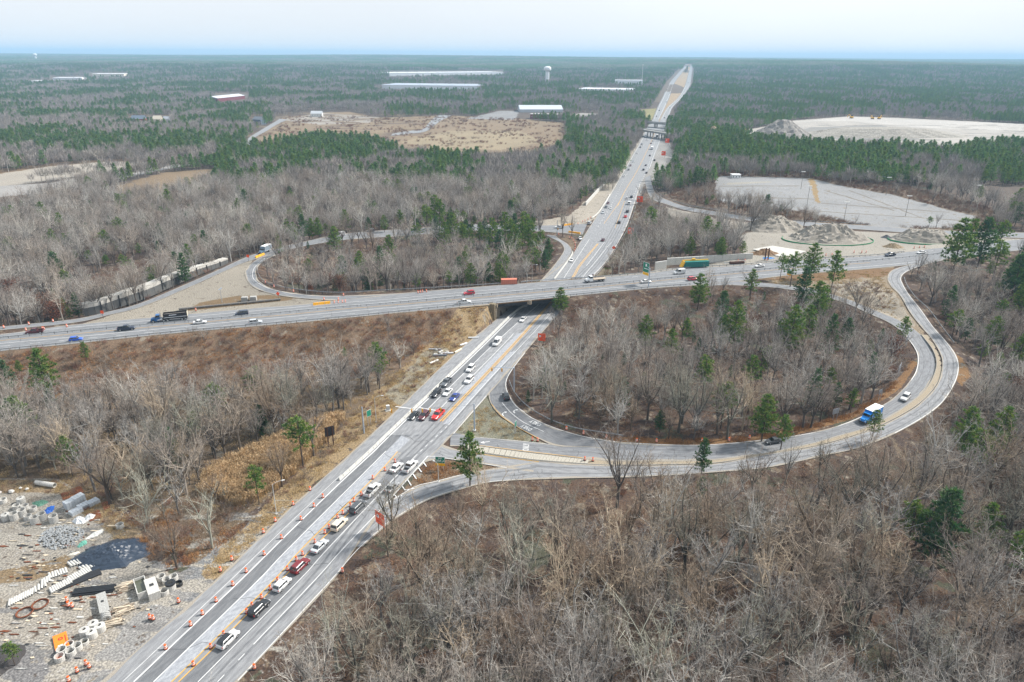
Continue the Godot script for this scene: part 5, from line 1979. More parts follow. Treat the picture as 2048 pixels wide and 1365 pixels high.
	var rows := [[Vector3(-98.64, 0, -106.77), Vector3(-96.17, 0, -109.96), 11, -1.05], [Vector3(-95.93, 0, -110.53), Vector3(-94.9, 0, -112.12), 4, -1.0], [Vector3(-95.69, 0, -112.4), Vector3(-94.99, 0, -113.58), 4, -1.0], [Vector3(-95.34, 0, -114.47), Vector3(-92.94, 0, -116), 7, -0.85], [Vector3(-92.46, 0, -110.13), Vector3(-90.26, 0, -112.89), 10, -0.8], [Vector3(-90.52, 0, -113.33), Vector3(-88.32, 0, -116.35), 10, -0.7], [Vector3(-93.19, 0, -117.85), Vector3(-90.75, 0, -119.13), 6, -0.65], [Vector3(-89.78, 0, -116.34), Vector3(-88.35, 0, -117.9), 5, -0.65]]
	for r in rows:
		for k in r[2]:
			var o := part("concrete_pipe", pm, pre)
			tag(o, "short pale concrete pipe in the rows of pipes beside the black tarp", "pipe", "rows of short concrete pipes")
			o.position = (r[0] as Vector3).lerp(r[1], float(k) / (r[2] - 1))
			o.position.y = ground(o.position.x, o.position.z) + 0.02
			o.rotation.y = r[3] + rng.randf_range(-0.08, 0.08)
	for q in [[Vector3(-83.84, 0, -110.2), 0.18, 9, "stack of black plastic pipes lying side by side"], [Vector3(-88.47, 0, -113.34), 0.72, 5, "long black plastic pipes beside the short concrete ones"]]:
		var o := thing("black_pipe_stack", q[3], "pipes", q[0], q[1], "black pipe stacks")
		set_down(o)
		for k in q[2]:
			var g := Geo.new()
			var row: int = k / 5
			g.tube(Vector3(-3.8, 0.2 + row * 0.34, (k % 5) * 0.42 - 0.9 + row * 0.2), Vector3(3.8, 0.2 + row * 0.34, (k % 5) * 0.42 - 0.9 + row * 0.2), 0.2, 0.2, 8)
			part("pipe", g.mesh(), black, o)
	# lumber
	for q in [[Vector3(-75.25, 0, -105.08), "stack of rough lumber beside the grey culvert"], [Vector3(-75.7, 0, -102.11), "spilled stack of rough lumber between the culvert and capped rings"], [Vector3(-78.14, 0, -111.25), "loose heap of broken pale boards behind the tanks"]]:
		var o := thing("lumber_stack", q[1], "lumber", q[0], 0.5, "lumber stacks")
		set_down(o)
		for k in 34:
			var b := part("board", box_mesh(Vector3(rng.randf_range(1.6, 3.2), 0.14, rng.randf_range(0.16, 0.3))), mat(["pale board", "weathered board", "dark board"][k % 3], [Color(0.56, 0.47, 0.35), Color(0.42, 0.36, 0.28), Color(0.25, 0.2, 0.15)][k % 3], 0.9), o)
			b.position = Vector3(rng.randf_range(-0.6, 0.6), 0.08 + (k / 9) * 0.15, rng.randf_range(-1.2, 1.2))
			b.rotation = Vector3(rng.randf_range(-0.06, 0.06), rng.randf_range(-0.35, 0.35), rng.randf_range(-0.06, 0.06))
	# orange sign lying on the ground
	var sg := thing("fallen_roadwork_sign", "orange roadwork sign lying flat against the manhole rings", "road sign", Vector3(-82.56, 0, -97.05), 0.66)
	set_down(sg)
	part("panel", box_mesh(Vector3(2.2, 0.06, 4.4), Vector3(0, 0.35, 0)), mat("faded orange sheeting", Color(0.85, 0.20, 0.01), 0.45), sg)
	part("number_plate", box_mesh(Vector3(0.8, 0.01, 0.9), Vector3(-0.2, 0.388, 1.4)), mat("white sign sheeting", Color(0.8, 0.8, 0.8), 0.4), sg)
	var g2 := Geo.new()
	g2.lathe([Vector2(0.2, 0.385), Vector2(0.2, 0.395), Vector2(0.42, 0.395), Vector2(0.42, 0.385)], 16, Vector3(0, 0, -0.7))
	g2.box(Vector3(0.75, 0.388, 0.2), Vector3(0.16, 0.012, 3.0))
	part("legend", g2.mesh(), mat("dark red sign print", Color(0.45, 0.02, 0.01), 0.5), sg)
	# tarp heap, rocks, plates
	var tarp := mound("tarp_heap", "big heap covered with a wrinkled black tarpaulin", Vector3(-86.26, 0, -121.1), Vector3(15.5, 2.2, 11.0), 0.3, mat("black tarpaulin", Color(0.022, 0.034, 0.055), 0.4), 0.3, 81, 0.24)
	tarp.set_meta("category", "tarpaulin")
	mound("dark_heap", "low dark soil heap at the corner of the yard", Vector3(-90.73, 0, -92.87), Vector3(8, 1.2, 9), 0.2, rough_mat("dark soil", Color(0.06, 0.055, 0.055), "earth", 0.6), 0.3, 82)
	var rocks := stuff("rock_heap", "spread heap of broken grey rock between the rings and the tarp", "rocks")
	var stone := rough_mat("broken grey rock", Color(0.36, 0.38, 0.40), "concrete", 0.8)
	var rg := Geo.new()
	rg.lathe([Vector2(0, -0.5), Vector2(0.62, -0.25), Vector2(0.8, 0.1), Vector2(0.45, 0.5), Vector2(0, 0.55)], 5)
	var places := []
	var rc := Vector3(-100.84, 0, -127.39)
	for k in 650:
		var a := rng.randf() * TAU
		var f := sqrt(rng.randf())
		var px := rc.x + cos(a) * f * 4.9 + sin(a) * f * 1.2
		var pz := rc.z + sin(a) * f * 4.4
		var s := rng.randf_range(0.12, 0.42)
		places.append([Transform3D(Basis.from_euler(Vector3(rng.randf() * 6, rng.randf() * 6, rng.randf() * 6)).scaled(Vector3(s, s * 0.8, s)), Vector3(px, ground(px, pz) + (1.0 - f) * 0.9, pz)), Color.WHITE])
	scatter(rocks, "rocks", rg.mesh(), stone, places)
	for q in [[Vector3(-107.6, 0, -145.19), 2.2, 3.6, "bright rusty steel plate lying in the dead grass"], [Vector3(-108.57, 0, -143.48), 3.2, 3.4, "dull rusty steel plate behind the wrapped blocks"], [Vector3(-97.77, 0, -135.13), 2.6, 3.6, "rusty plate beside the white sacks"], [Vector3(-97.21, 0, -139.06), 1.4, 3.4, "narrow rusty plate at the edge of the brush"]]:
		var o := part("steel_plate", box_mesh(Vector3(q[1], 0.08, q[2])), steel)
		tag(o, q[3], "steel plate", "rusty steel plates")
		o.position = q[0]
		o.position.y = ground(o.position.x, o.position.z) + 0.1
		o.rotation.y = 0.7
	var wrap := mat("wrapped grey blocks", Color(0.46, 0.49, 0.52), 0.35)
	for q in [[Vector3(-105.08, 0, -138.39), 2, "tall wrapped pallet of grey blocks at the end of the group"], [Vector3(-104.23, 0, -140.21), 2, "tall wrapped pallet of grey blocks at the back"], [Vector3(-101.88, 0, -138.22), 1, "low wrapped pallet of grey blocks in the middle"], [Vector3(-102.53, 0, -136.05), 1, "low wrapped pallet of grey blocks in front of the white sacks"], [Vector3(-100.53, 0, -139.64), 1, "tilted pallet of grey blocks by the brush"]]:
		var o := thing("block_pallet", q[2], "pallet", q[0], -0.55, "wrapped pallets of blocks")
		set_down(o)
		part("pallet", box_mesh(Vector3(1.9, 0.14, 2.6), Vector3(0, 0.07, 0)), mat("weathered board", Color(0.42, 0.36, 0.28), 0.9), o)
		for l in q[1] * 2:
			for k in 4:
				part("block_row", box_mesh(Vector3(1.8, 0.44, 0.6), Vector3(rng.randf_range(-0.03, 0.03), 0.37 + l * 0.46, -0.96 + k * 0.64)), wrap, o)
	for q in [[Vector3(-109.7, 0, -137.35), Vector3(3.6, 0.7, 2.2), Color(0.01, 0.10, 0.42), "bright blue tarpaulin bundle beside the manhole rings"], [Vector3(-113.56, 0, -139.71), Vector3(4.4, 0.6, 3.0), Color(0.10, 0.24, 0.17), "faded green tarpaulin bundle behind the blue one"], [Vector3(-100.18, 0, -133.21), Vector3(3.6, 1.0, 2.6), Color(0.66, 0.67, 0.68), "white sacks slumped beside the rock heap"], [Vector3(-98.28, 0, -134.36), Vector3(2.6, 1.0, 2.6), Color(0.68, 0.69, 0.70), "white sacks leaning on the rusty plate"], [Vector3(-93.65, 0, -128.16), Vector3(5.0, 0.5, 2.4), Color(0.62, 0.62, 0.58), "pile of pale planks and sheeting above the tarp"], [Vector3(-94.57, 0, -124.85), Vector3(3.0, 0.6, 2.0), Color(0.12, 0.36, 0.28), "teal sacks with pale lids below the rock heap"], [Vector3(-69.3, 0, -93.47), Vector3(3.0, 0.12, 2.2), Color(0.70, 0.69, 0.67), "spilled white powder at the edge of the shoulder"], [Vector3(-94.37, 0, -121.68), Vector3(3.4, 0.3, 1.6), Color(0.6, 0.57, 0.5), "bundle of white boards below the tarp"]]:
		var o := mound("sheeting_heap", q[3], q[0], q[1], rng.randf() * 3, mat(q[3].substr(0, 14), q[2], 0.55), 0.35, 90 + int(q[0].x) % 7, 0.45)
		o.set_meta("category", "sheeting")
	for q in [[Vector3(-122.82, 0, -144.4), "pale boulder cluster by the rusty beams", 5], [Vector3(-25.32, 0, -232.87), "grey scrap and white pipe offcuts dumped by the shoulder", 8]]:
		for k in q[2]:
			var o := part("pale_block", rg.mesh(), pre)
			tag(o, "pale stone block in the " + q[1], "stone", "pale blocks: " + q[1])
			o.position = q[0] + Vector3(rng.randf_range(-3, 3), 0, rng.randf_range(-2.5, 2.5))
			o.position.y = ground(o.position.x, o.position.z) + 0.3
			o.scale = Vector3.ONE * rng.randf_range(0.5, 1.0)
			o.rotation.y = rng.randf() * 6
	for q in [[Vector3(-28.29, 0, -235.16), 0.0, 4.6, Color(0.35, 0.36, 0.38), "grey metal duct lying in the dumped scrap"], [Vector3(-25.91, 0, -229.66), 0.1, 4.8, Color(0.14, 0.15, 0.17), "dark steel trough lying in the dumped scrap"], [Vector3(-23.37, 0, -231.52), 0.15, 4.2, Color(0.55, 0.56, 0.58), "pale pipe lying in the dumped scrap"], [Vector3(-18.14, 0, -240.1), 0.8, 3.4, Color(0.6, 0.6, 0.6), "pale pipe at the edge of the closed shoulder"], [Vector3(-27.51, 0, -224.32), 0.9, 4.0, Color(0.62, 0.6, 0.55), "pale plank pile at the foot of the dumped scrap"], [Vector3(-19.74, 0, -233.88), 1.0, 4.0, Color(0.6, 0.52, 0.4), "tan pipe lying beside the closed shoulder"], [Vector3(-14.75, 0, -246.63), 0.05, 4.0, Color(0.6, 0.6, 0.6), "white trough under the thin pole by the bridge"]]:
		var o := part("scrap_pipe", pipe_mesh(0.35, q[2], 0.06), mat(q[4].substr(0, 16), q[3], 0.6))
		tag(o, q[4], "pipe", "scrap beside the shoulder")
		o.position = q[0]
		o.position.y = ground(o.position.x, o.position.z)
		o.rotation.y = q[1]
	for q in [[Vector3(-94.16, 0, -104.41), "rusty steel hoop lying in the yard mud"], [Vector3(-92.5, 0, -106.55), "rusty steel hoop beside the short pipes"]]:
		var o := thing("cable_hoop", q[1], "hoop", q[0])
		set_down(o)
		for k in 3:
			var t := TorusMesh.new()
			t.inner_radius = 1.15 + 0.1 * k
			t.outer_radius = 1.32 + 0.12 * k
			t.rings = 24
			t.ring_segments = 6
			var h := part("coil", t, steel, o)
			h.position = Vector3(0.1 * k, 0.12 + 0.12 * k, 0.08 * k)
	# scraps strewn over the yard
	var scraps := stuff("yard_debris", "scraps of timber, stone and steel strewn over the pipe yard", "debris")
	for k in 4:
		places = []
		for q in 60:
			var f0 := rng.randf()
			var c0: Vector3 = [Vector3(-90.87, 0, -101.11), Vector3(-84.23, 0, -107.7), Vector3(-103.48, 0, -129.5), Vector3(-78.31, 0, -107.74), Vector3(-99.5, 0, -117.8)][rng.randi() % 5]
			var px := c0.x + rng.randfn(0, 6.0)
			var pz := c0.z + rng.randfn(0, 5.0)
			if road_distance(px, pz) < 3.0:
				continue
			places.append([Transform3D(Basis(Vector3.UP, rng.randf() * TAU).scaled(Vector3(0.4 + 1.6 * f0 * f0, 0.12 + 0.2 * rng.randf(), 0.1 + 0.3 * rng.randf())), Vector3(px, ground(px, pz) + 0.05, pz)), Color.WHITE])
		scatter(scraps, "pieces", box_mesh(Vector3.ONE), [mat("pale board", Color(0.56, 0.47, 0.35), 0.9), steel, pre, mat("dark chassis", Color(0.03, 0.03, 0.032), 0.7)][k], places)
	# big white pipe along the gore of the upper highway
	var lp := thing("long_steel_pipe", "very long grey steel pipe lying beside the upper highway", "pipe", Vector3(-131.9, 6.25, -258.93))
	var e1: Vector3 = Vector3(-95.49, 6.25, -271.76) - lp.position
	var g3 := Geo.new()
	for k in 12:
		g3.tube(e1 * k / 12.0 + Vector3(0, 0.5, 0), e1 * (k + 0.96) / 12.0 + Vector3(0, 0.5, 0), 0.42, 0.42, 10)
	part("pipe", g3.mesh(), rough_mat("grey steel", Color(0.22, 0.225, 0.23), "rust", 0.3), lp)
	for q in [Vector3(-110.1, 6.2, -271.01), Vector3(-106.83, 6.2, -271.7)]:
		var o := thing("concrete_bench_block", "ribbed grey precast block on the straw-covered gore", "block", q, 0.1, "precast blocks on the gore")
		set_down(o)
		for k in 4:
			part("course", box_mesh(Vector3(2.6 - 0.1 * (k % 2), 0.42, 1.8), Vector3(0, 0.22 + k * 0.44, 0)), grey, o)
	var sl := thing("solar_sensor", "solar panel on a grey post in the straw-covered gore", "sensor", Vector3(-118.78, 6.2, -268.97), 0.6)
	set_down(sl)
	pole(sl, "post", Vector3(0, 5.6, 0), 0.14, 0.12, mat("galvanised post", Color(0.4, 0.41, 0.42), 0.5, 0.3))
	var g4 := Geo.new()
	g4.box(Vector3(0.1, 5.8, 0), Vector3(1.5, 0.06, 1.1), Basis(Vector3(0, 0, 1), 0.5))
	part("panel", g4.mesh(), mat("solar glass", Color(0.3, 0.34, 0.4), 0.1), sl)

func building(label: String, category: String, a: Vector3, b: Vector3, deep: float, h: float, wall: Color, roof: Color, pitch: float, windows: int) -> Node3D:
	var o := thing({"house": "house", "warehouse": "warehouse", "building": "office_building"}.get(category, "building"), label, category, (a + b) / 2, 0.0, category + "s among the far woods")
	var long := a.distance_to(b)
	o.rotation.y = -atan2(b.z - a.z, b.x - a.x)
	o.position.y = minf(ground(a.x, a.z), ground(b.x, b.z)) - 0.5
	var wm := mat("wall " + label.substr(0, 16), wall, 0.8)
	part("wall", box_mesh(Vector3(long, h, deep), Vector3(0, h / 2, -deep / 2)), wm, o)
	var g := Geo.new()
	if pitch > 0:
		var w := deep / 2 + 0.5
		var l := long / 2 + 0.5
		for z in [-deep - 0.5, 0.5]:
			var s := 1.0 if z > 0 else -1.0
			g.quad(Vector3(-l, h - 0.1, z), Vector3(-l, h + pitch, -deep / 2), Vector3(l, h + pitch, -deep / 2), Vector3(l, h - 0.1, z))
		for x in [-long / 2, long / 2]:
			g.tri(Vector3(x, h, -deep), Vector3(x, h + pitch - 0.15, -deep / 2), Vector3(x, h, 0))
		part("roof", g.mesh(), mat("roof " + label.substr(0, 16), roof, 0.7), o)
	else:
		part("roof", box_mesh(Vector3(long + 0.6, 0.5, deep + 0.6), Vector3(0, h + 0.25, -deep / 2)), mat("roof " + label.substr(0, 16), roof, 0.7), o)
		for k in int(long / 24):
			part("roof_unit", box_mesh(Vector3(3, 1.4, 3), Vector3(-long / 2 + 12 + k * 24, h + 1.1, -deep * (0.3 + 0.4 * (k % 2)))), mat("roof units", Color(0.5, 0.52, 0.54), 0.6), o)
	for k in windows:
		var x := -long / 2 + long * (k + 0.5) / windows
		var fr := part("window", box_mesh(Vector3(minf(1.6, long / windows * 0.5), minf(1.6, h * 0.4), 0.12), Vector3(x, h * 0.55, 0.02)), mat("window trim", Color(0.7, 0.7, 0.69), 0.6), o)
		part("pane", box_mesh(Vector3(minf(1.3, long / windows * 0.4), minf(1.3, h * 0.32), 0.06), Vector3(x, h * 0.55, 0.08)), glass_mat(), fr)
	return o

func far_bridge(label: String, a: Vector3, b: Vector3, wide: float, lift: float, piers: Array) -> void:
	var o := thing("far_bridge", label, "bridge", (a + b) / 2 * Vector3(1, 0, 1), 0.0, "bridges over the far main road")
	var c := rough_mat("grey bridge concrete", Color(0.36, 0.36, 0.35), "concrete", 0.1)
	var u := a - o.position
	var v := b - o.position
	u.y = lift
	v.y = lift
	part("deck", beam(u, v, wide, 0.5), c, o)
	var side := (v - u).cross(Vector3.UP).normalized() * wide / 2
	for s in [-1, 1]:
		part("girder", beam(u + side * s * 0.9 - Vector3(0, 0.5, 0), v + side * s * 0.9 - Vector3(0, 0.5, 0), 0.5, 1.0), c, o)
		part("parapet", beam(u + side * s + Vector3(0, 1.0, 0), v + side * s + Vector3(0, 1.0, 0), 0.3, 1.0), rough_mat("pale parapet", Color(0.5, 0.5, 0.5), "concrete", 0.1), o)
	for t in piers:
		var q := u.lerp(v, t)
		for s in [-0.7, 0.0, 0.7]:
			var g := Geo.new()
			g.tube(Vector3(q.x, -0.5, q.z) + side * s, q + side * s - Vector3(0, 1.0, 0), 0.7, 0.7, 8)
			part("pier", g.mesh(), c, o)
	for e in [[u, -1.0], [v, 1.0]]:
		var along := (v - u).normalized() * 9.0
		part("abutment", beam(e[0] + along * e[1] * 1.3 - Vector3(0, 0.52, 0), e[0] - along * 0.1 * e[1] - Vector3(0, 0.52, 0), wide, lift + 1.0), c, o)

func build_far() -> void:
	building("huge white flat-roofed warehouse in front of the far water tower", "warehouse", Vector3(-514.29, 21.8, -3069.94), Vector3(-43.35, 24.08, -3382.74), 160, 12, Color(0.66, 0.68, 0.70), Color(0.60, 0.62, 0.64), 0, 0)
	building("long white warehouse with a blue-grey roof among the pines", "warehouse", Vector3(-388.68, 9.01, -2166.79), Vector3(-100.63, 8.87, -2125.56), 150, 12, Color(0.66, 0.67, 0.68), Color(0.32, 0.36, 0.42), 0, 0)
	building("white warehouse beside the mast beyond the field", "warehouse", Vector3(183.38, 8.4, -2079.4), Vector3(330.49, 7.78, -2038.16), 90, 9, Color(0.68, 0.68, 0.68), Color(0.55, 0.57, 0.6), 0, 0)
	building("white block with dark window rows beside the tall mast", "building", Vector3(339.13, 14.06, -2486.15), Vector3(433.73, 14.01, -2479.86), 50, 14, Color(0.68, 0.7, 0.72), Color(0.55, 0.58, 0.62), 0, 9)
	building("broad grey hip-roofed hall behind the brick building", "warehouse", Vector3(12.83, 0.59, -1401.2), Vector3(95.78, 0.62, -1407.2), 60, 6, Color(0.5, 0.52, 0.54), Color(0.42, 0.46, 0.50), 6, 0)
	building("low red brick building with pale arched entrances at the field's end", "building", Vector3(28.92, 0.12, -1258.32), Vector3(78.68, 0.1, -1251.59), 18, 8, Color(0.20, 0.06, 0.045), Color(0.35, 0.33, 0.32), 0, 7)
	building("maroon barn with a long grey roof among the pines", "building", Vector3(-655.57, 2.04, -1626.84), Vector3(-637.79, 3.15, -1745.13), 30, 9, Color(0.14, 0.03, 0.04), Color(0.45, 0.47, 0.5), 4, 0)
	building("red house with a slate-blue roof at the wood's edge", "house", Vector3(-596.2, 0, -1132.03), Vector3(-576.53, 0, -1133.3), 12, 7, Color(0.30, 0.045, 0.035), Color(0.12, 0.15, 0.19), 5, 5)
	building("cream house beside the red one", "house", Vector3(-567.75, 0, -1142.7), Vector3(-555.51, 0, -1143.5), 11, 6, Color(0.58, 0.52, 0.38), Color(0.45, 0.40, 0.32), 5, 3)
	building("pale blue house beside the cream one", "house", Vector3(-551.69, 0, -1143.75), Vector3(-541.73, 0, -1144.4), 10, 6, Color(0.35, 0.4, 0.45), Color(0.3, 0.32, 0.35), 4, 3)
	building("blue-grey house where the field road ends", "house", Vector3(-404.69, 0, -1126.96), Vector3(-389.7, 0, -1119.38), 11, 8, Color(0.10, 0.13, 0.17), Color(0.14, 0.15, 0.17), 4, 4)
	building("small white house with a grey roof behind the field", "house", Vector3(-354.01, 0.15, -1273.49), Vector3(-335.09, 0.15, -1274.8), 12, 6, Color(0.62, 0.62, 0.6), Color(0.4, 0.42, 0.44), 4, 4)
	building("white shed row far off among bare trees", "warehouse", Vector3(-1608.97, 14.65, -2589.27), Vector3(-1521.55, 15.23, -2613.7), 70, 8, Color(0.7, 0.7, 0.7), Color(0.66, 0.67, 0.68), 0, 0)
	building("long cream warehouse at the edge of the far pines", "warehouse", Vector3(-1609.48, 20.77, -2835.34), Vector3(-1503.41, 21.47, -2866.7), 80, 9, Color(0.68, 0.62, 0.52), Color(0.7, 0.7, 0.7), 0, 0)
	building("low white building in the far bare wood", "warehouse", Vector3(-1582.67, 11.14, -2427.33), Vector3(-1551.65, 11.21, -2430.19), 40, 7, Color(0.7, 0.7, 0.7), Color(0.66, 0.66, 0.66), 0, 0)
	building("small white site hut at the corner of the empty car park", "building", Vector3(184.31, 6, -593.42), Vector3(191.54, 6, -593.67), 5, 3.2, Color(0.72, 0.72, 0.7), Color(0.7, 0.7, 0.7), 0, 3)
	# water towers
	for q in [[Vector3(117.8, 15.08, -2585.85), 46.0, 13.0, "white bulb-topped water tower rising above the far forest"], [Vector3(-3645.65, 52.35, -5713.5), 40.0, 14.0, "tiny white water tower on the horizon"]]:
		var o := thing("water_tower", q[3], "water tower", q[0], 0.0, "water towers")
		var h: float = q[1]
		var r: float = q[2]
		var white := mat("water tower paint", Color(0.72, 0.73, 0.74), 0.5)
		var g := Geo.new()
		g.lathe([Vector2(r * 0.62, -2), Vector2(r * 0.5, 4), Vector2(r * 0.5, h - r * 0.75), Vector2(r * 0.6, h - r * 0.62)], 20)
		part("pedestal", g.mesh(), white, o)
		g = Geo.new()
		g.lathe([Vector2(r * 0.6, h - r * 0.62), Vector2(r * 0.95, h - r * 0.35), Vector2(r, h), Vector2(r * 0.95, h + r * 0.28), Vector2(r * 0.7, h + r * 0.5), Vector2(r * 0.3, h + r * 0.6), Vector2(0, h + r * 0.62)], 20)
		part("tank", g.mesh(), white, o)
	var mast := thing("radio_mast", "thin pale mast standing behind the white block", "mast", Vector3(441.2, 14.84, -2548.56))
	pole(mast, "mast", Vector3(0, 62, 0), 1.0, 0.7, mat("pale lamp pole", Color(0.52, 0.52, 0.50), 0.5))
	part("lamp_ring", box_mesh(Vector3(6, 1.5, 2), Vector3(0, 61, 0)), mat("lamp housing", Color(0.62, 0.62, 0.60), 0.4), mast)
	far_bridge("long grey bridge over the main road in front of a sand heap", Vector3(151.18, 8, -1046.21), Vector3(242.26, 8, -863.79), 13, 8.0, [0.38, 0.5, 0.62])
	far_bridge("second, more distant bridge over the main road with pale girders", Vector3(193.45, 7, -1136.14), Vector3(244.83, 7, -1091.76), 12, 7.0, [0.5])
	# gravel site
	var gravel := rough_mat("screened gravel", Color(0.36, 0.33, 0.285), "earth", 0.2)
	var sand := rough_mat("yellow sand", Color(0.44, 0.35, 0.23), "earth", 0.05)
	mound("gravel_mound", "tall pointed gravel mound ringed by a green fence", Vector3(177.53, 6, -384.92), Vector3(48, 9.5, 26), 0.05, gravel, 0.06, 71, 0.32)
	mound("gravel_mound", "broad gravel mound behind bare trees at the site's edge", Vector3(155.27, 6, -410.29), Vector3(40, 7.5, 24), 0.1, gravel, 0.18, 72, 0.34)
	mound("gravel_mound", "flat-topped gravel mound behind the tall pines", Vector3(231.44, 6, -385.04), Vector3(36, 5.2, 18), 0.0, gravel, 0.5, 73, 0.26)
	mound("stone_heap", "small dark blue-grey stone heap between the gravel mounds", Vector3(212.37, 6, -388.09), Vector3(7, 1.8, 5), 0.0, rough_mat("dark chippings", Color(0.09, 0.10, 0.115), "earth", 0.3), 0.1, 74)
	mound("soil_heap", "low tan soil heap in front of the gravel mounds", Vector3(204.96, 6, -366.65), Vector3(12, 2.0, 6), 0.0, rough_mat("tan soil", Color(0.34, 0.26, 0.16), "earth", 0.2), 0.2, 75, 0.3)
	mound("soil_heap", "churned brown soil heap beside the muddy white patch", Vector3(131.17, 6, -351.66), Vector3(16, 2.4, 9), 0.0, rough_mat("brown soil", Color(0.28, 0.17, 0.09), "earth", 0.2), 0.2, 76, 0.35)
	mound("sand_heap", "yellow sand heap behind the long far bridge", Vector3(253.37, 5.73, -913.69), Vector3(48, 15, 36), 0.0, sand, 0.0, 77)
	mound("quarry_heap", "great grey spoil heap at the edge of the quarry", Vector3(328.72, 6, -886.73), Vector3(96, 24, 60), 0.0, rough_mat("grey spoil", Color(0.30, 0.285, 0.265), "earth", 0.05), 0.15, 78)
	mound("quarry_heap", "low pale spoil bank across the quarry floor", Vector3(483.98, 5.52, -952.27), Vector3(230, 10, 70), 0.0, rough_mat("pale spoil", Color(0.36, 0.34, 0.30), "earth", 0.03), 0.5, 79)
	for q in [[Vector3(176.56, 6, -382.59), 25.0, 14.0, "green sediment fence round the tall gravel mound"], [Vector3(230.17, 6, -382.7), 19.0, 11.0, "green sediment fence round the flat-topped mound"]]:
		var o := thing("sediment_fence", q[3], "fence", q[0], 0.0, "green sediment fences")
		set_down(o)
		var rings := []
		for k in 25:
			var a := PI * (-0.12 + 1.24 * k / 24.0)
			var p := Vector3(cos(a) * q[1], 0, sin(a) * q[2])
			var out := p.normalized() * 0.15
			rings.append([p + Vector3(0, -0.2, 0), p + Vector3(0, 0.7, 0), p + out + Vector3(0, 0.7, 0), p + out + Vector3(0, -0.2, 0)])
		var g := Geo.new()
		g.loft(rings)
		part("mesh_screen", g.mesh(), mat("green screen", Color(0.02, 0.22, 0.09), 0.7), o)
	# pale muddy pad, walls and trailer beside the upper highway
	var pad := Geo.new()
	var corners := [Vector3(127.08, 6.1, -359.28), Vector3(140.31, 6.1, -366.93), Vector3(154.06, 6.1, -355.8), Vector3(144.88, 6.1, -346.7), Vector3(136.44, 6.1, -344.6)]
	for k in range(1, 4):
		pad.tri(corners[0] + Vector3(0, 0.1, 0), corners[k] + Vector3(0, 0.1, 0), corners[k + 1] + Vector3(0, 0.1, 0))
	structure("muddy_pad", pad.mesh(), rough_mat("white wet mud", Color(0.66, 0.65, 0.61), "earth", 0.1, 0.6), "pale muddy patch of ground beside the gravel mounds", "ground")
	for q in [[Vector3(76.17, 6, -331.66), Vector3(121.69, 6, -342.27), 2.6, "long pale concrete wall beside the upper highway"], [Vector3(68.34, 6, -321.5), Vector3(74.49, 6, -324.61), 3.4, "short concrete wall stub with a dark face"], [Vector3(53.07, 0, -505.32), Vector3(94.85, 0, -659.28), 2.4, "long white retaining wall beside the dirt shoulder"]]:
		var o := thing("concrete_wall", q[3], "wall", q[0], 0.0, "new concrete walls")
		var n := int((q[0] as Vector3).distance_to(q[1]) / 4.0)
		for k in n:
			var u: Vector3 = ((q[1] as Vector3) - q[0]) * k / n
			var v: Vector3 = ((q[1] as Vector3) - q[0]) * (k + 0.97) / n
			part("panel", beam(u + Vector3(0, q[2], 0), v + Vector3(0, q[2], 0), 0.7, q[2] + 1.0), rough_mat("pale new concrete", Color(0.68, 0.68, 0.66), "concrete", 0.25), o)
	var tr := thing("dump_trailer", "teal ribbed trailer with a yellow frame parked by the concrete wall", "trailer", Vector3(88.18, 6.2, -323.35), 0.17)
	set_down(tr)
	part("body", box_mesh(Vector3(12.5, 2.6, 2.6), Vector3(0, 1.9, 0)), mat("teal paint", Color(0.005, 0.16, 0.14), 0.5), tr)
	for k in 12:
		part("rib", box_mesh(Vector3(0.2, 2.5, 0.14), Vector3(-5.7 + k * 1.04, 1.9, 1.36)), mat("teal rib paint", Color(0.004, 0.11, 0.10), 0.5), tr)
	var fr := Geo.new()
	fr.box(Vector3(0, 3.4, -0.9), Vector3(13, 0.5, 0.5))
	fr.box(Vector3(-6.9, 1.9, 0), Vector3(0.6, 3.2, 2.7), Basis(Vector3(0, 0, 1), -0.4))
	fr.box(Vector3(-1, 3.9, -0.9), Vector3(1.6, 0.8, 0.8))
	part("frame", fr.mesh(), mat("machine yellow", Color(0.72, 0.40, 0.02), 0.5), tr)
	for q in [[Vector3(108.64, 6.2, -329.86), 0.1, "brown steel casing pipe lying beside the wall end"], [Vector3(111.62, 6.2, -330.81), 0.1, "second brown casing pipe lying beside the wall end"]]:
		var o := part("casing_pipe", pipe_mesh(0.8, 4.4, 0.06), rough_mat("rusty steel", Color(0.11, 0.045, 0.025), "rust", 0.6))
		tag(o, q[2], "pipe", "casing pipes")
		o.position = q[0]
		o.position.y = ground(o.position.x, o.position.z)
		o.rotation.y = q[1]
	for q in [Vector3(127.01, 6.2, -339.32), Vector3(128.53, 6.2, -339.36)]:
		var o := thing("driven_pile", "dark rusty steel pile standing by the blue sheeting", "pile", q, 0.0, "steel piles")
		set_down(o)
		pole(o, "pile", Vector3(0, 6.2, 0), 0.3, 0.3, rough_mat("rusty steel", Color(0.11, 0.045, 0.025), "rust", 0.6))
	mound("blue_sheeting", "crumpled blue sheeting at the foot of the steel piles", Vector3(130.32, 6.2, -343.15), Vector3(8, 0.6, 4), 0.0, mat("blue sheeting", Color(0.01, 0.16, 0.42), 0.5), 0.4, 84, 0.4)
	var co := thing("salmon_container", "salmon-pink container behind the bridge at the wood's edge", "container", Vector3(-1.48, 5, -295.58), 0.12)
	set_down(co)
	part("body", box_mesh(Vector3(7.0, 2.6, 2.4), Vector3(0, 1.4, 0)), mat("salmon paint", Color(0.50, 0.16, 0.10), 0.6), co)
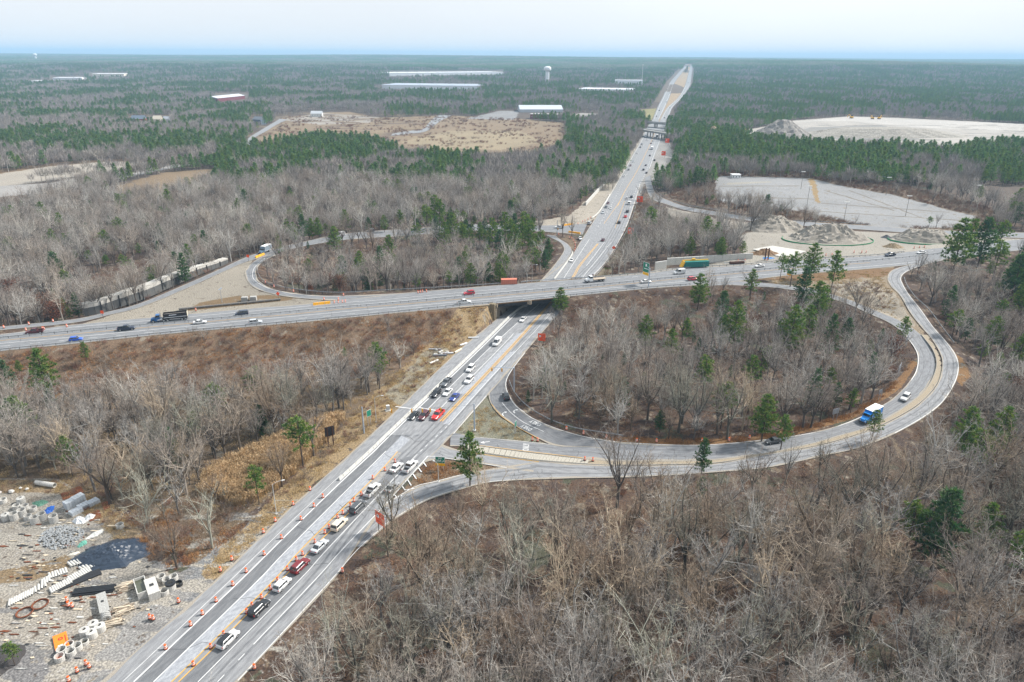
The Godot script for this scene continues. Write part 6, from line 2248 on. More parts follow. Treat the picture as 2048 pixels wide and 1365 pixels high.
	for k in 8:
		part("rib", box_mesh(Vector3(0.12, 2.4, 0.08), Vector3(-3.2 + k * 0.92, 1.4, 1.23)), mat("salmon rib paint", Color(0.40, 0.12, 0.08), 0.6), co)
	# car park lamp posts and poles
	for q in [Vector3(224.55, 6, -546.86), Vector3(204.17, 6, -425.03), Vector3(278.01, 6, -521.06), Vector3(253.75, 6, -446.72), Vector3(324.17, 6, -488.27), Vector3(203.58, 6, -481.21)]:
		var o := thing("car_park_lamp", "tall twin-headed lamp post in the empty car park", "street lamp", q, 0.0, "car park lamps")
		set_down(o)
		pole(o, "pole", Vector3(0, 13, 0), 0.16, 0.1, mat("dark lamp pole", Color(0.16, 0.15, 0.14), 0.6))
		part("lamp_head", box_mesh(Vector3(3.2, 0.3, 0.8), Vector3(0, 13, 0)), mat("lamp housing", Color(0.62, 0.62, 0.60), 0.4), o)
	for q in [Vector3(158.76, 1.36, -652.72), Vector3(176.88, 5.48, -632.14), Vector3(198.81, 6, -629.52), Vector3(241.47, 6, -619.72), Vector3(289.49, 6, -624.31), Vector3(324.25, 6, -611.7)]:
		var o := thing("utility_pole", "leaning wooden utility pole in the brush behind the car park", "utility pole", q, 0.2, "utility poles")
		set_down(o)
		pole(o, "pole", Vector3(0.3, 11, 0), 0.2, 0.13, rough_mat("weathered pole", Color(0.26, 0.22, 0.18), "earth", 0.5))
		part("crossarm", box_mesh(Vector3(2.4, 0.16, 0.16), Vector3(0.28, 10.2, 0)), rough_mat("weathered pole", Color(0.26, 0.22, 0.18), "earth", 0.5), o)
	for q in [[Vector3(607.17, 0.25, -1307.47), "yellow loader at the quarry rim"], [Vector3(638.43, 0.21, -1293.99), "yellow dump truck at the quarry rim"], [Vector3(650.37, 0.21, -1294.78), "second yellow loader at the quarry rim"], [Vector3(327.85, 3.61, -1029.8), "yellow excavator by the spoil heap"]]:
		var o := thing("quarry_machine", q[1], "excavator", q[0], rng.randf() * 3, "quarry machines")
		set_down(o)
		var y := mat("machine yellow", Color(0.72, 0.40, 0.02), 0.5)
		part("body", box_mesh(Vector3(5, 2.4, 3), Vector3(0, 2.4, 0)), y, o)
		part("cab", box_mesh(Vector3(1.8, 1.8, 1.6), Vector3(-0.8, 4.4, 0.4)), glass_mat(), o)
		part("tracks", box_mesh(Vector3(5.6, 1.4, 3.6), Vector3(0, 0.7, 0)), mat("dark chassis", Color(0.03, 0.03, 0.032), 0.7), o)
		var g := Geo.new()
		g.path([Vector3(2.2, 3, 0), Vector3(5, 6.5, 0), Vector3(8, 4, 0), Vector3(8, 1, 0)], 0.4, 6)
		part("boom", g.mesh(), y, o)

# ---------------------------------------------------------------- reeds, grass, road marks
func blade_clump(sd: int, n: int, h: float, wide: float, lean: float, tones: Array, plume := false) -> ArrayMesh:
	var r := RandomNumberGenerator.new()
	r.seed = sd
	var g := Twigs.new()
	g.r = r
	for k in n:
		g.col = tones[r.randi() % tones.size()]
		var p := Vector3(r.randf_range(-0.8, 0.8), 0, r.randf_range(-0.8, 0.8))
		var q := p + Vector3(r.randf_range(-lean, lean), r.randf_range(0.6, 1.0), r.randf_range(-lean, lean)) * h
		g.stick(p, q, wide, 0.0, 2)
		if plume:
			g.col = tones[-1]
			for s in 2:
				g.stick(q - Vector3(0, 0.35, 0), q + Vector3(r.randf_range(-0.2, 0.2), 0.1, r.randf_range(-0.2, 0.2)), 0.07, 0.0, 2)
	return g.mesh()

func build_grass() -> void:
	var m := vmat("dead grass", 0.95)
	var reeds := blade_clump(101, 40, 2.6, 0.035, 0.16, [Color(0.40, 0.27, 0.12), Color(0.48, 0.33, 0.155), Color(0.32, 0.21, 0.10), Color(0.56, 0.41, 0.24)], true)
	var grass := blade_clump(102, 46, 0.55, 0.03, 0.7, [Color(0.46, 0.33, 0.16), Color(0.39, 0.26, 0.125), Color(0.52, 0.41, 0.22)])
	var russet := blade_clump(103, 46, 0.7, 0.035, 0.7, [Color(0.34, 0.17, 0.07), Color(0.42, 0.225, 0.09), Color(0.27, 0.145, 0.07)])
	var litter := blade_clump(104, 30, 0.3, 0.06, 1.6, [Color(0.16, 0.085, 0.05), Color(0.22, 0.125, 0.07), Color(0.11, 0.065, 0.045)])
	var green := blade_clump(105, 40, 0.5, 0.04, 0.8, [Color(0.14, 0.16, 0.04), Color(0.20, 0.19, 0.06), Color(0.10, 0.13, 0.03)])
	var kinds := {"reeds": reeds, "grass": grass, "russet": russet, "litter": litter, "green": green}
	var one := RandomNumberGenerator.new()
	one.seed = 314
	for b in GRASS:
		var poly := PackedVector2Array()
		var lo := Vector2(1e9, 1e9)
		var hi := -lo
		for q in b[3]:
			poly.append(Vector2(q[0], q[1]))
			lo = lo.min(poly[-1])
			hi = hi.max(poly[-1])
		var places := []
		var n := int((hi.x - lo.x) * (hi.y - lo.y) * b[1])
		for k in n:
			var p := Vector2(one.randf_range(lo.x, hi.x), one.randf_range(lo.y, hi.y))
			if not Geometry2D.is_point_in_polygon(p, poly) or road_distance(p.x, p.y) < 0.8:
				continue
			if b[0] != "reeds" and noise.get_noise_2d(p.x * 9, p.y * 9) < -0.12:
				continue
			var s := one.randf_range(0.7, 1.25)
			var kk := one.randf_range(0.8, 1.2)
			places.append([Transform3D(Basis(Vector3.UP, one.randf() * TAU).scaled(Vector3(s, s, s)), Vector3(p.x, ground(p.x, p.y) - 0.03, p.y)), Color(kk, kk, kk)])
		var o := stuff({"reeds": "reed_bed", "grass": "dead_grass", "russet": "russet_grass", "litter": "leaf_litter", "green": "green_grass"}[b[0]], b[2], "grass")
		scatter(o, "clumps", kinds[b[0]], m, places)

func road_mark(called: String, g: Geo, road: String) -> void:
	part(called, g.mesh(), rough_mat("white road paint", Color(0.68, 0.68, 0.67), "asphalt grain", 0.4, 0.7), road_nodes[road])

func build_marks() -> void:
	for q in [[Vector3(-2.14, 0, -186.04), 0.25, "right_turn_lane"], [Vector3(1.26, 0, -187.68), 0.25, "right_turn_lane"]]:   # right-turn arrows
		var b := Basis(Vector3.UP, 0.25)
		var at: Vector3 = q[0] + Vector3(0, 0.085, 0)
		var g := Geo.new()
		var pts := [Vector3(-0.6, 0, 1.3), Vector3(-0.75, 0, 0.4), Vector3(-0.4, 0, -0.4), Vector3(0.3, 0, -0.75)]
		for k in 3:
			var d: Vector3 = (pts[k + 1] - pts[k]).normalized().cross(Vector3.UP) * 0.16
			g.quad(at + b * (pts[k] - d), at + b * (pts[k + 1] - d), at + b * (pts[k + 1] + d), at + b * (pts[k] + d))
		g.tri(at + b * Vector3(0.2, 0, -1.35), at + b * Vector3(1.1, 0, -0.9), at + b * Vector3(0.35, 0, -0.15))
		road_mark("turn_arrow", g, q[2])
	var at: Vector3 = Vector3(-7.25, 0, -169.09) + Vector3(0, 0.085, 0)
	var g := Geo.new()
	g.quad(at + Vector3(-0.6, 0, 0.25), at + Vector3(-0.6, 0, -0.05), at + Vector3(1.2, 0, -0.6), at + Vector3(1.2, 0, -0.3))
	g.tri(at + Vector3(-1.5, 0, 0.35), at + Vector3(-0.5, 0, -0.55), at + Vector3(-0.2, 0, 0.75))
	road_mark("turn_arrow", g, "exit_ramp")
	for q in [[Vector3(4.36, 0, -177.42), -0.75, "right_turn_lane"], [Vector3(7.06, 0, -180.27), -0.75, "right_turn_lane"], [Vector3(4.04, 0, -166.58), -1.63, "exit_ramp"]]:   # lane words
		var t := text_mesh("ONLY", 2.4)
		var o := part("lane_word", t, rough_mat("white road paint", Color(0.68, 0.68, 0.67), "asphalt grain", 0.4, 0.7), road_nodes[q[2]])
		o.transform = Transform3D(Basis(Vector3.UP, q[1] + PI) * Basis(Vector3.RIGHT, -PI / 2) * Basis.from_scale(Vector3(0.62, 1, 0.2)), q[0] + Vector3(0, 0.088, 0))
	# stop lines
	for s in [[Vector3(-28.43, 0, -189.59), Vector3(-20.98, 0, -187.09), "main_road"], [Vector3(-35.73, 0, -190.16), Vector3(-30.79, 0, -188.91), "main_road"]]:
		var e0: Vector3 = s[0] + Vector3(0, 0.086, 0)
		var e1: Vector3 = s[1] + Vector3(0, 0.086, 0)
		part("stop_line", strip([e0, e1], 0.4), rough_mat("white road paint", Color(0.68, 0.68, 0.67), "asphalt grain", 0.4, 0.7), road_nodes[s[2]])

# ---------------------------------------------------------------- the survey: every line below is in metres
const BRIDGE = Vector3(11.11, 6.5, -273.56)
# road name -> cross sections [left x, y, z, right x, y, z]
const ROADS = {
	"main_road": [[-79.26, 0, -65.36, -55.8, 0, -66.68], [-70.43, 0, -88.2, -46.84, 0, -88.36], [-60.62, 0, -113.57, -36.89, 0, -112.45], [-52.7, 0, -138.1, -33.75, 0, -124.88], [-42.98, 0, -164.82, -27.83, 0, -147.07], [-35.5, 0, -186.75, -16.57, 0, -173.71], [-19.29, 0, -235.29, 4.76, 0, -232.85], [-5.84, 0, -269.32, 16.02, 0, -264.43], [13.02, 0, -319.22, 39.85, 0, -327.91], [30.29, 0, -361.49, 49.26, 0, -354.56], [39.26, 0, -396.33, 59.91, 0, -389.86], [52.11, 0, -449.35, 73.94, 0, -442.63], [66.62, 0, -507.55, 88.04, 0, -504.5], [88.3, 0, -596.14, 107.93, 0, -594.32], [112.15, 0, -697.98, 134.34, 0, -695.51], [132.51, 0, -788.9, 156.22, 0, -785.74], [161.16, 0, -910.97, 186.38, 0, -912.24], [196.99, 0, -1074.98, 225.11, 0, -1076.64], [224.89, 0, -1194.28, 253.23, 0, -1196.12]],
	"southbound_carriageway": [[220.69, 0.01, -1175.58, 235.44, 0.01, -1176.52], [242.13, 0.13, -1262.51, 253.91, 0.13, -1263.3], [304.51, 1.45, -1546.21, 320.6, 1.46, -1547.42], [393.58, 6.16, -1933.1, 411.36, 6.18, -1934.67], [555.06, 15.9, -2632.62, 572.1, 15.93, -2634.28], [786.95, 31.37, -3555.06, 802.92, 31.52, -3551.91], [938.78, 46.17, -4132.3, 951.06, 46.31, -4126.79], [1078.04, 59.35, -4693.46, 1088.65, 59.49, -4685.16]],
	"northbound_carriageway": [[236.27, 0.01, -1176.57, 250.23, 0.01, -1177.46], [255.67, 0.13, -1263.41, 269.75, 0.13, -1264.35], [325.97, 1.46, -1547.82, 337.25, 1.47, -1548.67], [421.65, 5.36, -1879.47, 430.77, 5.37, -1880.26], [563.2, 13.38, -2430.63, 580.06, 13.4, -2432.52], [808.77, 29.47, -3443.07, 823.22, 29.6, -3440.7], [972.27, 46.56, -4117.27, 984.71, 46.71, -4111.71], [1081.38, 57.71, -4573.76, 1093.14, 57.86, -4565.47]],
	"overpass_highway": [[-194.71, 6.5, -227.82, -183.72, 6.5, -212.85], [-183.82, 6.5, -231.33, -173.61, 6.5, -216.4], [-163.7, 6.5, -241.7, -153.71, 6.5, -222.89], [-131.96, 6.5, -252.22, -123.31, 6.5, -233.25], [-102.13, 6.5, -261.69, -95.13, 6.5, -241.24], [-84.83, 6.5, -266.22, -79.07, 6.5, -245.71], [-55.62, 6.5, -277.56, -51.5, 6.5, -254.41], [-38.31, 6.5, -283.93, -35.33, 6.5, -259.29], [-5.44, 6.5, -293.28, -3.97, 6.5, -268.87], [22.65, 6.5, -300.93, 20.88, 6.5, -276.97], [59.95, 6.5, -311.81, 58.95, 6.5, -289.2], [82.64, 6.5, -321.36, 78.58, 6.5, -293.85], [110.71, 6.5, -327.1, 104.2, 6.5, -301.74], [136.2, 6.5, -335.68, 134.33, 6.5, -312.48], [182.96, 6.5, -346.07, 171.69, 6.5, -322.32], [204.43, 6.5, -353.9, 199.98, 6.5, -331.6], [234.05, 6.5, -365.39, 217.96, 6.5, -340.19], [287.79, 6.5, -384.36, 271.21, 6.5, -359.96], [346.83, 6.5, -405.2, 327.72, 6.5, -380.71]],
	"west_ramp": [[48.54, 0, -446.32, 42.41, 0, -414.78], [30.34, 0.2, -440.63, 27.46, 0.2, -418.74], [11, 0.8, -436.08, 10.65, 0.8, -419.72], [-28.43, 2, -432.59, -27.35, 2, -415.01], [-59.8, 3.2, -415.64, -57.45, 3.2, -397.89], [-95.95, 4.6, -396.05, -92.55, 4.6, -380.71], [-114.36, 5.5, -372.11, -111.12, 5.5, -362.45], [-123.6, 6, -358.15, -119.48, 6, -349.11], [-130.36, 6.3, -344.81, -125.97, 6.3, -336.34], [-134.23, 6.4, -333.04, -130.52, 6.4, -326.82], [-137.86, 6.4, -316.36, -134.79, 6.4, -311.48], [-143.81, 6.4, -292.13, -140.57, 6.4, -287.2], [-151.08, 6.42, -266.53, -148.09, 6.42, -262.92], [-158.06, 6.42, -256.84, -155.69, 6.42, -253.17], [-167.11, 6.44, -247.66, -164.65, 6.44, -243.95], [-189.32, 6.45, -239.35, -186.92, 6.45, -235.84], [-200.09, 6.45, -235.14, -197.59, 6.45, -231.73]],
	"west_loop_ramp": [[-124.41, 6.05, -350.81, -118.63, 6.05, -343.09], [-125.42, 6.2, -341.43, -120.95, 6.2, -337.75], [-126.74, 6.3, -329.93, -122.11, 6.3, -327.79], [-125.61, 6.4, -315.78, -120.46, 6.4, -315.88], [-121.57, 6.4, -303.81, -117.39, 6.4, -306.24], [-115.12, 6.42, -291.89, -113.13, 6.42, -297.44], [-107.88, 6.44, -283.79, -104.54, 6.44, -287.04], [-96.97, 6.45, -276.96, -93.55, 6.45, -281.02], [-85.14, 6.46, -273.24, -78.68, 6.46, -277.26], [-68.86, 6.47, -270.95, -55.99, 6.47, -279.63], [-46.76, 6.47, -274.54, -38.24, 6.47, -283.34]],
	"closed_ramp": [[20.24, 0, -414.24, 26.16, 0, -411.85], [22.63, 0, -407.39, 27.82, 0, -404.44], [27.6, 0, -396.05, 31.92, 0, -391.5], [29.01, 0, -382.43, 33.05, 0, -378.15], [27.26, 0, -370.6, 30.78, 0, -364.52], [21.21, 0, -346.9, 24.94, 0, -340.6], [13.02, 0, -319.22, 19.87, 0, -321.76]],
	"exit_ramp": [[79.62, 6.5, -298.27, 82.84, 6.5, -293.21], [97.41, 6.46, -301.74, 95.58, 6.46, -295.32], [109.96, 6.4, -299.92, 107.93, 6.4, -293.63], [119.01, 6.3, -297.44, 117.08, 6.3, -291.97], [131.25, 6.05, -292.65, 127.66, 6.05, -286.28], [142.65, 5.6, -278.52, 138.24, 5.6, -275.22], [147.85, 5.1, -267.19, 143.39, 5.1, -262.66], [152.79, 4.6, -255.05, 147.02, 4.6, -254.41], [153.73, 4, -243.35, 147.91, 4, -244.28], [151.55, 3.2, -231.66, 145.61, 3.2, -232.03], [147.43, 2.9, -221.31, 141.97, 2.9, -222.78], [141.55, 2.6, -211.61, 134.65, 2.6, -210.92], [133.06, 2.3, -200.92, 123.94, 2.3, -198.79], [122.39, 2, -190.6, 114.49, 2, -190.17], [106.36, 1.6, -178.26, 100.29, 1.6, -180.29], [95.7, 1.3, -173.16, 88.56, 1.3, -174.61], [83.15, 1, -167.73, 78.97, 1, -171.8], [70.19, 0.8, -163.19, 69.69, 0.8, -169.93], [56.59, 0.5, -160.49, 58.76, 0.5, -168.3], [46.62, 0.35, -159.63, 48.48, 0.35, -167.74], [29.05, 0.1, -159.84, 30.46, 0.1, -169.75], [19.15, 0, -161.14, 22.28, 0, -172.04], [9.42, 0, -163.19, 12.44, 0, -168.49], [1.41, 0, -164.79, 1.43, 0, -170.25], [-8.69, 0, -167.05, -8.91, 0, -171.96], [-17, 0, -166.96, -17.39, 0, -174.98]],
	"right_turn_lane": [[34.51, 0.05, -164.55, 35.21, 0.05, -168.8], [21.75, 0, -166.86, 26.23, 0, -170.69], [12.78, 0, -167.29, 19.28, 0, -173.41], [7.88, 0, -171.15, 12.17, 0, -177.95], [1.46, 0, -178.12, 5.9, 0, -183.94], [-3.33, 0, -184.76, 1.51, 0, -191.62], [-6.42, 0, -192.52, -1.7, 0, -203.26], [-7.36, 0, -202.31, -1.6, 0, -209.91], [-4.02, 0, -214.62, 0.4, 0, -218.77], [0.39, 0, -230.04, 4.76, 0, -232.39]],
	"slip_road": [[-36.46, 0, -124.18, -32.62, 0, -124.22], [-32.81, 0, -133.84, -28.4, 0, -131.83], [-30.36, 0, -139.91, -24.53, 0, -136.99], [-24.75, 0, -146.51, -20.53, 0, -141.31], [-19.57, 0, -149.47, -14.58, 0, -145.04], [-11.96, 0, -153.31, -6.57, 0, -149.05], [-2.96, 0, -156.48, 0.84, 0, -150.33], [7.65, 0, -159.4, 7.36, 0, -150.99]],
	"entry_turn": [[-22.64, 0, -170.42, -22.94, 0, -158.7], [-14.78, 0, -165.13, -18.06, 0, -160.49], [-7.7, 0, -163.14, -9.64, 0, -158.6], [-0.36, 0, -161.18, -1.12, 0, -156.02], [8.32, 0, -159.28, 6.17, 0, -154.2]],
	"entry_ramp": [[3.67, 0, -160.35, 2.88, 0, -150.6], [16.89, 0.1, -158.23, 16.33, 0.1, -151.38], [31.29, 0.3, -157.1, 30.45, 0.3, -151.68], [46.06, 0.6, -157.26, 45.02, 0.6, -152.75], [55.86, 0.8, -158.02, 54.66, 0.8, -153.71], [66.91, 1, -161.55, 67.59, 1, -155.66], [82.08, 1.4, -165.19, 83.19, 1.4, -160.58], [94.1, 1.8, -169.76, 95.38, 1.8, -164.67], [105.86, 2.2, -175.71, 108.01, 2.2, -171.45], [119.06, 2.6, -184.55, 120.88, 2.6, -180.23], [126.91, 2.9, -191.25, 131.42, 2.9, -189.31], [134.62, 3.2, -199.11, 141.5, 3.2, -200.65], [140.52, 3.5, -206.75, 147.91, 3.5, -209.17], [146.53, 3.8, -216.16, 152.69, 3.8, -217.08], [150.49, 4.1, -224.54, 156.21, 4.1, -225.51], [155, 4.3, -238.32, 159.26, 4.3, -236.72], [157.17, 4.7, -249.43, 162.1, 4.7, -250.2], [160.28, 5.3, -263.57, 167.18, 5.3, -268.72], [166.31, 5.9, -283.36, 171.15, 5.9, -285.47], [168.75, 6.2, -296.49, 175.81, 6.2, -299.57], [173.21, 6.35, -308.42, 179.62, 6.35, -308.31], [181.18, 6.45, -320.15, 187.09, 6.45, -317.78], [193.16, 6.47, -328.91, 200.83, 6.47, -329.07], [212.91, 6.48, -340.15, 217.47, 6.48, -339.32]],
	"service_road": [[117.45, 0, -628.51, 125.15, 0, -645.66], [108.4, 0, -565.99, 114.96, 0, -573.05], [106.09, 0, -528.45, 113.54, 0, -546.5], [112.14, 0, -511.66, 117.15, 0.04, -526.02], [120.6, 1.82, -479.62, 123.67, 1.81, -492.88], [133.23, 5.55, -444.05, 136.58, 5.6, -456.27], [152.65, 6, -425.09, 156.44, 6, -436.64], [184.49, 6, -412.34, 189.51, 6, -424.65], [211.13, 6, -405.23, 216.79, 6, -417.15], [249.89, 6, -392.56, 257.14, 6, -405.09], [290.14, 6, -387.6, 299.31, 6, -401.1], [329.47, 6, -382.75, 340.74, 6, -397.18]],
	"field_road": [[-322.42, 0, -865.56, -314.16, 0, -855.77], [-342.45, 0, -930.83, -336.2, 0, -937.13], [-360.26, 0, -1027.64, -350.48, 0, -1028.2], [-380.46, 0, -1145.96, -368.47, 0, -1137.93], [-394.64, 0.06, -1229.67, -376.4, 0.04, -1211.21]],
	"site_road": [[-164.63, 0, -971.07, -166.8, 0, -997.07], [-142.8, 0, -998.4, -151.09, 0, -1032.57], [-125.41, 0, -1026.93, -134.08, 0, -1062.99], [-122.41, 0, -1119.31, -134.31, 0, -1135.5], [-119.61, 0.06, -1228.41, -137.67, 0.09, -1247.08], [-109.51, 0.25, -1311.98, -134.03, 0.32, -1332.41]],
}
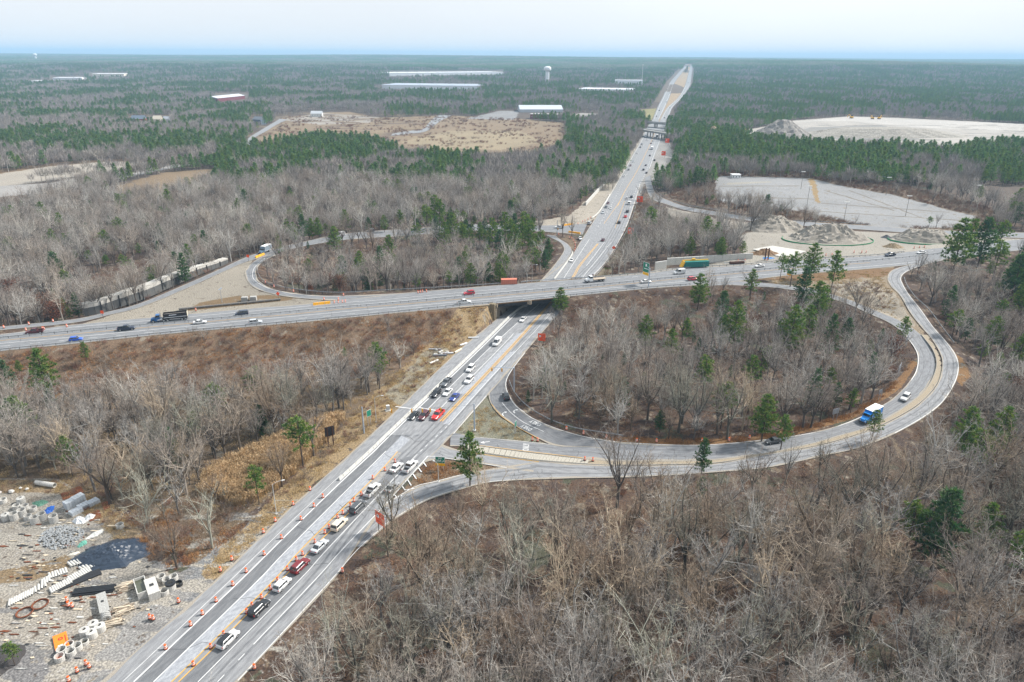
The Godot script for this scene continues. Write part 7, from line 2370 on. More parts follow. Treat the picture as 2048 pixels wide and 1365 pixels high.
# [road, colour, width, dash, gap, points]
const LINES = [
	["main_road", "w", 0.12, 0, 0, [[-66.66, 0, -88.23], [-62.22, 0, -100.49], [-57.49, 0, -113.6], [-51.02, 0, -132.45], [-43.79, 0, -152.52]]],
	["main_road", "w", 0.28, 0, 0, [[-64.73, 0, -88.24], [-61.13, 0, -98.03], [-55.39, 0, -113.62], [-50.07, 0, -129.27], [-43.07, 0, -149.12], [-37.1, 0, -164.89], [-34.33, 0, -173.08], [-12.1, 0, -234.93], [1.61, 0, -274.27]]],
	["main_road", "w", 0.22, 0, 0, [[-61.35, 0, -88.26], [-59.24, 0, -93.79], [-51.8, 0, -113.65], [-48.47, 0, -123.91], [-34.24, 0, -164.14]]],
	["main_road", "w", 0.2, 0, 0, [[-25.92, 0, -187.8], [-8.81, 0, -235.45], [5.35, 0, -271.3], [11.44, 0, -285.85]]],
	["main_road", "w", 0.2, 0, 0, [[-21.62, 0, -189.78], [-4.95, 0, -235.5], [0.57, 0, -251.53]]],
	["main_road", "y", 0.22, 0, 0, [[-58.26, 0, -88.28], [-57.54, 0, -89.96], [-48.62, 0, -113.67], [-45.58, 0, -123.77], [-35.2, 0, -151], [-31.06, 0, -163.91]]],
	["main_road", "y", 0.22, 0, 0, [[-57.06, 0, -88.29], [-53.5, 0, -96.91], [-48.79, 0, -109.5], [-42.16, 0, -126.7], [-37.98, 0, -137.05]]],
	["main_road", "y", 0.28, 0, 0, [[-21.14, 0, -181], [-1.45, 0, -235.55], [14.81, 0, -283.3], [28.52, 0, -324.38], [35.17, 0, -349.99], [49.08, 0, -393.05]]],
	["main_road", "y", 0.28, 0, 0, [[-20.48, 0, -181.01], [-0.72, 0, -235.57], [15.46, 0, -283.31], [29.26, 0, -324.39], [35.95, 0, -350], [49.66, 0, -393.07]]],
	["main_road", "w", 0.18, 0, 0, [[-53.71, 0, -88.32], [-43.38, 0, -113.72], [-40.09, 0, -123.31], [-28.32, 0, -155.14], [-25.96, 0, -161.41]]],
	["main_road", "w", 0.16, 1.2, 1.6, [[-25.96, 0, -161.41], [-22.07, 0, -170.43], [-18.44, 0, -178.78]]],
	["main_road", "w", 0.18, 0, 0, [[-18.44, 0, -178.78], [-7.61, 0, -209.83], [2.04, 0, -235.61], [8.81, 0, -253.78], [16.95, 0, -276.68]]],
	["main_road", "w", 0.16, 1.6, 3.4, [[-50.36, 0, -88.34], [-47.03, 0, -96.6]]],
	["main_road", "w", 0.18, 0, 0, [[-47.03, 0, -96.6], [-40.19, 0, -113.74], [-36.76, 0, -123.34], [-30.32, 0, -139.71], [-22.62, 0, -161.7]]],
	["main_road", "w", 0.16, 0, 0, [[-46.96, 0, -88.67], [-37.47, 0, -112.3], [-33.43, 0, -123.37], [-28.97, 0, -131.82]]],
	["main_road", "w", 0.18, 0, 0, [[-16.57, 0, -173.71], [-8.01, 0, -198]]],
	["main_road", "w", 0.2, 0, 0, [[24.87, 0, -324.31], [45.41, 0, -403.64]]],
	["main_road", "w", 0.2, 3, 6, [[54.25, 0, -436.46], [75.35, 0, -521.06], [102.79, 0, -641.98], [161.18, 0, -884.08]]],
	["main_road", "w", 0.2, 0, 0, [[34.48, 0, -326.97], [57.54, 0, -396.75]]],
	["main_road", "w", 0.2, 0, 0, [[38.28, 0, -347.25], [53.56, 0, -396.66]]],
	["main_road", "w", 0.2, 0, 0, [[39.41, 0, -329.59], [49.44, 0, -356.01], [60.23, 0, -392.16], [74.21, 0, -445.53], [87.97, 0, -506.33], [107.5, 0, -594.31]]],
	["main_road", "y", 0.2, 0, 0, [[64.53, 0, -432.56], [69.86, 0, -457.31], [83.62, 0, -521.3]]],
	["main_road", "y", 0.2, 0, 0, [[59.11, 0, -445.14], [80.23, 0, -521.2]]],
	["main_road", "w", 0.3, 0, 0, [[67.57, 0, -509.44], [75.38, 0, -543.22], [136.26, 0, -801.9], [171.3, 0, -951.89], [195.36, 0, -1059.91]]],
	["main_road", "y", 0.3, 0, 0, [[75.75, 0, -502.33], [92.37, 0, -572.32], [121.89, 0, -688.46], [178.09, 0, -925.87], [211.57, 0, -1075.84]]],
	["main_road", "w", 0.3, 4, 7, [[84, 0, -497.19], [98.1, 0, -562.3], [116.15, 0, -628.46], [142.72, 0, -741.67], [186.61, 0, -943.74], [216.83, 0, -1076.15]]],
	["main_road", "w", 0.3, 0, 0, [[132.05, 0, -685.61], [155.11, 0, -785.7], [186.51, 0, -917.82], [223.6, 0, -1076.55]]],
	["slip_road", "w", 0.2, 0, 0, [[-30.12, 0, -139.91], [-24.21, 0, -147.17], [-19.57, 0, -149.47], [-11.95, 0, -153.2]]],
	["slip_road", "w", 0.14, 0, 0, [[-29.01, 0, -132.01], [-25.12, 0, -136.98], [-20.81, 0, -141.63], [-14.93, 0, -145.47], [-6.89, 0, -149.27], [0.84, 0, -150.69]]],
	["slip_road", "w", 0.3, 0, 0, [[-23.52, 0, -158.94], [-22.29, 0, -156.52]]],
	["slip_road", "w", 0.3, 0, 0, [[-24.54, 0, -156.25], [-23.28, 0, -153.9]]],
	["slip_road", "w", 0.3, 0, 0, [[-25.53, 0, -153.27], [-24.21, 0, -150.75]]],
	["slip_road", "w", 0.3, 0, 0, [[-26.42, 0, -150.41], [-25.12, 0, -147.8]]],
	["slip_road", "w", 0.3, 0, 0, [[-27.5, 0, -147.73], [-26.39, 0, -145.78], [-24.13, 0, -146.54]]],
	["slip_road", "w", 0.3, 0, 0, [[-28.73, 0, -143.84], [-28.04, 0, -142.8], [-26.79, 0, -143.44]]],
	["slip_road", "w", 0.2, 0, 0, [[-22.49, 0, -161.7], [-27.46, 0, -147.51], [-30.12, 0, -139.91]]],
	["entry_turn", "w", 0.18, 0, 0, [[-22.49, 0, -161.7], [-18.08, 0, -160.74], [-7.9, 0, -158.13], [-1.12, 0, -156.14]]],
	["entry_turn", "y", 0.16, 0, 0, [[-11.54, 0, -163.74], [-3.06, 0, -161.53], [7.38, 0, -159.15]]],
	["right_turn_lane", "w", 0.2, 0, 0, [[33.18, 0.04, -169.2], [26.21, 0.01, -170.54], [19.27, 0, -173.27], [12.16, 0, -177.8], [5.89, 0, -183.63], [3.62, 0, -187.39], [1.2, 0, -191.28], [-0.69, 0, -197.39], [-1.78, 0, -203.26], [-1.76, 0, -209.91], [0.31, 0, -218.77], [4.76, 0, -232.85]]],
	["right_turn_lane", "w", 0.2, 0, 0, [[-3.01, 0, -193.24], [-0.25, 0, -186.7], [3.68, 0, -180.54], [9.28, 0, -175.29]]],
	["right_turn_lane", "y", 0.14, 0, 0, [[-6.25, 0, -192.19], [-3.18, 0, -184.77], [1.6, 0, -177.97], [7.92, 0, -171.04]]],
	["exit_ramp", "w", 0.16, 0, 0, [[-8.9, 0, -171.68], [1.43, 0, -170.03], [10.61, 0, -168.2]]],
	["exit_ramp", "y", 0.16, 0, 0, [[-12.23, 0, -168.22], [1.41, 0, -165.05], [9.42, 0, -163.32], [19.16, 0, -161.27]]],
	["exit_ramp", "w", 0.22, 0, 0, [[33.13, 0.14, -168.89], [38.4, 0.22, -168.28], [48.42, 0.37, -167.47], [58.66, 0.54, -167.97], [69.59, 0.81, -169.64], [78.89, 0.97, -171.56], [88.52, 1.22, -174.47], [100.22, 1.54, -180.1], [114.65, 1.93, -190.14], [124.13, 2.22, -198.82], [134.8, 2.55, -211.03], [142.08, 2.88, -222.82], [145.74, 3.18, -232.09], [147.84, 4.02, -243.96]]],
	["entry_ramp", "w", 0.2, 0, 0, [[108.15, 2.2, -171.73], [120.77, 2.59, -180.55], [131.09, 2.91, -189.28], [141.08, 3.27, -200.5], [147.46, 3.58, -209], [152.27, 3.85, -216.97], [155.83, 4.12, -225.47], [158.89, 4.3, -236.73], [161.67, 4.72, -249.97], [166.58, 5.39, -268.22], [170.77, 5.93, -285.37], [175.4, 6.23, -299.46], [179.24, 6.36, -308.26], [186.61, 6.45, -317.76], [200.09, 6.47, -328.61]]],
	["west_loop_ramp", "w", 0.2, 0, 0, [[-123.27, 6.24, -335.7], [-122.94, 6.36, -321.03], [-120.04, 6.4, -308.56], [-115.65, 6.41, -298.54], [-108.71, 6.43, -289.82], [-101.33, 6.44, -283.76], [-88, 6.46, -277.9], [-72.02, 6.47, -275.73]]],
	["overpass_highway", "w", 0.22, 0, 0, [[-183.99, 6.5, -231.57], [-162.2, 6.5, -239.14], [-137.25, 6.5, -246.37], [-110.24, 6.5, -255.13], [-88.73, 6.5, -261.62], [-66.38, 6.5, -269.02], [-54.63, 6.5, -272.01], [-5.34, 6.5, -287.52]]],
	["overpass_highway", "w", 0.2, 3, 6, [[-5.34, 6.5, -287.52], [23.42, 6.5, -295.72], [71.02, 6.5, -311.23], [109.53, 6.5, -323.18], [139.35, 6.5, -332.12], [182.27, 6.5, -344.61], [228.78, 6.5, -359.01]]],
	["overpass_highway", "w", 0.22, 0, 0, [[-192.14, 6.5, -225.52], [-182.2, 6.5, -228.96], [-138.92, 6.5, -242.1], [-108.97, 6.5, -251.77], [-87.77, 6.5, -258.4], [-65.58, 6.5, -265.34], [-53.98, 6.5, -268.31], [-5.26, 6.5, -283.17], [43.58, 6.5, -296.84], [69.91, 6.5, -305.68], [107.74, 6.5, -317.26], [137.51, 6.5, -327.22], [179.56, 6.5, -338.9], [225.25, 6.5, -352.87]]],
	["overpass_highway", "y", 0.2, 0, 0, [[-189.83, 6.5, -222.35], [-179.97, 6.5, -225.71], [-137.21, 6.5, -238.67], [-107.52, 6.5, -247.94], [-86.47, 6.5, -254.05], [-64.73, 6.5, -261.44], [-53.27, 6.5, -264.33], [-5.17, 6.5, -278.47], [43.11, 6.5, -293.18], [69.13, 6.5, -301.83], [106.63, 6.5, -313.55], [135.72, 6.5, -322.44], [176.71, 6.5, -332.91]]],
	["overpass_highway", "w", 0.26, 0, 0, [[-187.88, 6.5, -219.69], [-178.11, 6.5, -222.98], [-135.74, 6.5, -235.72], [-106.51, 6.5, -245.26], [-85.74, 6.5, -251.6], [-64.02, 6.5, -258.22], [-52.74, 6.5, -261.35], [-5.11, 6.5, -275.2], [42.65, 6.5, -289.6], [68.22, 6.5, -297.31], [104.93, 6.5, -307.93], [133.2, 6.5, -315.71], [173.75, 6.5, -326.66], [201.95, 6.5, -335.24]]],
	["overpass_highway", "w", 0.2, 3, 6, [[-176.43, 6.5, -220.53], [-134.5, 6.5, -233.22], [-105.32, 6.5, -242.12], [-84.76, 6.5, -248.31], [-63.34, 6.5, -255.06], [-52.11, 6.5, -257.84], [-5.05, 6.5, -271.99], [15.9, 6.5, -278.19]]],
	["southbound_carriageway", "w", 0.4, 0, 0, [[244.68, 0.13, -1262.69], [307.74, 1.45, -1546.51], [397.23, 6.15, -1933.65], [558.56, 15.9, -2633.19]]],
	["southbound_carriageway", "w", 0.4, 0, 0, [[252.14, 0.13, -1263.12], [318.41, 1.47, -1547.03], [408.62, 6.19, -1934.12], [568.4, 15.94, -2633.59]]],
	["northbound_carriageway", "w", 0.4, 0, 0, [[257.87, 0.13, -1263.57], [328.12, 1.46, -1548.02], [423.63, 5.36, -1879.77], [566.66, 13.37, -2431.4]]],
	["northbound_carriageway", "w", 0.4, 0, 0, [[267.54, 0.14, -1264.14], [335.06, 1.48, -1548.35], [428.78, 5.37, -1879.94], [576.59, 13.41, -2431.74]]],
]
const STRIPS = [
	["main_road", "worn", [[-64.69, 0, -88.24], [-55.39, 0, -113.62], [-50.07, 0, -129.27], [-43.07, 0, -149.12], [-37.1, 0, -164.89], [-34.33, 0, -173.08]], [[-61.35, 0, -88.26], [-51.8, 0, -113.65], [-48.47, 0, -123.91], [-40.32, 0, -146.94], [-34.24, 0, -164.14], [-31.26, 0, -172.55]]],
	["main_road", "dusty", [[-61.18, 0, -88.26], [-51.7, 0, -113.65], [-48.25, 0, -123.91], [-40.07, 0, -146.95], [-33.96, 0, -164.14], [-31.26, 0, -172.55]], [[-58.26, 0, -88.28], [-48.62, 0, -113.67], [-45.58, 0, -123.77], [-35.2, 0, -151], [-31.06, 0, -163.91], [-28.54, 0, -170.35]]],
	["main_road", "worn", [[-57.06, 0, -88.29], [-48.79, 0, -109.5], [-42.16, 0, -126.7], [-32.7, 0, -149.9], [-28.61, 0, -161.13]], [[-53.88, 0, -88.31], [-45.24, 0, -109.67], [-40.31, 0, -123.31], [-28.66, 0, -155.14], [-26.23, 0, -161.41]]],
	["main_road", "worn", [[-33.01, 0, -176.54], [-12.08, 0, -234.46], [1.61, 0, -274.27]], [[-26.22, 0, -187.8], [-9, 0, -235.44], [5.14, 0, -271.29]]],
	["main_road", "dusty", [[-17.28, 0, -198.59], [-6.1, 0, -229.95], [2.13, 0, -251.55]], [[-14.48, 0, -199.69], [-2.53, 0, -233.2], [5.07, 0, -253.19]]],
	["main_road", "dusty", [[-20.22, 0, -179.05], [-10.44, 0, -205.97], [-0.71, 0, -233.23]], [[-18.51, 0, -179.67], [-8.04, 0, -207.9], [1.49, 0, -234.66]]],
	["main_road", "sandy", [[-45.8, 0, -123.77], [-39.93, 0, -139.62], [-35.2, 0, -151], [-31.25, 0, -163.39]], [[-44.38, 0, -123.78], [-38.13, 0, -139.63], [-33.28, 0, -151.02], [-29.89, 0, -163.41]]],
	["right_turn_lane", "worn", [[-2.41, 0, -195.29], [-3.34, 0, -204.2], [-2.3, 0, -213.04]], [[-1.78, 0, -195.3], [-2.36, 0, -204.21], [-1.29, 0, -213.05]]],
]
const PLATFORMS = [[6.15, [[-163,-241.6],[-149.4,-263.1],[-140.1,-288],[-134.7,-317.3],[-128.2,-334.1],[-125.2,-315.8],[-120.7,-303.1],[-114.8,-292],[-107.6,-283.7],[-97,-277.2],[-83.8,-272.9],[-69,-271.2],[-102.1,-261.5],[-132.1,-252.3]]], [5.75, [[112.6,-302.8],[171.8,-322.3],[182.3,-321.7],[173.8,-309.4],[169.5,-297.2],[166,-283.8],[148.2,-276.9],[134.7,-290.1],[119.2,-297.7]]]]
# ground covers near the interchange: [colour, raggedness, outline]
const COVER = [
	[[0.215, 0.15, 0.092], 3, [[-196.2,-223.7],[-19.3,-266.7],[-30.1,-235.1],[-49.4,-181.7],[-59.6,-144.6],[-65.2,-116.5],[-92.6,-139.1],[-142.5,-151.5]]],
	[[0.25, 0.165, 0.1], 2.5, [[-192.9,-220.3],[-158.9,-230.3],[-127.5,-241],[-98.3,-249.2],[-64.5,-259.1],[-21.7,-272.9],[-7.8,-258.9],[-17.9,-245.2],[-29.2,-228.1],[-44.3,-212.8],[-76.6,-208.4],[-98.9,-198.6],[-126.6,-191.2],[-170.8,-190.7]]],
	[[0.36, 0.26, 0.16], 2, [[-173.5,-193.1],[-130.5,-197.1],[-79.3,-216],[-60.5,-239.5],[-58.9,-232.4],[-77.1,-208.9],[-125.9,-188.7],[-167.4,-185]]],
	[[0.42, 0.38, 0.315], 1.6, [[-98.4,-75.5],[-161.9,-150.2],[-130.3,-150.5],[-116.4,-150.6],[-103.2,-143.1],[-90,-135.2],[-83.5,-127],[-77.1,-119.6],[-70.2,-115],[-65.8,-118.1],[-61.8,-127.2],[-59.4,-129.9],[-60.5,-112.8],[-65.9,-96.5],[-68.6,-84.7]]],
	[[0.33, 0.24, 0.14], 3, [[-160.9,-149],[-129.8,-149.8],[-115.7,-149.5],[-99.6,-141.1],[-86.3,-131.5],[-80.3,-122.8],[-86.1,-124.4],[-96.5,-133.2],[-111.2,-144.1],[-125.8,-143.9],[-153.7,-140.5]]],
	[[0.3, 0.21, 0.115], 2.5, [[-131.6,-114.5],[-106.9,-116.2],[-99.4,-119.4],[-96.6,-121.8],[-92.6,-118.6],[-98.7,-113.3],[-126.7,-108.7]]],
	[[0.27, 0.27, 0.265], 2, [[-69.7,-115],[-64.1,-124.6],[-56.8,-143.6],[-53.1,-157.2],[-49.5,-153.6],[-52.6,-137.7],[-60.4,-113],[-66.2,-97],[-69.7,-86.7],[-73.9,-88.2],[-73.2,-96.4],[-71.4,-105.8]]],
	[[0.36, 0.345, 0.32], 2, [[-70.8,-106.4],[-67.7,-112.8],[-62.5,-115],[-65.4,-101.3],[-69.6,-89.8],[-73.1,-88.2],[-74.4,-95.2]]],
	[[0.26, 0.25, 0.24], 1.5, [[-92.4,-95.1],[-87.8,-96.3],[-80.7,-90.8],[-80.3,-84.6],[-90.2,-84.6]]],
	[[0.4, 0.285, 0.15], 2.2, [[-65.2,-116.5],[-62.1,-128.1],[-58.6,-141.5],[-54.4,-157.1],[-51,-170.1],[-46.9,-191.3],[-39.5,-213.3],[-32.5,-239.9],[-19.3,-266.7],[-5.9,-270.5],[-19.1,-235.3],[-35.4,-186.3],[-42.9,-164.3],[-52.6,-137.7],[-60.4,-113]]],
	[[0.4, 0.35, 0.25], 1.4, [[-40.4,-198.3],[-33.2,-230.5],[-26.9,-240],[-22.8,-235.2],[-28.7,-207.6],[-34.6,-191.5]]],
	[[0.3, 0.205, 0.1], 1.5, [[-59.6,-144.6],[-64.7,-138.4],[-76.8,-144.4],[-78.4,-154.5],[-71.1,-163.2],[-65.4,-171.3],[-58.9,-178.6],[-54.2,-183.2],[-49.4,-181.7],[-52.7,-166],[-56,-153.6]]],
	[[0.42, 0.375, 0.3], 1.3, [[-162.7,-241.2],[-149.2,-262.6],[-139.9,-287.5],[-134.5,-316.8],[-128,-333.5],[-125,-315.3],[-120.5,-302.6],[-114.6,-291.6],[-107.4,-283.3],[-96.8,-276.8],[-83.7,-272.5],[-68.8,-270.8],[-101.9,-261.1],[-131.9,-251.9]]],
	[[0.27, 0.175, 0.085], 1.2, [[-129.2,-258.2],[-127.6,-268.5],[-116.4,-277.1],[-102.3,-278.6],[-88.2,-273.7],[-110,-265.1]]],
	[[0.36, 0.275, 0.18], 1.6, [[110.7,-306.8],[173.7,-325.9],[186.8,-327.9],[175.2,-312],[167.4,-285.5],[156.2,-248.1],[153.8,-236.9],[152.1,-240.8],[152,-254],[147.8,-267.2],[141.7,-281],[119.6,-298.7]]],
	[[0.44, 0.385, 0.3], 1.8, [[137.5,-296.8],[164.7,-307.1],[165.9,-286.8],[155.1,-250.2],[152.1,-255.7],[148.1,-272.1]]],
	[[0.27, 0.155, 0.07], 1.2, [[109.6,-303.6],[139.8,-314.4],[171.8,-322.5],[184.8,-324.5],[175,-311.9],[140.6,-304.9]]],
	[[0.27, 0.255, 0.18], 1.2, [[-16.6,-173.8],[-8,-198],[-6.4,-192.5],[-3.3,-184.8],[1.5,-178.1],[7.8,-171],[10.6,-168.3],[1.4,-170.4],[-8.9,-172.2]]],
	[[0.23, 0.15, 0.09], 1.2, [[-27.5,-144.9],[-20.6,-158.7],[-17.8,-160.2],[-7.9,-158],[-1.1,-156],[-11.3,-153.6],[-19.6,-149.8]]],
	[[0.3, 0.155, 0.055], 1.0, [[22.2,-171.2],[30.9,-173],[49.3,-171.5],[68,-173.4],[84.3,-178.8],[102,-185.8],[119,-198.7],[134.3,-216],[139.7,-222.3],[141.1,-220.2],[126.1,-201.7],[101,-181.5],[79,-171.9],[48.2,-166.6],[30.2,-168]]],
	[[0.3, 0.16, 0.06], 1.0, [[157.6,-233.1],[156.7,-221.8],[152.5,-209.3],[143.5,-199.8],[147.1,-208.1],[155.1,-221.8]]],
	[[0.46, 0.42, 0.355], 3, [[130.4,-392.1],[162.7,-418],[171.9,-411],[209.9,-403],[250.3,-391.4],[287.7,-384.1],[325.9,-378.1],[340.7,-397.2],[231.6,-361],[183,-346],[136.3,-335.6],[110.8,-327.1],[85.1,-321.4],[71.9,-315.3],[43.2,-302.2],[42.5,-309.9],[75.7,-334.4],[99.6,-340.4],[116.8,-338.9]]],
	[[0.27, 0.22, 0.14], 1.5, [[40.5,-327.1],[49.4,-349.3],[61.5,-388.8],[76.2,-443],[91.2,-508],[96.7,-508],[76.5,-429],[63,-379.9],[50.8,-340.2],[45.9,-321.5]]],
	[[0.5, 0.44, 0.36], 2, [[38.1,-437],[11.1,-440],[-8.1,-442],[-8.2,-446],[18,-454],[39,-471],[59.3,-537],[78.7,-619],[105.6,-729],[145,-883],[159.8,-905],[66.2,-504],[53.9,-457]]],
	[[0.45, 0.4, 0.33], 2, [[109.9,-501],[131.2,-437],[146,-424],[131.8,-397],[116.8,-429],[106.9,-470]]],
	[[0.34, 0.27, 0.17], 2, [[-192.2,-290.3],[-198.3,-308.7],[-188.5,-321],[-187.1,-347.9],[-177.2,-343.4],[-168.4,-309.3],[-170.1,-285.9]]],
	[[0.22, 0.15, 0.09], 2, [[34.8,-415],[36.8,-402],[34.5,-373.9],[33.6,-379.2],[32.1,-393.8],[27.9,-406]]],
]
const FAR_COVER = [
	[[0.33, 0.235, 0.14], 8, [[-297.7,-787],[-324.9,-887],[-394.6,-1230],[-361.1,-1362],[-311.1,-1390],[-231.1,-1261],[-114.9,-1323],[11.6,-1257],[86.1,-1185],[65.3,-869],[34.1,-760],[-13.3,-724],[-65.9,-744],[-120.8,-761],[-153.4,-859],[-201.6,-887],[-246.7,-918],[-274.3,-843]]],
	[[0.42, 0.33, 0.2], 8, [[-141.1,-896],[-91.2,-1043],[9.9,-1049],[40.1,-905],[-15.1,-826],[-85,-833]]],
	[[0.45, 0.4, 0.34], 6, [[-388.6,-1210],[-361.1,-1362],[-234.7,-1282],[-230,-1165],[-300,-1125]]],
	[[0.52, 0.46, 0.38], 5, [[-480,-599],[-460,-633],[-444,-679],[-406,-715],[-358.1,-710],[-365.4,-666],[-387.4,-616],[-402,-584],[-442,-548]]],
	[[0.46, 0.43, 0.4], 3, [[-438,-544],[-418,-572],[-387.3,-587],[-329.4,-737],[-312.3,-708],[-358.2,-547],[-408,-503]]],
	[[0.27, 0.175, 0.1], 5, [[-510,-640],[-480,-662],[-442,-717],[-344.4,-760],[-313.8,-712],[-373.3,-673],[-410,-623],[-425,-581],[-429,-532]]],
	[[0.52, 0.46, 0.38], 4, [[-480,-599],[-460,-633],[-444,-679],[-406,-715],[-358.1,-710],[-365.4,-666],[-387.4,-616],[-402,-584],[-442,-548]]],
	[[0.3, 0.21, 0.12], 5, [[-307.3,-512],[-323.1,-585],[-318.7,-647],[-277.3,-670],[-256.8,-629],[-249.2,-548],[-267.5,-513]]],
	[[0.24, 0.17, 0.11], 6, [[138.4,-621],[177.7,-639],[271.8,-626],[309.3,-578],[320.7,-512],[325,-468],[285.3,-406],[224.5,-396.8],[180.3,-433],[140.6,-471],[119,-528]]],
	[[0.39, 0.39, 0.385], 2, [[171.1,-594],[179.9,-606],[250.9,-596],[265.3,-553],[284.8,-521],[294.2,-467],[301.1,-448],[275.9,-415],[227,-413],[208.9,-427],[190.9,-461],[163.2,-478],[145.8,-490],[155.9,-541]]],
	[[0.24, 0.21, 0.17], 1, [[164.1,-557],[229,-561],[227.9,-558],[163.4,-554]]],
	[[0.24, 0.21, 0.17], 1, [[151.2,-515],[218.9,-505],[217.9,-503],[150.5,-512]]],
	[[0.24, 0.21, 0.17], 1, [[240.7,-541],[256.6,-466],[255.1,-464],[239.1,-539]]],
	[[0.24, 0.21, 0.17], 1, [[260.3,-541],[263.2,-441],[261.7,-439],[258.6,-539]]],
	[[0.24, 0.21, 0.17], 1, [[216.4,-490],[290.3,-460],[289.2,-458],[215.5,-488]]],
	[[0.24, 0.21, 0.17], 1, [[204.4,-461],[285.6,-436],[284.7,-434],[203.7,-459]]],
	[[0.45, 0.42, 0.36], 2, [[174,-571],[211.4,-579],[211.8,-574],[172,-563]]],
	[[0.4, 0.27, 0.11], 2, [[249,-593],[254.1,-593],[216.4,-490],[213.5,-490]]],
	[[0.56, 0.52, 0.46], 6, [[309.3,-1008],[475,-1248],[624,-1352],[703,-1324],[855,-1216],[1002,-1189],[691,-809],[600,-843],[522,-802],[458,-748],[424,-784],[375.8,-799],[320.8,-801],[286,-868]]],
	[[0.33, 0.315, 0.29], 5, [[341.5,-923],[458,-1118],[597,-1181],[572,-991],[497,-890],[420,-897]]],
	[[0.66, 0.62, 0.56], 4, [[468,-1228],[619,-1340],[855,-1216],[752,-1066],[637,-1122],[581,-1255]]],
	[[0.43, 0.4, 0.36], 3, [[89.7,-1262],[127.7,-1397],[163.6,-1376],[148.6,-1246],[102.4,-1205]]],
	[[0.36, 0.35, 0.34], 3, [[-83,-1251],[-26.2,-1435],[13.1,-1438],[2.9,-1237]]],
	[[0.4, 0.38, 0.35], 3, [[66.2,-504],[87.4,-596],[111.2,-698],[131.4,-789],[176.8,-990],[221.5,-1176],[251,-1178],[198.6,-941],[196.6,-886],[162.6,-713],[134,-621],[125.1,-621],[111.8,-594],[88.8,-505]]],
	[[0.36, 0.32, 0.13], 3, [[251.6,-1482],[299.5,-1525],[239.7,-1252],[226.7,-1251]]],
	[[0.36, 0.26, 0.15], 4, [[251.1,-1253],[319.2,-1540],[421,-1975],[574,-2634],[775,-3448],[811,-3443],[567,-2431],[423,-1880],[325.6,-1541],[254.6,-1253]]],
]
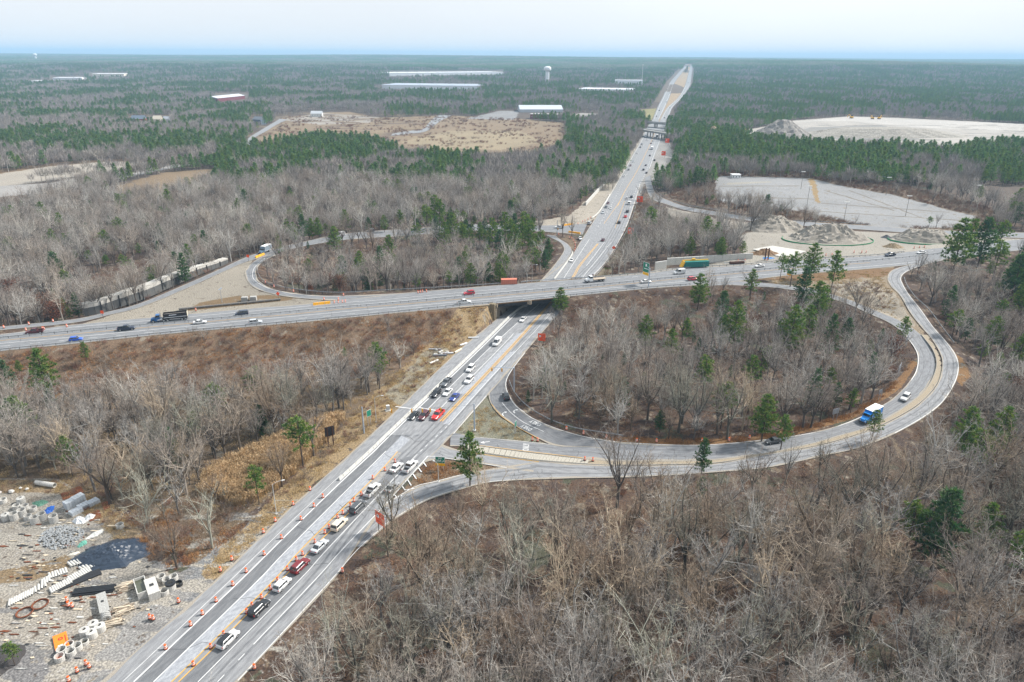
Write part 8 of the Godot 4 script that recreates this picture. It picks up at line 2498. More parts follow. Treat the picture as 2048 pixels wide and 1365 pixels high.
const CLEAR = [[[-98.4,-75.5],[-161.9,-150.2],[-130.3,-150.5],[-116.4,-150.6],[-103.2,-143.1],[-90,-135.2],[-83.5,-127],[-77.1,-119.6],[-70.2,-115],[-65.8,-118.1],[-61.8,-127.2],[-59.4,-129.9],[-60.5,-112.8],[-65.9,-96.5],[-68.6,-84.7]], [[-65.2,-116.5],[-62.1,-128.1],[-58.6,-141.5],[-54.4,-157.1],[-51,-170.1],[-46.9,-191.3],[-39.5,-213.3],[-32.5,-239.9],[-19.3,-266.7],[-5.9,-270.5],[-19.1,-235.3],[-35.4,-186.3],[-42.9,-164.3],[-52.6,-137.7],[-60.4,-113]], [[-59.6,-144.6],[-64.7,-138.4],[-76.8,-144.4],[-78.4,-154.5],[-71.1,-163.2],[-65.4,-171.3],[-58.9,-178.6],[-54.2,-183.2],[-49.4,-181.7],[-52.7,-166],[-56,-153.6]], [[-16.6,-173.8],[-8,-198],[-6.4,-192.5],[-3.3,-184.8],[1.5,-178.1],[7.8,-171],[10.6,-168.3],[1.4,-170.4],[-8.9,-172.2]], [[-27.5,-144.9],[-20.6,-158.7],[-17.8,-160.2],[-7.9,-158],[-1.1,-156],[-11.3,-153.6],[-19.6,-149.8]], [[171.1,-594],[179.9,-606],[250.9,-596],[265.3,-553],[284.8,-521],[294.2,-467],[301.1,-448],[275.9,-415],[227,-413],[208.9,-427],[190.9,-461],[163.2,-478],[145.8,-490],[155.9,-541]], [[-297.7,-787],[-324.9,-887],[-394.6,-1230],[-361.1,-1362],[-311.1,-1390],[-231.1,-1261],[-114.9,-1323],[11.6,-1257],[86.1,-1185],[65.3,-869],[34.1,-760],[-13.3,-724],[-65.9,-744],[-120.8,-761],[-153.4,-859],[-201.6,-887],[-246.7,-918],[-274.3,-843]], [[-480,-599],[-460,-633],[-444,-679],[-406,-715],[-358.1,-710],[-365.4,-666],[-387.4,-616],[-402,-584],[-442,-548]], [[-438,-544],[-418,-572],[-387.3,-587],[-329.4,-737],[-312.3,-708],[-358.2,-547],[-408,-503]], [[-307.3,-512],[-323.1,-585],[-318.7,-647],[-277.3,-670],[-256.8,-629],[-249.2,-548],[-267.5,-513]], [[158.9,-408],[136.1,-392.2],[116.8,-338.9],[229.7,-355.8],[255.4,-395.1]], [[130.4,-392.1],[162.7,-418],[171.9,-411],[209.9,-403],[250.3,-391.4],[287.7,-384.1],[325.9,-378.1],[340.7,-397.2],[231.6,-361],[183,-346],[136.3,-335.6],[110.8,-327.1],[87.5,-330.4],[75.7,-331.9],[45.9,-321.5],[45.2,-329.7],[79.9,-352.9],[100.7,-343.9],[116.8,-338.9]], [[38.1,-437],[11.1,-440],[-8.1,-442],[-8.2,-446],[18,-454],[39,-471],[59.3,-537],[78.7,-619],[105.6,-729],[145,-883],[159.8,-905],[66.2,-504],[53.9,-457]], [[109.9,-501],[131.2,-437],[146,-424],[131.8,-397],[116.8,-429],[106.9,-470]], [[-162.9,-241.5],[-149.3,-262.9],[-140,-287.8],[-134.6,-317.1],[-128.1,-333.9],[-125.1,-315.6],[-120.6,-302.9],[-114.7,-291.9],[-107.5,-283.6],[-96.9,-277],[-83.8,-272.7],[-68.9,-271.1],[-102,-261.3],[-132,-252.2]], [[110.7,-306.8],[173.7,-325.9],[186.8,-327.9],[175.2,-312],[167.4,-285.5],[156.2,-248.1],[153.8,-236.9],[152.1,-240.8],[152,-254],[147.8,-267.2],[141.7,-281],[119.6,-298.7]], [[130.4,-392.1],[162.7,-418],[171.9,-411],[209.9,-403],[250.3,-391.4],[287.7,-384.1],[325.9,-378.1],[340.7,-397.2],[231.6,-361],[183,-346],[136.3,-335.6],[110.8,-327.1],[85.1,-321.4],[71.9,-315.3],[43.2,-302.2],[42.5,-309.9],[75.7,-334.4],[99.6,-340.4],[116.8,-338.9]]]
const SCRUB = [[[-198.8,-227.2],[-163.8,-237.4],[-131.4,-248.4],[-101.4,-256.9],[-66.5,-267.1],[-22.4,-281.4],[-8,-266.9],[-18.4,-252.8],[-30.1,-235.1],[-45.7,-219.4],[-78.9,-214.8],[-102,-204.8],[-130.5,-197.1],[-176.1,-196.6]], [[-176.1,-196.6],[-131.5,-198.9],[-79.3,-216],[-56.1,-219.2],[-45.7,-219.4],[-30.1,-235.1],[-53.9,-209.2],[-73.7,-197.9],[-123.2,-183.9],[-164,-180.4]], [[-196.4,-288.9],[-209.1,-318.1],[-196.5,-335.2],[-192.6,-363.7],[-178.8,-354.1],[-169.3,-314.9],[-172.5,-289.3]], [[-94.8,-141.1],[-85.4,-144.3],[-73.1,-141.3],[-61,-141.4],[-62.1,-128.1],[-70.6,-115.7],[-79.8,-122.8]], [[40.5,-327.1],[48.6,-349.3],[59.8,-388.7],[74.3,-443],[92.8,-518],[100.4,-509],[81.2,-429],[65.8,-380],[53.3,-340.3],[45.9,-321.5]], [[10.3,-402],[24.4,-390.2],[26.2,-373.7],[8.7,-330.7],[-5.9,-318.1],[3.9,-348.4]], [[138.4,-621],[177.7,-639],[271.8,-626],[309.3,-578],[320.7,-512],[325,-468],[285.3,-406],[224.5,-396.8],[180.3,-433],[140.6,-471],[119,-528]]]
const BRUSH = [[[-65.2,-116.5],[-62.1,-128.1],[-58.6,-141.5],[-54.4,-157.1],[-51,-170.1],[-46.9,-191.3],[-39.5,-213.3],[-32.5,-239.9],[-19.3,-266.7],[-5.9,-270.5],[-19.1,-235.3],[-35.4,-186.3],[-42.9,-164.3],[-52.6,-137.7],[-60.4,-113]], [[-160.9,-149],[-129.8,-149.8],[-115.7,-149.5],[-99.6,-141.1],[-86.3,-131.5],[-80.3,-122.8],[-86.1,-124.4],[-96.5,-133.2],[-111.2,-144.1],[-125.8,-143.9],[-153.7,-140.5]], [[136.4,-294.3],[163.3,-304.5],[165.6,-286.2],[163.5,-263.8],[159.4,-268],[151.2,-277.8]]]
const PINEY = [[[189,-836],[250.8,-969],[284.3,-863],[339.9,-793],[397,-774],[476,-800],[404,-681],[342.4,-662],[219.6,-657],[162.6,-713]], [[553,-935],[632,-978],[652,-909],[662,-808],[426,-506],[373.9,-504],[410,-620],[419,-681]], [[-338.3,-811],[-360.3,-1028],[-265.6,-992],[-176,-952],[-118.4,-822],[-131.6,-702],[-196.3,-651],[-276.3,-680]], [[-51.4,-400],[-40.1,-440],[14.1,-434],[18.6,-390.1],[8.9,-339.4],[-6.6,-357.7],[-34.9,-377.7]], [[208.3,-323.1],[274,-383.7],[331.3,-385.1],[242.3,-268.9],[209.1,-268.5],[202.6,-286.6]], [[-102,-703],[-16,-875],[85.5,-998],[67.8,-854],[-13.6,-743],[-67.7,-656]]]
const RUSTY = [[[-105.1,-298.9],[-73.5,-299.4],[-28.9,-307.6],[-15.5,-317.9],[-18.7,-334.4],[-78.2,-320.7],[-111.7,-320]], [[142.7,-242.5],[152.2,-242.7],[140,-219.9],[125,-204],[121.9,-207.7]], [[-244.5,-317.5],[-230.4,-317.7],[-195.7,-263.8],[-203.9,-258]]]
const PINES = [[-10.35, -147.9, 11.5], [69.86, -169.27, 11], [73.6, -164.8, 8], [80.87, -234.42, 15], [99.67, -229.67, 15], [77.82, -275.2, 12], [121.62, -276.47, 13], [122.27, -263.22, 14], [137.33, -285.84, 14], [126.41, -267.65, 11], [60.67, -197.82, 11], [88.87, -117.84, 15], [85.46, -122.26, 11], [207.98, -316.41, 20], [222.78, -332.04, 17], [226.78, -327.73, 18], [220.96, -307.14, 14], [213.22, -282.65, 15], [208.67, -268.54, 14], [99.9, -168.26, 7], [48.84, -152.32, 8], [-144.43, -193.5, 13], [-144.17, -215.13, 6], [-159.12, -196.78, 9], [-87.52, -91.79, 4], [-94.64, -361.81, 12], [-115.19, -375.92, 11], [-108.31, -381.53, 9], [-50.25, -402.59, 13], [-46.93, -419.05, 15], [-54.05, -386.12, 10], [-75.25, -402, 8], [-6.62, -357.74, 12], [-1.41, -378.47, 13], [5.6, -380.8, 12], [10.64, -358.11, 9], [-18.64, -389.2, 10], [-23.72, -377.97, 9], [-5.97, -322.08, 10], [-12.92, -348.05, 8], [83.55, -415.77, 13], [106.09, -374.88, 12], [104.57, -339.79, 9], [244.2, -341.6, 15], [233.79, -307.38, 14], [120.94, -161.48, 12], [117.81, -151.89, 11], [19.66, -267.38, 9], [49.12, -236.3, 6], [101.53, -281.54, 10], [102.74, -112, 11], [103.31, -124.4, 9], [-191.84, -330.96, 7], [-202.74, -335.09, 6], [-216.43, -343.83, 6], [-186.02, -326.82, 6], [-161.79, -335.92, 10], [-295.22, -433.16, 11], [-268.6, -407.24, 10], [-234.46, -472.83, 12], [-260.72, -460.85, 11], [-252.09, -372.86, 9], [-33.37, -544.04, 12], [-90.57, -453.07, 9], [125.58, -242.25, 8], [122.49, -305.23, 9], [46.14, -142.49, 5], [102.57, -186.67, 6], [177.68, -238.19, 10], [175.06, -220.35, 10], [-37.64, -377.66, 12], [-34.84, -394.6, 13], [-28.27, -383.35, 11], [-11.03, -372.9, 14], [-4.33, -389.52, 14], [1.35, -362.87, 13], [7.17, -392.09, 14], [9.65, -373.36, 13], [14.91, -366.2, 11], [18.32, -351.52, 10], [16.25, -333.39, 9], [11.27, -333.29, 10], [-5.73, -308.78, 9], [-3.05, -320.51, 10], [-23.68, -334.33, 8], [-43.86, -412.68, 14], [-123.25, -384.54, 10], [-131.63, -398.25, 9], [-115.84, -393.89, 10], [49.96, -241.12, 9], [56.47, -227.27, 9], [82.52, -257.1, 12], [110.41, -242.02, 12], [77.53, -203.41, 9], [65.03, -241.34, 8], [136.33, -305.5, 13], [122.97, -294.08, 12]]
const FAR_CLEAR = [[[-297.7,-787],[-324.9,-887],[-394.6,-1230],[-361.1,-1362],[-311.1,-1390],[-231.1,-1261],[-114.9,-1323],[11.6,-1257],[86.1,-1185],[65.3,-869],[34.1,-760],[-13.3,-724],[-65.9,-744],[-120.8,-761],[-153.4,-859],[-201.6,-887],[-246.7,-918],[-274.3,-843]], [[171.1,-594],[179.9,-606],[250.9,-596],[265.3,-553],[284.8,-521],[294.2,-467],[301.1,-448],[275.9,-415],[227,-413],[208.9,-427],[190.9,-461],[163.2,-478],[145.8,-490],[155.9,-541]], [[309.3,-1008],[475,-1248],[624,-1352],[703,-1324],[855,-1216],[1002,-1189],[691,-809],[600,-843],[522,-802],[458,-748],[424,-784],[375.8,-799],[320.8,-801],[286,-868]], [[-480,-599],[-460,-633],[-444,-679],[-406,-715],[-358.1,-710],[-365.4,-666],[-387.4,-616],[-402,-584],[-442,-548]], [[-438,-544],[-418,-572],[-387.3,-587],[-329.4,-737],[-312.3,-708],[-358.2,-547],[-408,-503]], [[-307.3,-512],[-323.1,-585],[-318.7,-647],[-277.3,-670],[-256.8,-629],[-249.2,-548],[-267.5,-513]], [[88.4,-1242],[118.1,-1397],[166.3,-1400],[148.6,-1246],[100.9,-1186]], [[-81.7,-1231],[-26.4,-1448],[105.8,-1497],[88.4,-1242]], [[66.2,-504],[87.4,-596],[111.2,-698],[131.4,-789],[176.8,-990],[221.5,-1176],[251,-1178],[198.6,-941],[196.6,-886],[162.6,-713],[134,-621],[125.1,-621],[111.8,-594],[88.8,-505]], [[251.6,-1482],[299.5,-1525],[239.7,-1252],[226.7,-1251]], [[251.1,-1253],[319.2,-1540],[421,-1975],[574,-2634],[775,-3448],[811,-3443],[567,-2431],[423,-1880],[325.6,-1541],[254.6,-1253]], [[-437,-1207],[-414,-1291],[-364.1,-1374],[-316.3,-1414],[-300.9,-1343],[-388.6,-1210]], [[-598,-3580],[-50.3,-3921],[-38.5,-3003],[-468,-2787]], [[-429,-2398],[-113.1,-2393],[-94.5,-1993],[-358.7,-1996]], [[200.3,-2277],[362.3,-2240],[319,-1966],[172.6,-1953]], [[383.7,-2820],[494,-2829],[412,-2354],[320.2,-2344]], [[-800,-1969],[-706,-1975],[-551,-1530],[-613,-1497]], [[-675,-1272],[-598,-1278],[-501,-1064],[-565,-1060]], [[-460,-1266],[-433,-1268],[-362.9,-1057],[-385.8,-1056]], [[-399.8,-1408],[-359.1,-1411],[-306.1,-1197],[-340.9,-1194]], [[-1740,-2786],[-1616,-2800],[-1383,-2387],[-1490,-2378]], [[-1762,-3088],[-1613,-3109],[-1369,-2630],[-1498,-2616]], [[-1697,-2596],[-1651,-2601],[-1446,-2271],[-1487,-2267]], [[206.7,-1175],[228.2,-1262],[290.6,-1545],[379.6,-1932],[541,-2631],[773,-3558],[926,-4138],[1067,-4702],[1100,-4677],[964,-4121],[817,-3549],[586,-2636],[425,-1936],[334.6,-1548],[267.9,-1264],[249.4,-1177]], [[226.3,-1176],[245.7,-1263],[316,-1547],[412,-1879],[553,-2430],[799,-3445],[963,-4121],[1073,-4580],[1101,-4560],[994,-4108],[833,-3439],[590,-2434],[441,-1881],[347.2,-1549],[279.7,-1265],[260.2,-1178]], [[116.2,-626],[106.4,-564],[104.9,-526],[111.2,-509],[119.9,-477],[132.4,-441],[151.7,-422],[183.4,-410],[209.8,-403],[248.4,-390],[288.5,-385.1],[327.6,-380.4],[342.6,-399.5],[301,-404],[258.6,-408],[218.1,-420],[190.6,-427],[157.4,-439],[137.4,-459],[124.3,-496],[118.1,-529],[114.7,-549],[117,-575],[126.4,-648]], [[-325,-869],[-345.3,-928],[-364.3,-1027],[-383.8,-1148],[-397.5,-1233],[-373.6,-1208],[-365.1,-1136],[-346.5,-1028],[-333.4,-940],[-311.6,-853]]]
const WOODS = [["inside the looping ramp", [[17.8,-262.7],[39.2,-294.4],[63.4,-304.9],[101.8,-297.3],[140.6,-277.7],[149.1,-247.6],[142.3,-224.1],[118.9,-195.1],[82.5,-173.8],[48.7,-168.5],[19.3,-173.1],[2.6,-190.3],[-1.4,-208]]],
	["in front of the looping ramp", [[-45.9,-55],[-44.8,-88.4],[-32.6,-121.6],[-25.7,-133],[-7.8,-147.3],[30.4,-151],[67.9,-156],[103.8,-170.5],[147.2,-204.3],[230,-229.7],[121.4,-55.9]]],
	["beside the reed bed and the pipe yard", [[-234.8,-206.8],[-183.5,-228.3],[-22.2,-278.8],[-12.9,-261.1],[-48.6,-184.8],[-63.4,-141.4],[-74.9,-114.9],[-173.6,-142.4]]],
	["inside the tight west ramp", [[-138.4,-354.9],[-121.1,-386.8],[-94.7,-396.7],[10.6,-419],[29.4,-379.2],[13.3,-320.8],[-72.9,-296.6],[-111,-303.1]]],
	["behind the concrete wall", [[-244.7,-236.7],[-202,-255.3],[-143.6,-354.8],[-98.5,-414],[11.1,-441],[130.2,-833],[42.7,-829],[-486,-510]]],
	["beside the gravel mounds", [[40.4,-326.3],[83.6,-490],[111.7,-571],[148.7,-432],[115.4,-334.3],[66.6,-322.6]]],
	["behind the guardrail of the outer ramp", [[181.4,-306.4],[200.8,-331.6],[232.7,-361],[400,-398.6],[248.3,-230],[150.3,-208.1],[166.5,-247.9]]]]
# low plants: [kind, clumps per square metre, label, outline]
const GRASS = [
	["reeds", 1.5, "golden reed bed beside the main road", [[-59.6,-144.6],[-64.7,-138.4],[-76.8,-144.4],[-78.4,-154.5],[-71.1,-163.2],[-65.4,-171.3],[-58.9,-178.6],[-54.2,-183.2],[-49.4,-181.7],[-52.7,-166],[-56,-153.6]]],
	["grass", 1.0, "dead tan grass on the verge of the main road", [[-65.2,-116.5],[-62.1,-128.1],[-58.6,-141.5],[-54.4,-157.1],[-51,-170.1],[-46.9,-191.3],[-39.5,-213.3],[-32.5,-239.9],[-19.3,-266.7],[-5.9,-270.5],[-19.1,-235.3],[-35.4,-186.3],[-42.9,-164.3],[-52.6,-137.7],[-60.4,-113]]],
	["russet", 0.5, "russet brush and grass on the slope of the upper highway", [[-198.8,-227.2],[-163.8,-237.4],[-131.4,-248.4],[-101.4,-256.9],[-66.5,-267.1],[-22.4,-281.4],[-8,-266.9],[-18.4,-252.8],[-30.1,-235.1],[-45.7,-219.4],[-78.9,-214.8],[-102,-204.8],[-130.5,-197.1],[-176.1,-196.6]]],
	["russet", 1.6, "orange-brown grass along the inside of the looping ramp", [[22.2,-171.2],[30.9,-173],[49.3,-171.5],[68,-173.4],[84.3,-178.8],[102,-185.8],[119,-198.7],[134.3,-216],[139.7,-222.3],[141.1,-220.2],[126.1,-201.7],[101,-181.5],[79,-171.9],[48.2,-166.6],[30.2,-168]]],
	["grass", 0.35, "thin dead grass on the gore between the loop and the highway", [[111,-307.5],[174,-326.6],[187.2,-328.6],[175.6,-312.6],[167.8,-286.1],[156.6,-248.6],[154.1,-237.4],[152.4,-241.3],[152.3,-254.5],[148.2,-267.8],[142,-281.6],[119.9,-299.3]]],
	["russet", 0.8, "russet leaves and weeds in the gore behind the exit sign", [[-27.5,-144.9],[-20.6,-158.7],[-17.8,-160.2],[-7.9,-158],[-1.1,-156],[-11.3,-153.6],[-19.6,-149.8]]],
	["grass", 0.5, "thin dead grass on the triangular island", [[-16.6,-173.8],[-8,-198],[-6.4,-192.5],[-3.3,-184.8],[1.5,-178.1],[7.8,-171],[10.6,-168.3],[1.4,-170.4],[-8.9,-172.2]]],
	["grass", 1.0, "dead grass round the pipe yard", [[-160.9,-149],[-129.8,-149.8],[-115.7,-149.5],[-99.6,-141.1],[-86.3,-131.5],[-80.3,-122.8],[-86.1,-124.4],[-96.5,-133.2],[-111.2,-144.1],[-125.8,-143.9],[-153.7,-140.5]]],
	["russet", 1.2, "rusty brush at the corner of the pipe yard", [[-88.4,-133.3],[-82.1,-137.2],[-69.5,-135.4],[-61.1,-131.7],[-64.1,-124.6],[-69,-118.1],[-75.3,-118],[-81.7,-124.5]]],
	["green", 0.8, "green-tinged grass on the bank past the bridge", [[40.5,-327.1],[49.5,-352.2],[60.6,-388.7],[74.5,-440],[77,-440],[62.7,-385.4],[51,-347.5],[43.9,-324.7]]],
	["litter", 0.45, "fallen leaves on the floor of the wood inside the looping ramp", [[17.8,-262.7],[39.2,-294.4],[63.4,-304.9],[101.8,-297.3],[140.6,-277.7],[149.1,-247.6],[142.3,-224.1],[118.9,-195.1],[82.5,-173.8],[48.7,-168.5],[19.3,-173.1],[2.6,-190.3],[-1.4,-208]]],
	["litter", 0.4, "fallen leaves on the floor of the near wood", [[-44.8,-88.4],[-32.6,-121.2],[-25.6,-132.4],[-7.8,-146.6],[30.3,-150.3],[67.6,-155.3],[103.4,-169.6],[146.1,-202.5],[230,-229.7],[128.6,-89.6]]],
	["grass", 0.35, "pale weeds between the reeds and the upper highway", [[-173.5,-193.1],[-78.3,-212.8],[-29.9,-232.8],[-49.7,-183.3],[-59.6,-144.6],[-67.8,-122.9],[-85.2,-131.5],[-116.4,-150.6],[-142.5,-151.5]]],
]
# vehicles: [kind, paint, position, heading, label, group]
const VEHICLES = [
	["crossover", "white", [-51.86, 0, -97.27], -0.38, "white crossover with a black roof, last in the queue between the drums", ""],
	["suv", "black", [-48.78, 0, -105.02], -0.38, "black sport utility car in the queue beside the drums, ahead of a black-roofed white car", ""],
	["hatch", "white", [-46.35, 0, -111.65], -0.38, "small white hatchback with tinted rear window in the queue", ""],
	["suv", "darkred", [-44.26, 0, -117.18], -0.38, "dark red sport utility car with roof rails in the queue", ""],
	["sedan", "silver", [-41.82, 0, -123.63], -0.38, "silver sedan with glinting rear window in the queue", ""],
	["suv", "beige", [-39.29, 0, -131.18], -0.37, "beige sport utility car in the queue", ""],
	["minivan", "darkgrey", [-36.44, 0, -137.86], -0.38, "dark grey minivan with red tail lights in the queue", ""],
	["pickup", "white", [-34.3, 0, -144.85], -0.37, "white pickup with a load in its bed beside the drums", ""],
	["sedan", "grey", [-29.69, 0, -146.18], -0.39, "grey sedan beside the white chevrons of the gore", ""],
	["sedan", "white", [-29.98, 0, -155.24], -0.37, "white sedan at the head of the queue beside the last drums", ""],
	["pickup", "white", [-26.49, 0, -155.52], -0.39, "white crew-cab pickup with dark bed cover at the exit sign", ""],
	["sedan", "black", [-29.16, 0, -183.52], 2.81, "black sedan waiting at the stop line next to the white barrier", ""],
	["suv", "maroon", [-26.14, 0, -183.24], 2.8, "maroon sport utility car waiting at the stop line", ""],
	["pickup", "red", [-22.03, 0, -183.91], 2.78, "bright red pickup waiting at the stop line", ""],
	["sedan", "blue", [-18.02, 0, -195.78], 2.78, "blue sedan waiting behind the red pickup", ""],
	["sedan", "white", [-20.53, 0, -199.26], 2.8, "white sedan waiting between the blue and the black car", ""],
	["suv", "black", [-24.1, 0, -198.15], 2.81, "black sport utility car waiting next to the white barrier", ""],
	["pickup", "charcoal", [-21.47, 0, -206.2], 2.81, "charcoal pickup with black bed coming up to the queue", ""],
	["suv", "white", [-14.19, 0, -208.2], 2.79, "white sport utility car with sunroof coming up to the queue", ""],
	["suv", "white", [-14.21, 0, -217.32], 2.8, "white sport utility car following in the lane beside the barrier", ""],
	["van", "white", [-5.62, 0, -240.77], 2.8, "white passenger van driving away from the bridge", ""],
	["sedan", "white", [4.35, 0, -265.97], 2.79, "white sedan with sunroof coming out from under the bridge", ""],
	["suv", "black", [-1.79, 0, -196.33], 0.17, "black car turning out of the right-turn lane", ""],
	["sedan", "white", [31.18, 0, -355.62], 2.87, "white car heading for the bridge beside the far barrier", ""],
	["sedan", "maroon", [53.11, 0, -400.21], -0.29, "maroon car entering the far intersection", ""],
	["sedan", "white", [40.04, 0, -403.51], -3.09, "white car turning at the curved row of drums", ""],
	["pickup", "white", [29.3, 0.19, -430.83], 1.6, "white pickup turning into the ramp between yellow barriers", ""],
	["suv", "silver", [49.7, 0, -444.89], -0.42, "silver car turning off by the yellow barrier", ""],
	["sedan", "silver", [62.34, 0, -477.74], 2.91, "small silver car driving away from the far bridges on the main road", "cars on the main road beyond the intersection"],
	["sedan", "white", [69.52, 0, -493.25], 2.91, "small white car driving away from the far bridges on the main road", "cars on the main road beyond the intersection"],
	["sedan", "darkgrey", [66.74, 0, -496.7], 2.91, "small dark grey car driving away from the far bridges on the main road", "cars on the main road beyond the intersection"],
	["sedan", "maroon", [70.02, 0, -511.37], 2.91, "small maroon car driving away from the far bridges on the main road", "cars on the main road beyond the intersection"],
	["suv", "black", [69.06, 0, -446.85], -0.26, "small black sport utility car driving towards the far bridges on the main road", "cars on the main road beyond the intersection"],
	["sedan", "red", [76.01, 0, -465.22], -0.26, "small red car driving towards the far bridges on the main road", "cars on the main road beyond the intersection"],
	["suv", "black", [79.84, 0, -481.55], -0.26, "small black sport utility car driving towards the far bridges on the main road", "cars on the main road beyond the intersection"],
	["van", "white", [85.43, 0, -509.96], -0.25, "small white van driving towards the far bridges on the main road", "cars on the main road beyond the intersection"],
	["sedan", "white", [86.8, 0, -531.26], -0.25, "small white car driving towards the far bridges on the main road", "cars on the main road beyond the intersection"],
	["suv", "black", [91.2, 0, -536.26], -0.25, "small black sport utility car driving towards the far bridges on the main road", "cars on the main road beyond the intersection"],
	["suv", "white", [100.31, 0, -636.23], 2.91, "small white sport utility car driving away from the far bridges on the main road", "cars on the main road beyond the intersection"],
	["sedan", "darkgrey", [110.15, 0, -675.21], 2.91, "small dark grey car driving away from the far bridges on the main road", "cars on the main road beyond the intersection"],
	["sedan", "maroon", [116.36, 0, -702.85], 2.91, "small maroon car driving away from the far bridges on the main road", "cars on the main road beyond the intersection"],
	["sedan", "silver", [123.77, 0, -731.65], 2.91, "small silver car driving away from the far bridges on the main road", "cars on the main road beyond the intersection"],
	["sedan", "white", [139.08, 0, -802.03], 2.91, "small white car driving away from the far bridges on the main road", "cars on the main road beyond the intersection"],
	["sedan", "black", [151.43, 0, -853.29], 2.91, "small black car driving away from the far bridges on the main road", "cars on the main road beyond the intersection"],
	["suv", "grey", [158.39, 0, -883.94], 2.91, "small grey sport utility car driving away from the far bridges on the main road", "cars on the main road beyond the intersection"],
	["sedan", "white", [173.79, 0, -934.29], 2.91, "small white car driving away from the far bridges on the main road", "cars on the main road beyond the intersection"],
	["suv", "black", [124.55, 0, -675.76], -0.25, "small black sport utility car driving towards the far bridges on the main road", "cars on the main road beyond the intersection"],
	["sedan", "darkgrey", [131.98, 0, -705.51], -0.25, "small dark grey car driving towards the far bridges on the main road", "cars on the main road beyond the intersection"],
	["sedan", "black", [124.16, 0, -657.37], -0.26, "small black car driving towards the far bridges on the main road", "cars on the main road beyond the intersection"],
	["suv", "black", [147.44, 0, -741.87], -0.26, "small black sport utility car driving towards the far bridges on the main road", "cars on the main road beyond the intersection"],
	["sedan", "black", [149.37, 0, -779.23], -0.25, "small black car driving towards the far bridges on the main road", "cars on the main road beyond the intersection"],
	["sedan", "maroon", [171.83, 0, -895.18], -0.24, "small maroon car driving towards the far bridges on the main road", "cars on the main road beyond the intersection"],
	["sedan", "white", [179.18, 0, -923.09], -0.24, "small white car driving towards the far bridges on the main road", "cars on the main road beyond the intersection"],
	["suv", "black", [258.94, 0.39, -1318.69], 2.92, "tiny black car on the far carriageway beside the straw median", "cars on the far carriageways"],
	["suv", "black", [290.87, 1.03, -1456.57], 2.92, "tiny black car on the far carriageway beside the straw median", "cars on the far carriageways"],
	["suv", "darkgrey", [354.1, 3.33, -1699.54], 2.92, "tiny dark grey car on the far carriageway beside the straw median", "cars on the far carriageways"],
	["suv", "black", [432.91, 7.65, -2038.84], 2.92, "tiny black car on the far carriageway beside the straw median", "cars on the far carriageways"],
	["suv", "black", [643.35, 21.42, -2960.06], 2.92, "tiny black car on the far carriageway beside the straw median", "cars on the far carriageways"],
	["suv", "black", [458.03, 9.92, -2204.93], 2.92, "tiny black car on the far carriageway beside the straw median", "cars on the far carriageways"],
	["suv", "black", [266.75, 0.22, -1284.02], -0.23, "tiny black car climbing the far carriageway", "cars on the far carriageways"],
	["suv", "white", [329.82, 1.43, -1540.91], -0.23, "tiny white car climbing the far carriageway", "cars on the far carriageways"],
	["suv", "black", [617.88, 16.48, -2625.08], -0.24, "tiny black car climbing the far carriageway", "cars on the far carriageways"],
	["pickup", "maroon", [-172.3, 6.5, -232.97], 1.9, "maroon pickup passing the orange drums on the upper highway", ""],
	["hatch", "brightblue", [-153.41, 6.5, -226.11], -1.25, "bright blue hatchback by the guardrail on the upper highway", ""],
	["pickup", "navy", [-141.17, 6.5, -236.69], -1.24, "dark blue pickup following the blue hatchback on the upper highway", ""],
	["sedan", "white", [-117.21, 6.5, -243.76], -1.25, "white sedan passing the dump truck on the upper highway", ""],
	["minivan", "navy", [-104.96, 6.5, -253.24], 1.9, "dark minivan behind the dump truck on the upper highway", ""],
	["suv", "silver", [-96.3, 6.5, -243.84], -1.25, "silver sport utility car beside the guardrail on the upper highway", ""],
	["suv", "brightred", [-18.33, 6.5, -279.89], 1.9, "bright red car nearing the bridge on the upper highway", ""],
	["pickup", "white", [-19.66, 6.5, -267.98], -1.25, "white pickup reaching the stone wing wall of the bridge", ""],
	["sedan", "white", [59.72, 6.5, -297.89], -1.25, "white sedan under the overhead green sign", ""],
	["van", "white", [77.98, 6.5, -312.17], 1.9, "tall white van passing the teal trailer", ""],
	["suv", "brightred", [81.64, 6.5, -302.07], -1.25, "red car half hidden by a pine on the upper highway", ""],
	["sedan", "white", [119.26, 6.5, -324.24], 1.9, "white sedan passing the muddy white patch", ""],
	["pickup", "navy", [193.06, 6.5, -345.8], 1.89, "dark pickup passing the small gravel mound", ""],
	["sedan", "white", [211.78, 6.5, -351.08], 1.89, "white car by the tall pines on the upper highway", ""],
	["suv", "white", [122.13, 2.1, -193.1], 2.37, "white car following the blue box truck down the ramp", ""],
	["sedan", "darkgrey", [72.8, 0.86, -168.4], 1.84, "dark grey car behind the roadside pines on the ramp", ""],
	["sedan", "black", [-26.82, 1.96, -426.57], 1.6, "black car on the ramp behind the pine clump", ""],
	["suv", "darkgrey", [-83.59, 4.04, -402.41], 2.03, "dark car on the ramp seen through bare twigs", ""],
	["van", "white", [-98.25, 4.65, -389.72], 2.22, "white van on the ramp beyond the wooded infield", ""],
]
const BOX_TRUCK = [[105.26, 1.65, -180.57], 2.22]
const GREY_TRUCK = [[-126.96, 6.17, -346.81], 2.89]
const DUMP_TRUCK = [[-129.85, 6.5, -246.76], 1.9]
const FLATBED = [[37.16, 6.5, -299.32], 1.9]
const FAR_TRUCK = [[178.23, 0, -970.65], 2.92]
const FAR_TRUCK_TWO = [[162.8, 0, -839.39], -0.23]
const FAR_TRUCK_THREE = [[193.88, 0, -971.48], -0.23]
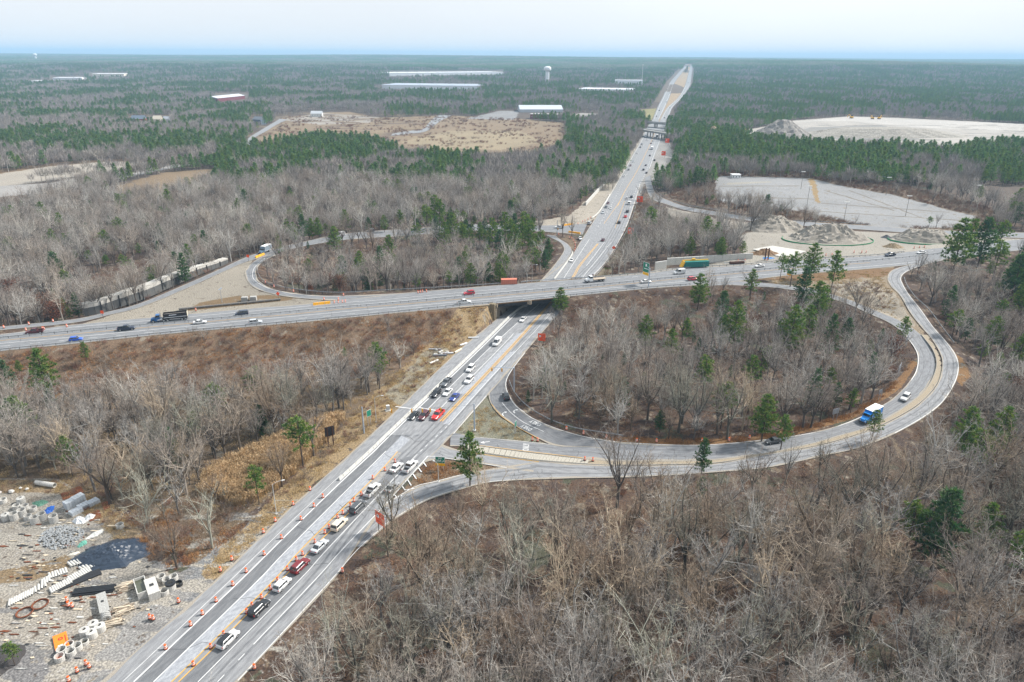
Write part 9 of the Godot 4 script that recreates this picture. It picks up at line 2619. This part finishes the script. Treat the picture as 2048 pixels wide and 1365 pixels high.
const DRUMS = {
	"outer row along the closed shoulder": [[-56.52, 0, -111.9], [-58.11, 0, -107.36], [-59.39, 0, -103.9], [-60.45, 0, -101.05], [-62.57, 0, -95.45], [-45.93, 0, -142.42], [-47.12, 0, -138.65], [-48.78, 0, -133.54], [-51.23, 0, -126.79], [-53.24, 0, -121.24], [-55.2, 0, -115.82]],
	"row beside the waiting queue": [[-48.56, 0, -110.8], [-49.5, 0, -108.33], [-50.57, 0, -106.07], [-51.03, 0, -104.4], [-53.27, 0, -98.78], [-54.47, 0, -95.74], [-55.97, 0, -91.8], [-35.3, 0, -150.6], [-36.77, 0, -143.39], [-38.02, 0, -140.85], [-38.45, 0, -138.89], [-39.6, 0, -135.87], [-40.49, 0, -134.33], [-41.5, 0, -130.61], [-42.01, 0, -128.63], [-43.37, 0, -125.36], [-44.96, 0, -121.3], [-45.78, 0, -119.52], [-46.81, 0, -116.55], [-47.8, 0, -113.18], [-30.88, 0, -158.47], [-32.84, 0, -154.39]],
	"on the gravel shoulder beside the road": [[-65.42, 0, -107.11], [-49.92, 0, -145.44], [-52.31, 0, -139.34], [-54.57, 0, -132.92], [-55.91, 0, -128.77], [-59.61, 0, -119.56], [-60.69, 0, -116.12]],
	"in the pipe yard": [[-74.97, 0, -91.88], [-74.07, 0, -91.24], [-75.66, 0, -90.31], [-75.97, 0, -88.37], [-87.53, 0, -107.26], [-85.57, 0, -105.7], [-86.44, 0, -105.92], [-68.23, 0, -102.54], [-68.98, 0, -102.79]],
	"at the edge of the wood by the road": [[-44.99, 0, -91.23], [-35.17, 0, -116.09]],
	"at the tip of the triangular island": [[5.89, 0, -170.3], [7.32, 0, -169.93]],
	"along the inside of the looping ramp": [[15.84, 0.4, -175.82], [20.53, 0.4, -173.29], [26.78, 0.4, -171.12], [35.04, 0.4, -169.29], [40.56, 0.4, -169.16], [53.36, 0.4, -169.5], [61.07, 0.4, -169.99], [67.23, 0.4, -171.3]],
	"on the median of the looping ramp": [[19.61, 0.25, -159.75], [21.73, 0.25, -159.37]],
	"on the closed gore of the upper highway": [[-186.9, 6.5, -237.88], [-179.95, 6.5, -241.44], [-173, 6.5, -244.71], [-177.17, 6.5, -235.47], [-171.9, 6.5, -236.65], [-171.23, 6.5, -236.46], [-164.62, 6.5, -239.36], [-124.71, 6.5, -257.77], [-77.67, 6.5, -271.6], [-72.46, 6.5, -267.67], [-71.75, 6.5, -271.7], [-70.89, 6.5, -268.01], [-69.38, 6.5, -268.54], [-68.27, 6.5, -268.99], [-40.13, 6.5, -281.38], [-39.21, 6.5, -281.87], [-38.36, 6.5, -282.56], [-36.69, 6.5, -282.93]],
	"inside the tight west ramp": [[-109.24, 6.45, -294.09], [-103.68, 6.45, -288.44], [-93.32, 6.45, -282.04], [-70.95, 6.45, -277.43]],
	"in the curved row by the closed ramp": [[34.95, 0, -404.61], [35.66, 0, -398.6], [35.91, 0, -392.75], [35.73, 0, -387.04], [35.28, 0, -381.47], [34.46, 0, -376.57], [33.85, 0, -405.81], [27.82, 0, -414.42]],
	"at the gravel site beside the upper highway": [[112.19, 6.2, -334.69], [115.69, 6.2, -335.4], [127.16, 6.2, -337.01], [160.67, 6.2, -346.68], [164.27, 6.2, -347.73], [177.94, 6.2, -352.94], [182, 6.2, -353.03], [184.26, 6.2, -353.08], [213.98, 6.2, -361.88], [217.51, 6.2, -363.01], [220.69, 6.2, -364.13]],
	"at the far corner by the white barrier": [[45.56, 0, -449.18], [47.48, 0, -452.2], [49.9, 0, -456.79], [52.04, 0, -461.45], [42.12, 0, -443.25]],
}
const GUARDRAILS = [
	["long guardrail above the brushy slope of the upper highway", [[-183.5, 6.5, -213.69], [-173.9, 6.5, -216.83], [-153.97, 6.5, -223.34], [-123.53, 6.5, -233.74], [-95.31, 6.5, -241.76], [-62.54, 6.5, -251.42], [-21.29, 6.5, -265.13], [-8.05, 6.5, -268.49]]],
	["guardrail above the wooded infield on the upper highway", [[22.64, 6.5, -278.11], [59.08, 6.5, -289.91], [78.84, 6.5, -294.95]]],
	["median guardrail between the carriageways of the upper highway", [[-191.14, 6.5, -224.15], [-181.24, 6.5, -227.56], [-138.15, 6.5, -240.56], [-108.24, 6.5, -249.84], [-87.17, 6.5, -256.38], [-65.12, 6.5, -263.22], [-53.59, 6.5, -266.15], [-5.21, 6.5, -280.8], [43.35, 6.5, -295], [69.52, 6.5, -303.74], [107.12, 6.5, -315.19], [136.53, 6.5, -324.59], [178.1, 6.5, -335.83], [224.1, 6.5, -350.86]]],
	["far-side guardrail of the upper highway by the gravel site", [[26.55, 6.5, -301.76], [59.87, 6.5, -311.33], [82.53, 6.5, -320.84], [110.55, 6.5, -326.57], [136, 6.5, -335.13], [182.68, 6.5, -345.48], [204.17, 6.5, -353.4]]],
	["curved guardrail round the wooded infield of the tight ramp", [[-121.18, 6.45, -319.05], [-117.45, 6.45, -308.45], [-112.27, 6.45, -298.48], [-105.89, 6.45, -291.25], [-94.76, 6.45, -285.1], [-79.56, 6.45, -280.74], [-70.16, 6.45, -280.51], [-56.66, 6.45, -283.4], [-38.66, 6.45, -286.84], [-5.46, 6.45, -294.24]]],
	["guardrail outside the curve of the outer ramp", [[180.47, 6.3, -307.71], [175.8, 6.1, -296.21], [171.46, 5.7, -280.71], [169.82, 5.4, -269.47], [167.84, 5.2, -261.05], [163.99, 4.7, -247.1], [160.4, 4.2, -233.15]]],
	["curved guardrail inside the right-turn lanes", [[-0.82, 0, -208.38], [0.42, 0, -201.18], [2.92, 0, -193.99], [6, 0, -188.22], [10.26, 0, -182.75], [15.4, 0, -178.37], [20.5, 0, -175.85], [26.64, 0, -174.06], [31.64, 0, -172.42]]],
	["guardrail along the grassy bank past the bridge", [[41.17, 0, -328.78], [49.99, 0, -354.09], [60.62, 0, -388.74], [74.63, 0, -439.8], [89.5, 0, -504.55], [108.37, 0, -587.01]]],
	["guardrail beside the narrow road to the gravel mounds", [[125.22, 0, -642.79], [116.64, 0, -575.42], [115.53, 0, -548.69], [118.85, 0.08, -528.8], [124.71, 1.81, -497.4], [137.66, 5.62, -460.22]]],
	["short guardrail behind the gravel mounds", [[174.01, 6, -427.75], [190.09, 6, -426.06], [217.76, 6, -419.2]]],
]
const BARRIERS = [
	["white temporary concrete barrier along the closed shoulder", [[-43.73, 0, -149.79], [-37.97, 0, -165.14], [-34.92, 0, -174.07], [-12.88, 0, -235.86], [0.98, 0, -275.48], [6.4, 0, -283.81]]],
	["white concrete barrier between the closed ramp and the lanes past the bridge", [[20.16, 0, -322.58], [24.88, 0, -339.71], [31.08, 0, -362.81], [33.27, 0, -373.88]]],
	["white concrete barrier on the far corner of the intersection", [[53.04, 0, -461.48], [58.87, 0, -477.64], [67.43, 0, -511.3], [76.12, 0, -547.46]]],
	["white concrete barrier at the gravel site beside the upper highway", [[103.96, 6.2, -330.65], [115.46, 6.2, -334.48]]],
]
const MEDIAN = [[[-12.22, 0.02, -168.05], [-12.55, 0.02, -164.6]], [[1.41, 0.02, -164.76], [0.45, 0.02, -160.91]], [[9.41, 0.02, -163.03], [7.92, 0.02, -159.37]], [[19.12, 0.05, -160.81], [18.22, 0.05, -158.2]], [[28.99, 0.2, -159.43], [28.69, 0.2, -157.35]], [[46.5, 0.48, -159.17], [46.14, 0.48, -157.57]], [[56.43, 0.65, -160], [55.98, 0.65, -158.39]], [[70.08, 0.9, -162.9], [68.69, 0.9, -161.99]], [[82.93, 1.2, -167.26], [82.5, 1.2, -165.66]], [[95.4, 1.55, -172.58], [94.54, 1.55, -170.33]], [[105.96, 1.9, -177.57], [105.83, 1.9, -176.1]], [[121.93, 2.3, -189.85], [121.19, 2.3, -186.74]], [[132.35, 2.75, -199.81], [132.45, 2.75, -197.14]], [[140.78, 3.05, -210.44], [141.23, 3.05, -207.71]], [[146.74, 3.35, -220.11], [147.13, 3.35, -217.17]], [[150.81, 3.65, -230.35], [152.42, 3.65, -229.22]], [[153.48, 4.1, -242.59], [156.04, 4.1, -242.12]]]
const WALL = [[[-167.46, 6.2, -254.99], 3.4], [[-163.2, 6.2, -258.24], 3.6], [[-160.07, 6.2, -264.24], 3.8], [[-156.97, 6.2, -270.81], 4], [[-153.27, 6.2, -279.34], 3.9], [[-150.87, 6.2, -291.91], 3.5], [[-148.42, 6.2, -302.62], 3], [[-146.21, 6.2, -310.31], 2.6], [[-144.45, 6.2, -315.66], 2.2], [[-142.13, 6.2, -322.91], 1.6], [[-139.88, 6.2, -330.91], 1]]
# where the bridge deck meets its abutments: near left, near right, far right, far left
const BRIDGE_CORNERS = [[-6.41, 6.5, -268.26], [21.22, 6.5, -276.95], [31.22, 6.5, -303.41], [4.06, 6.5, -296.01]]
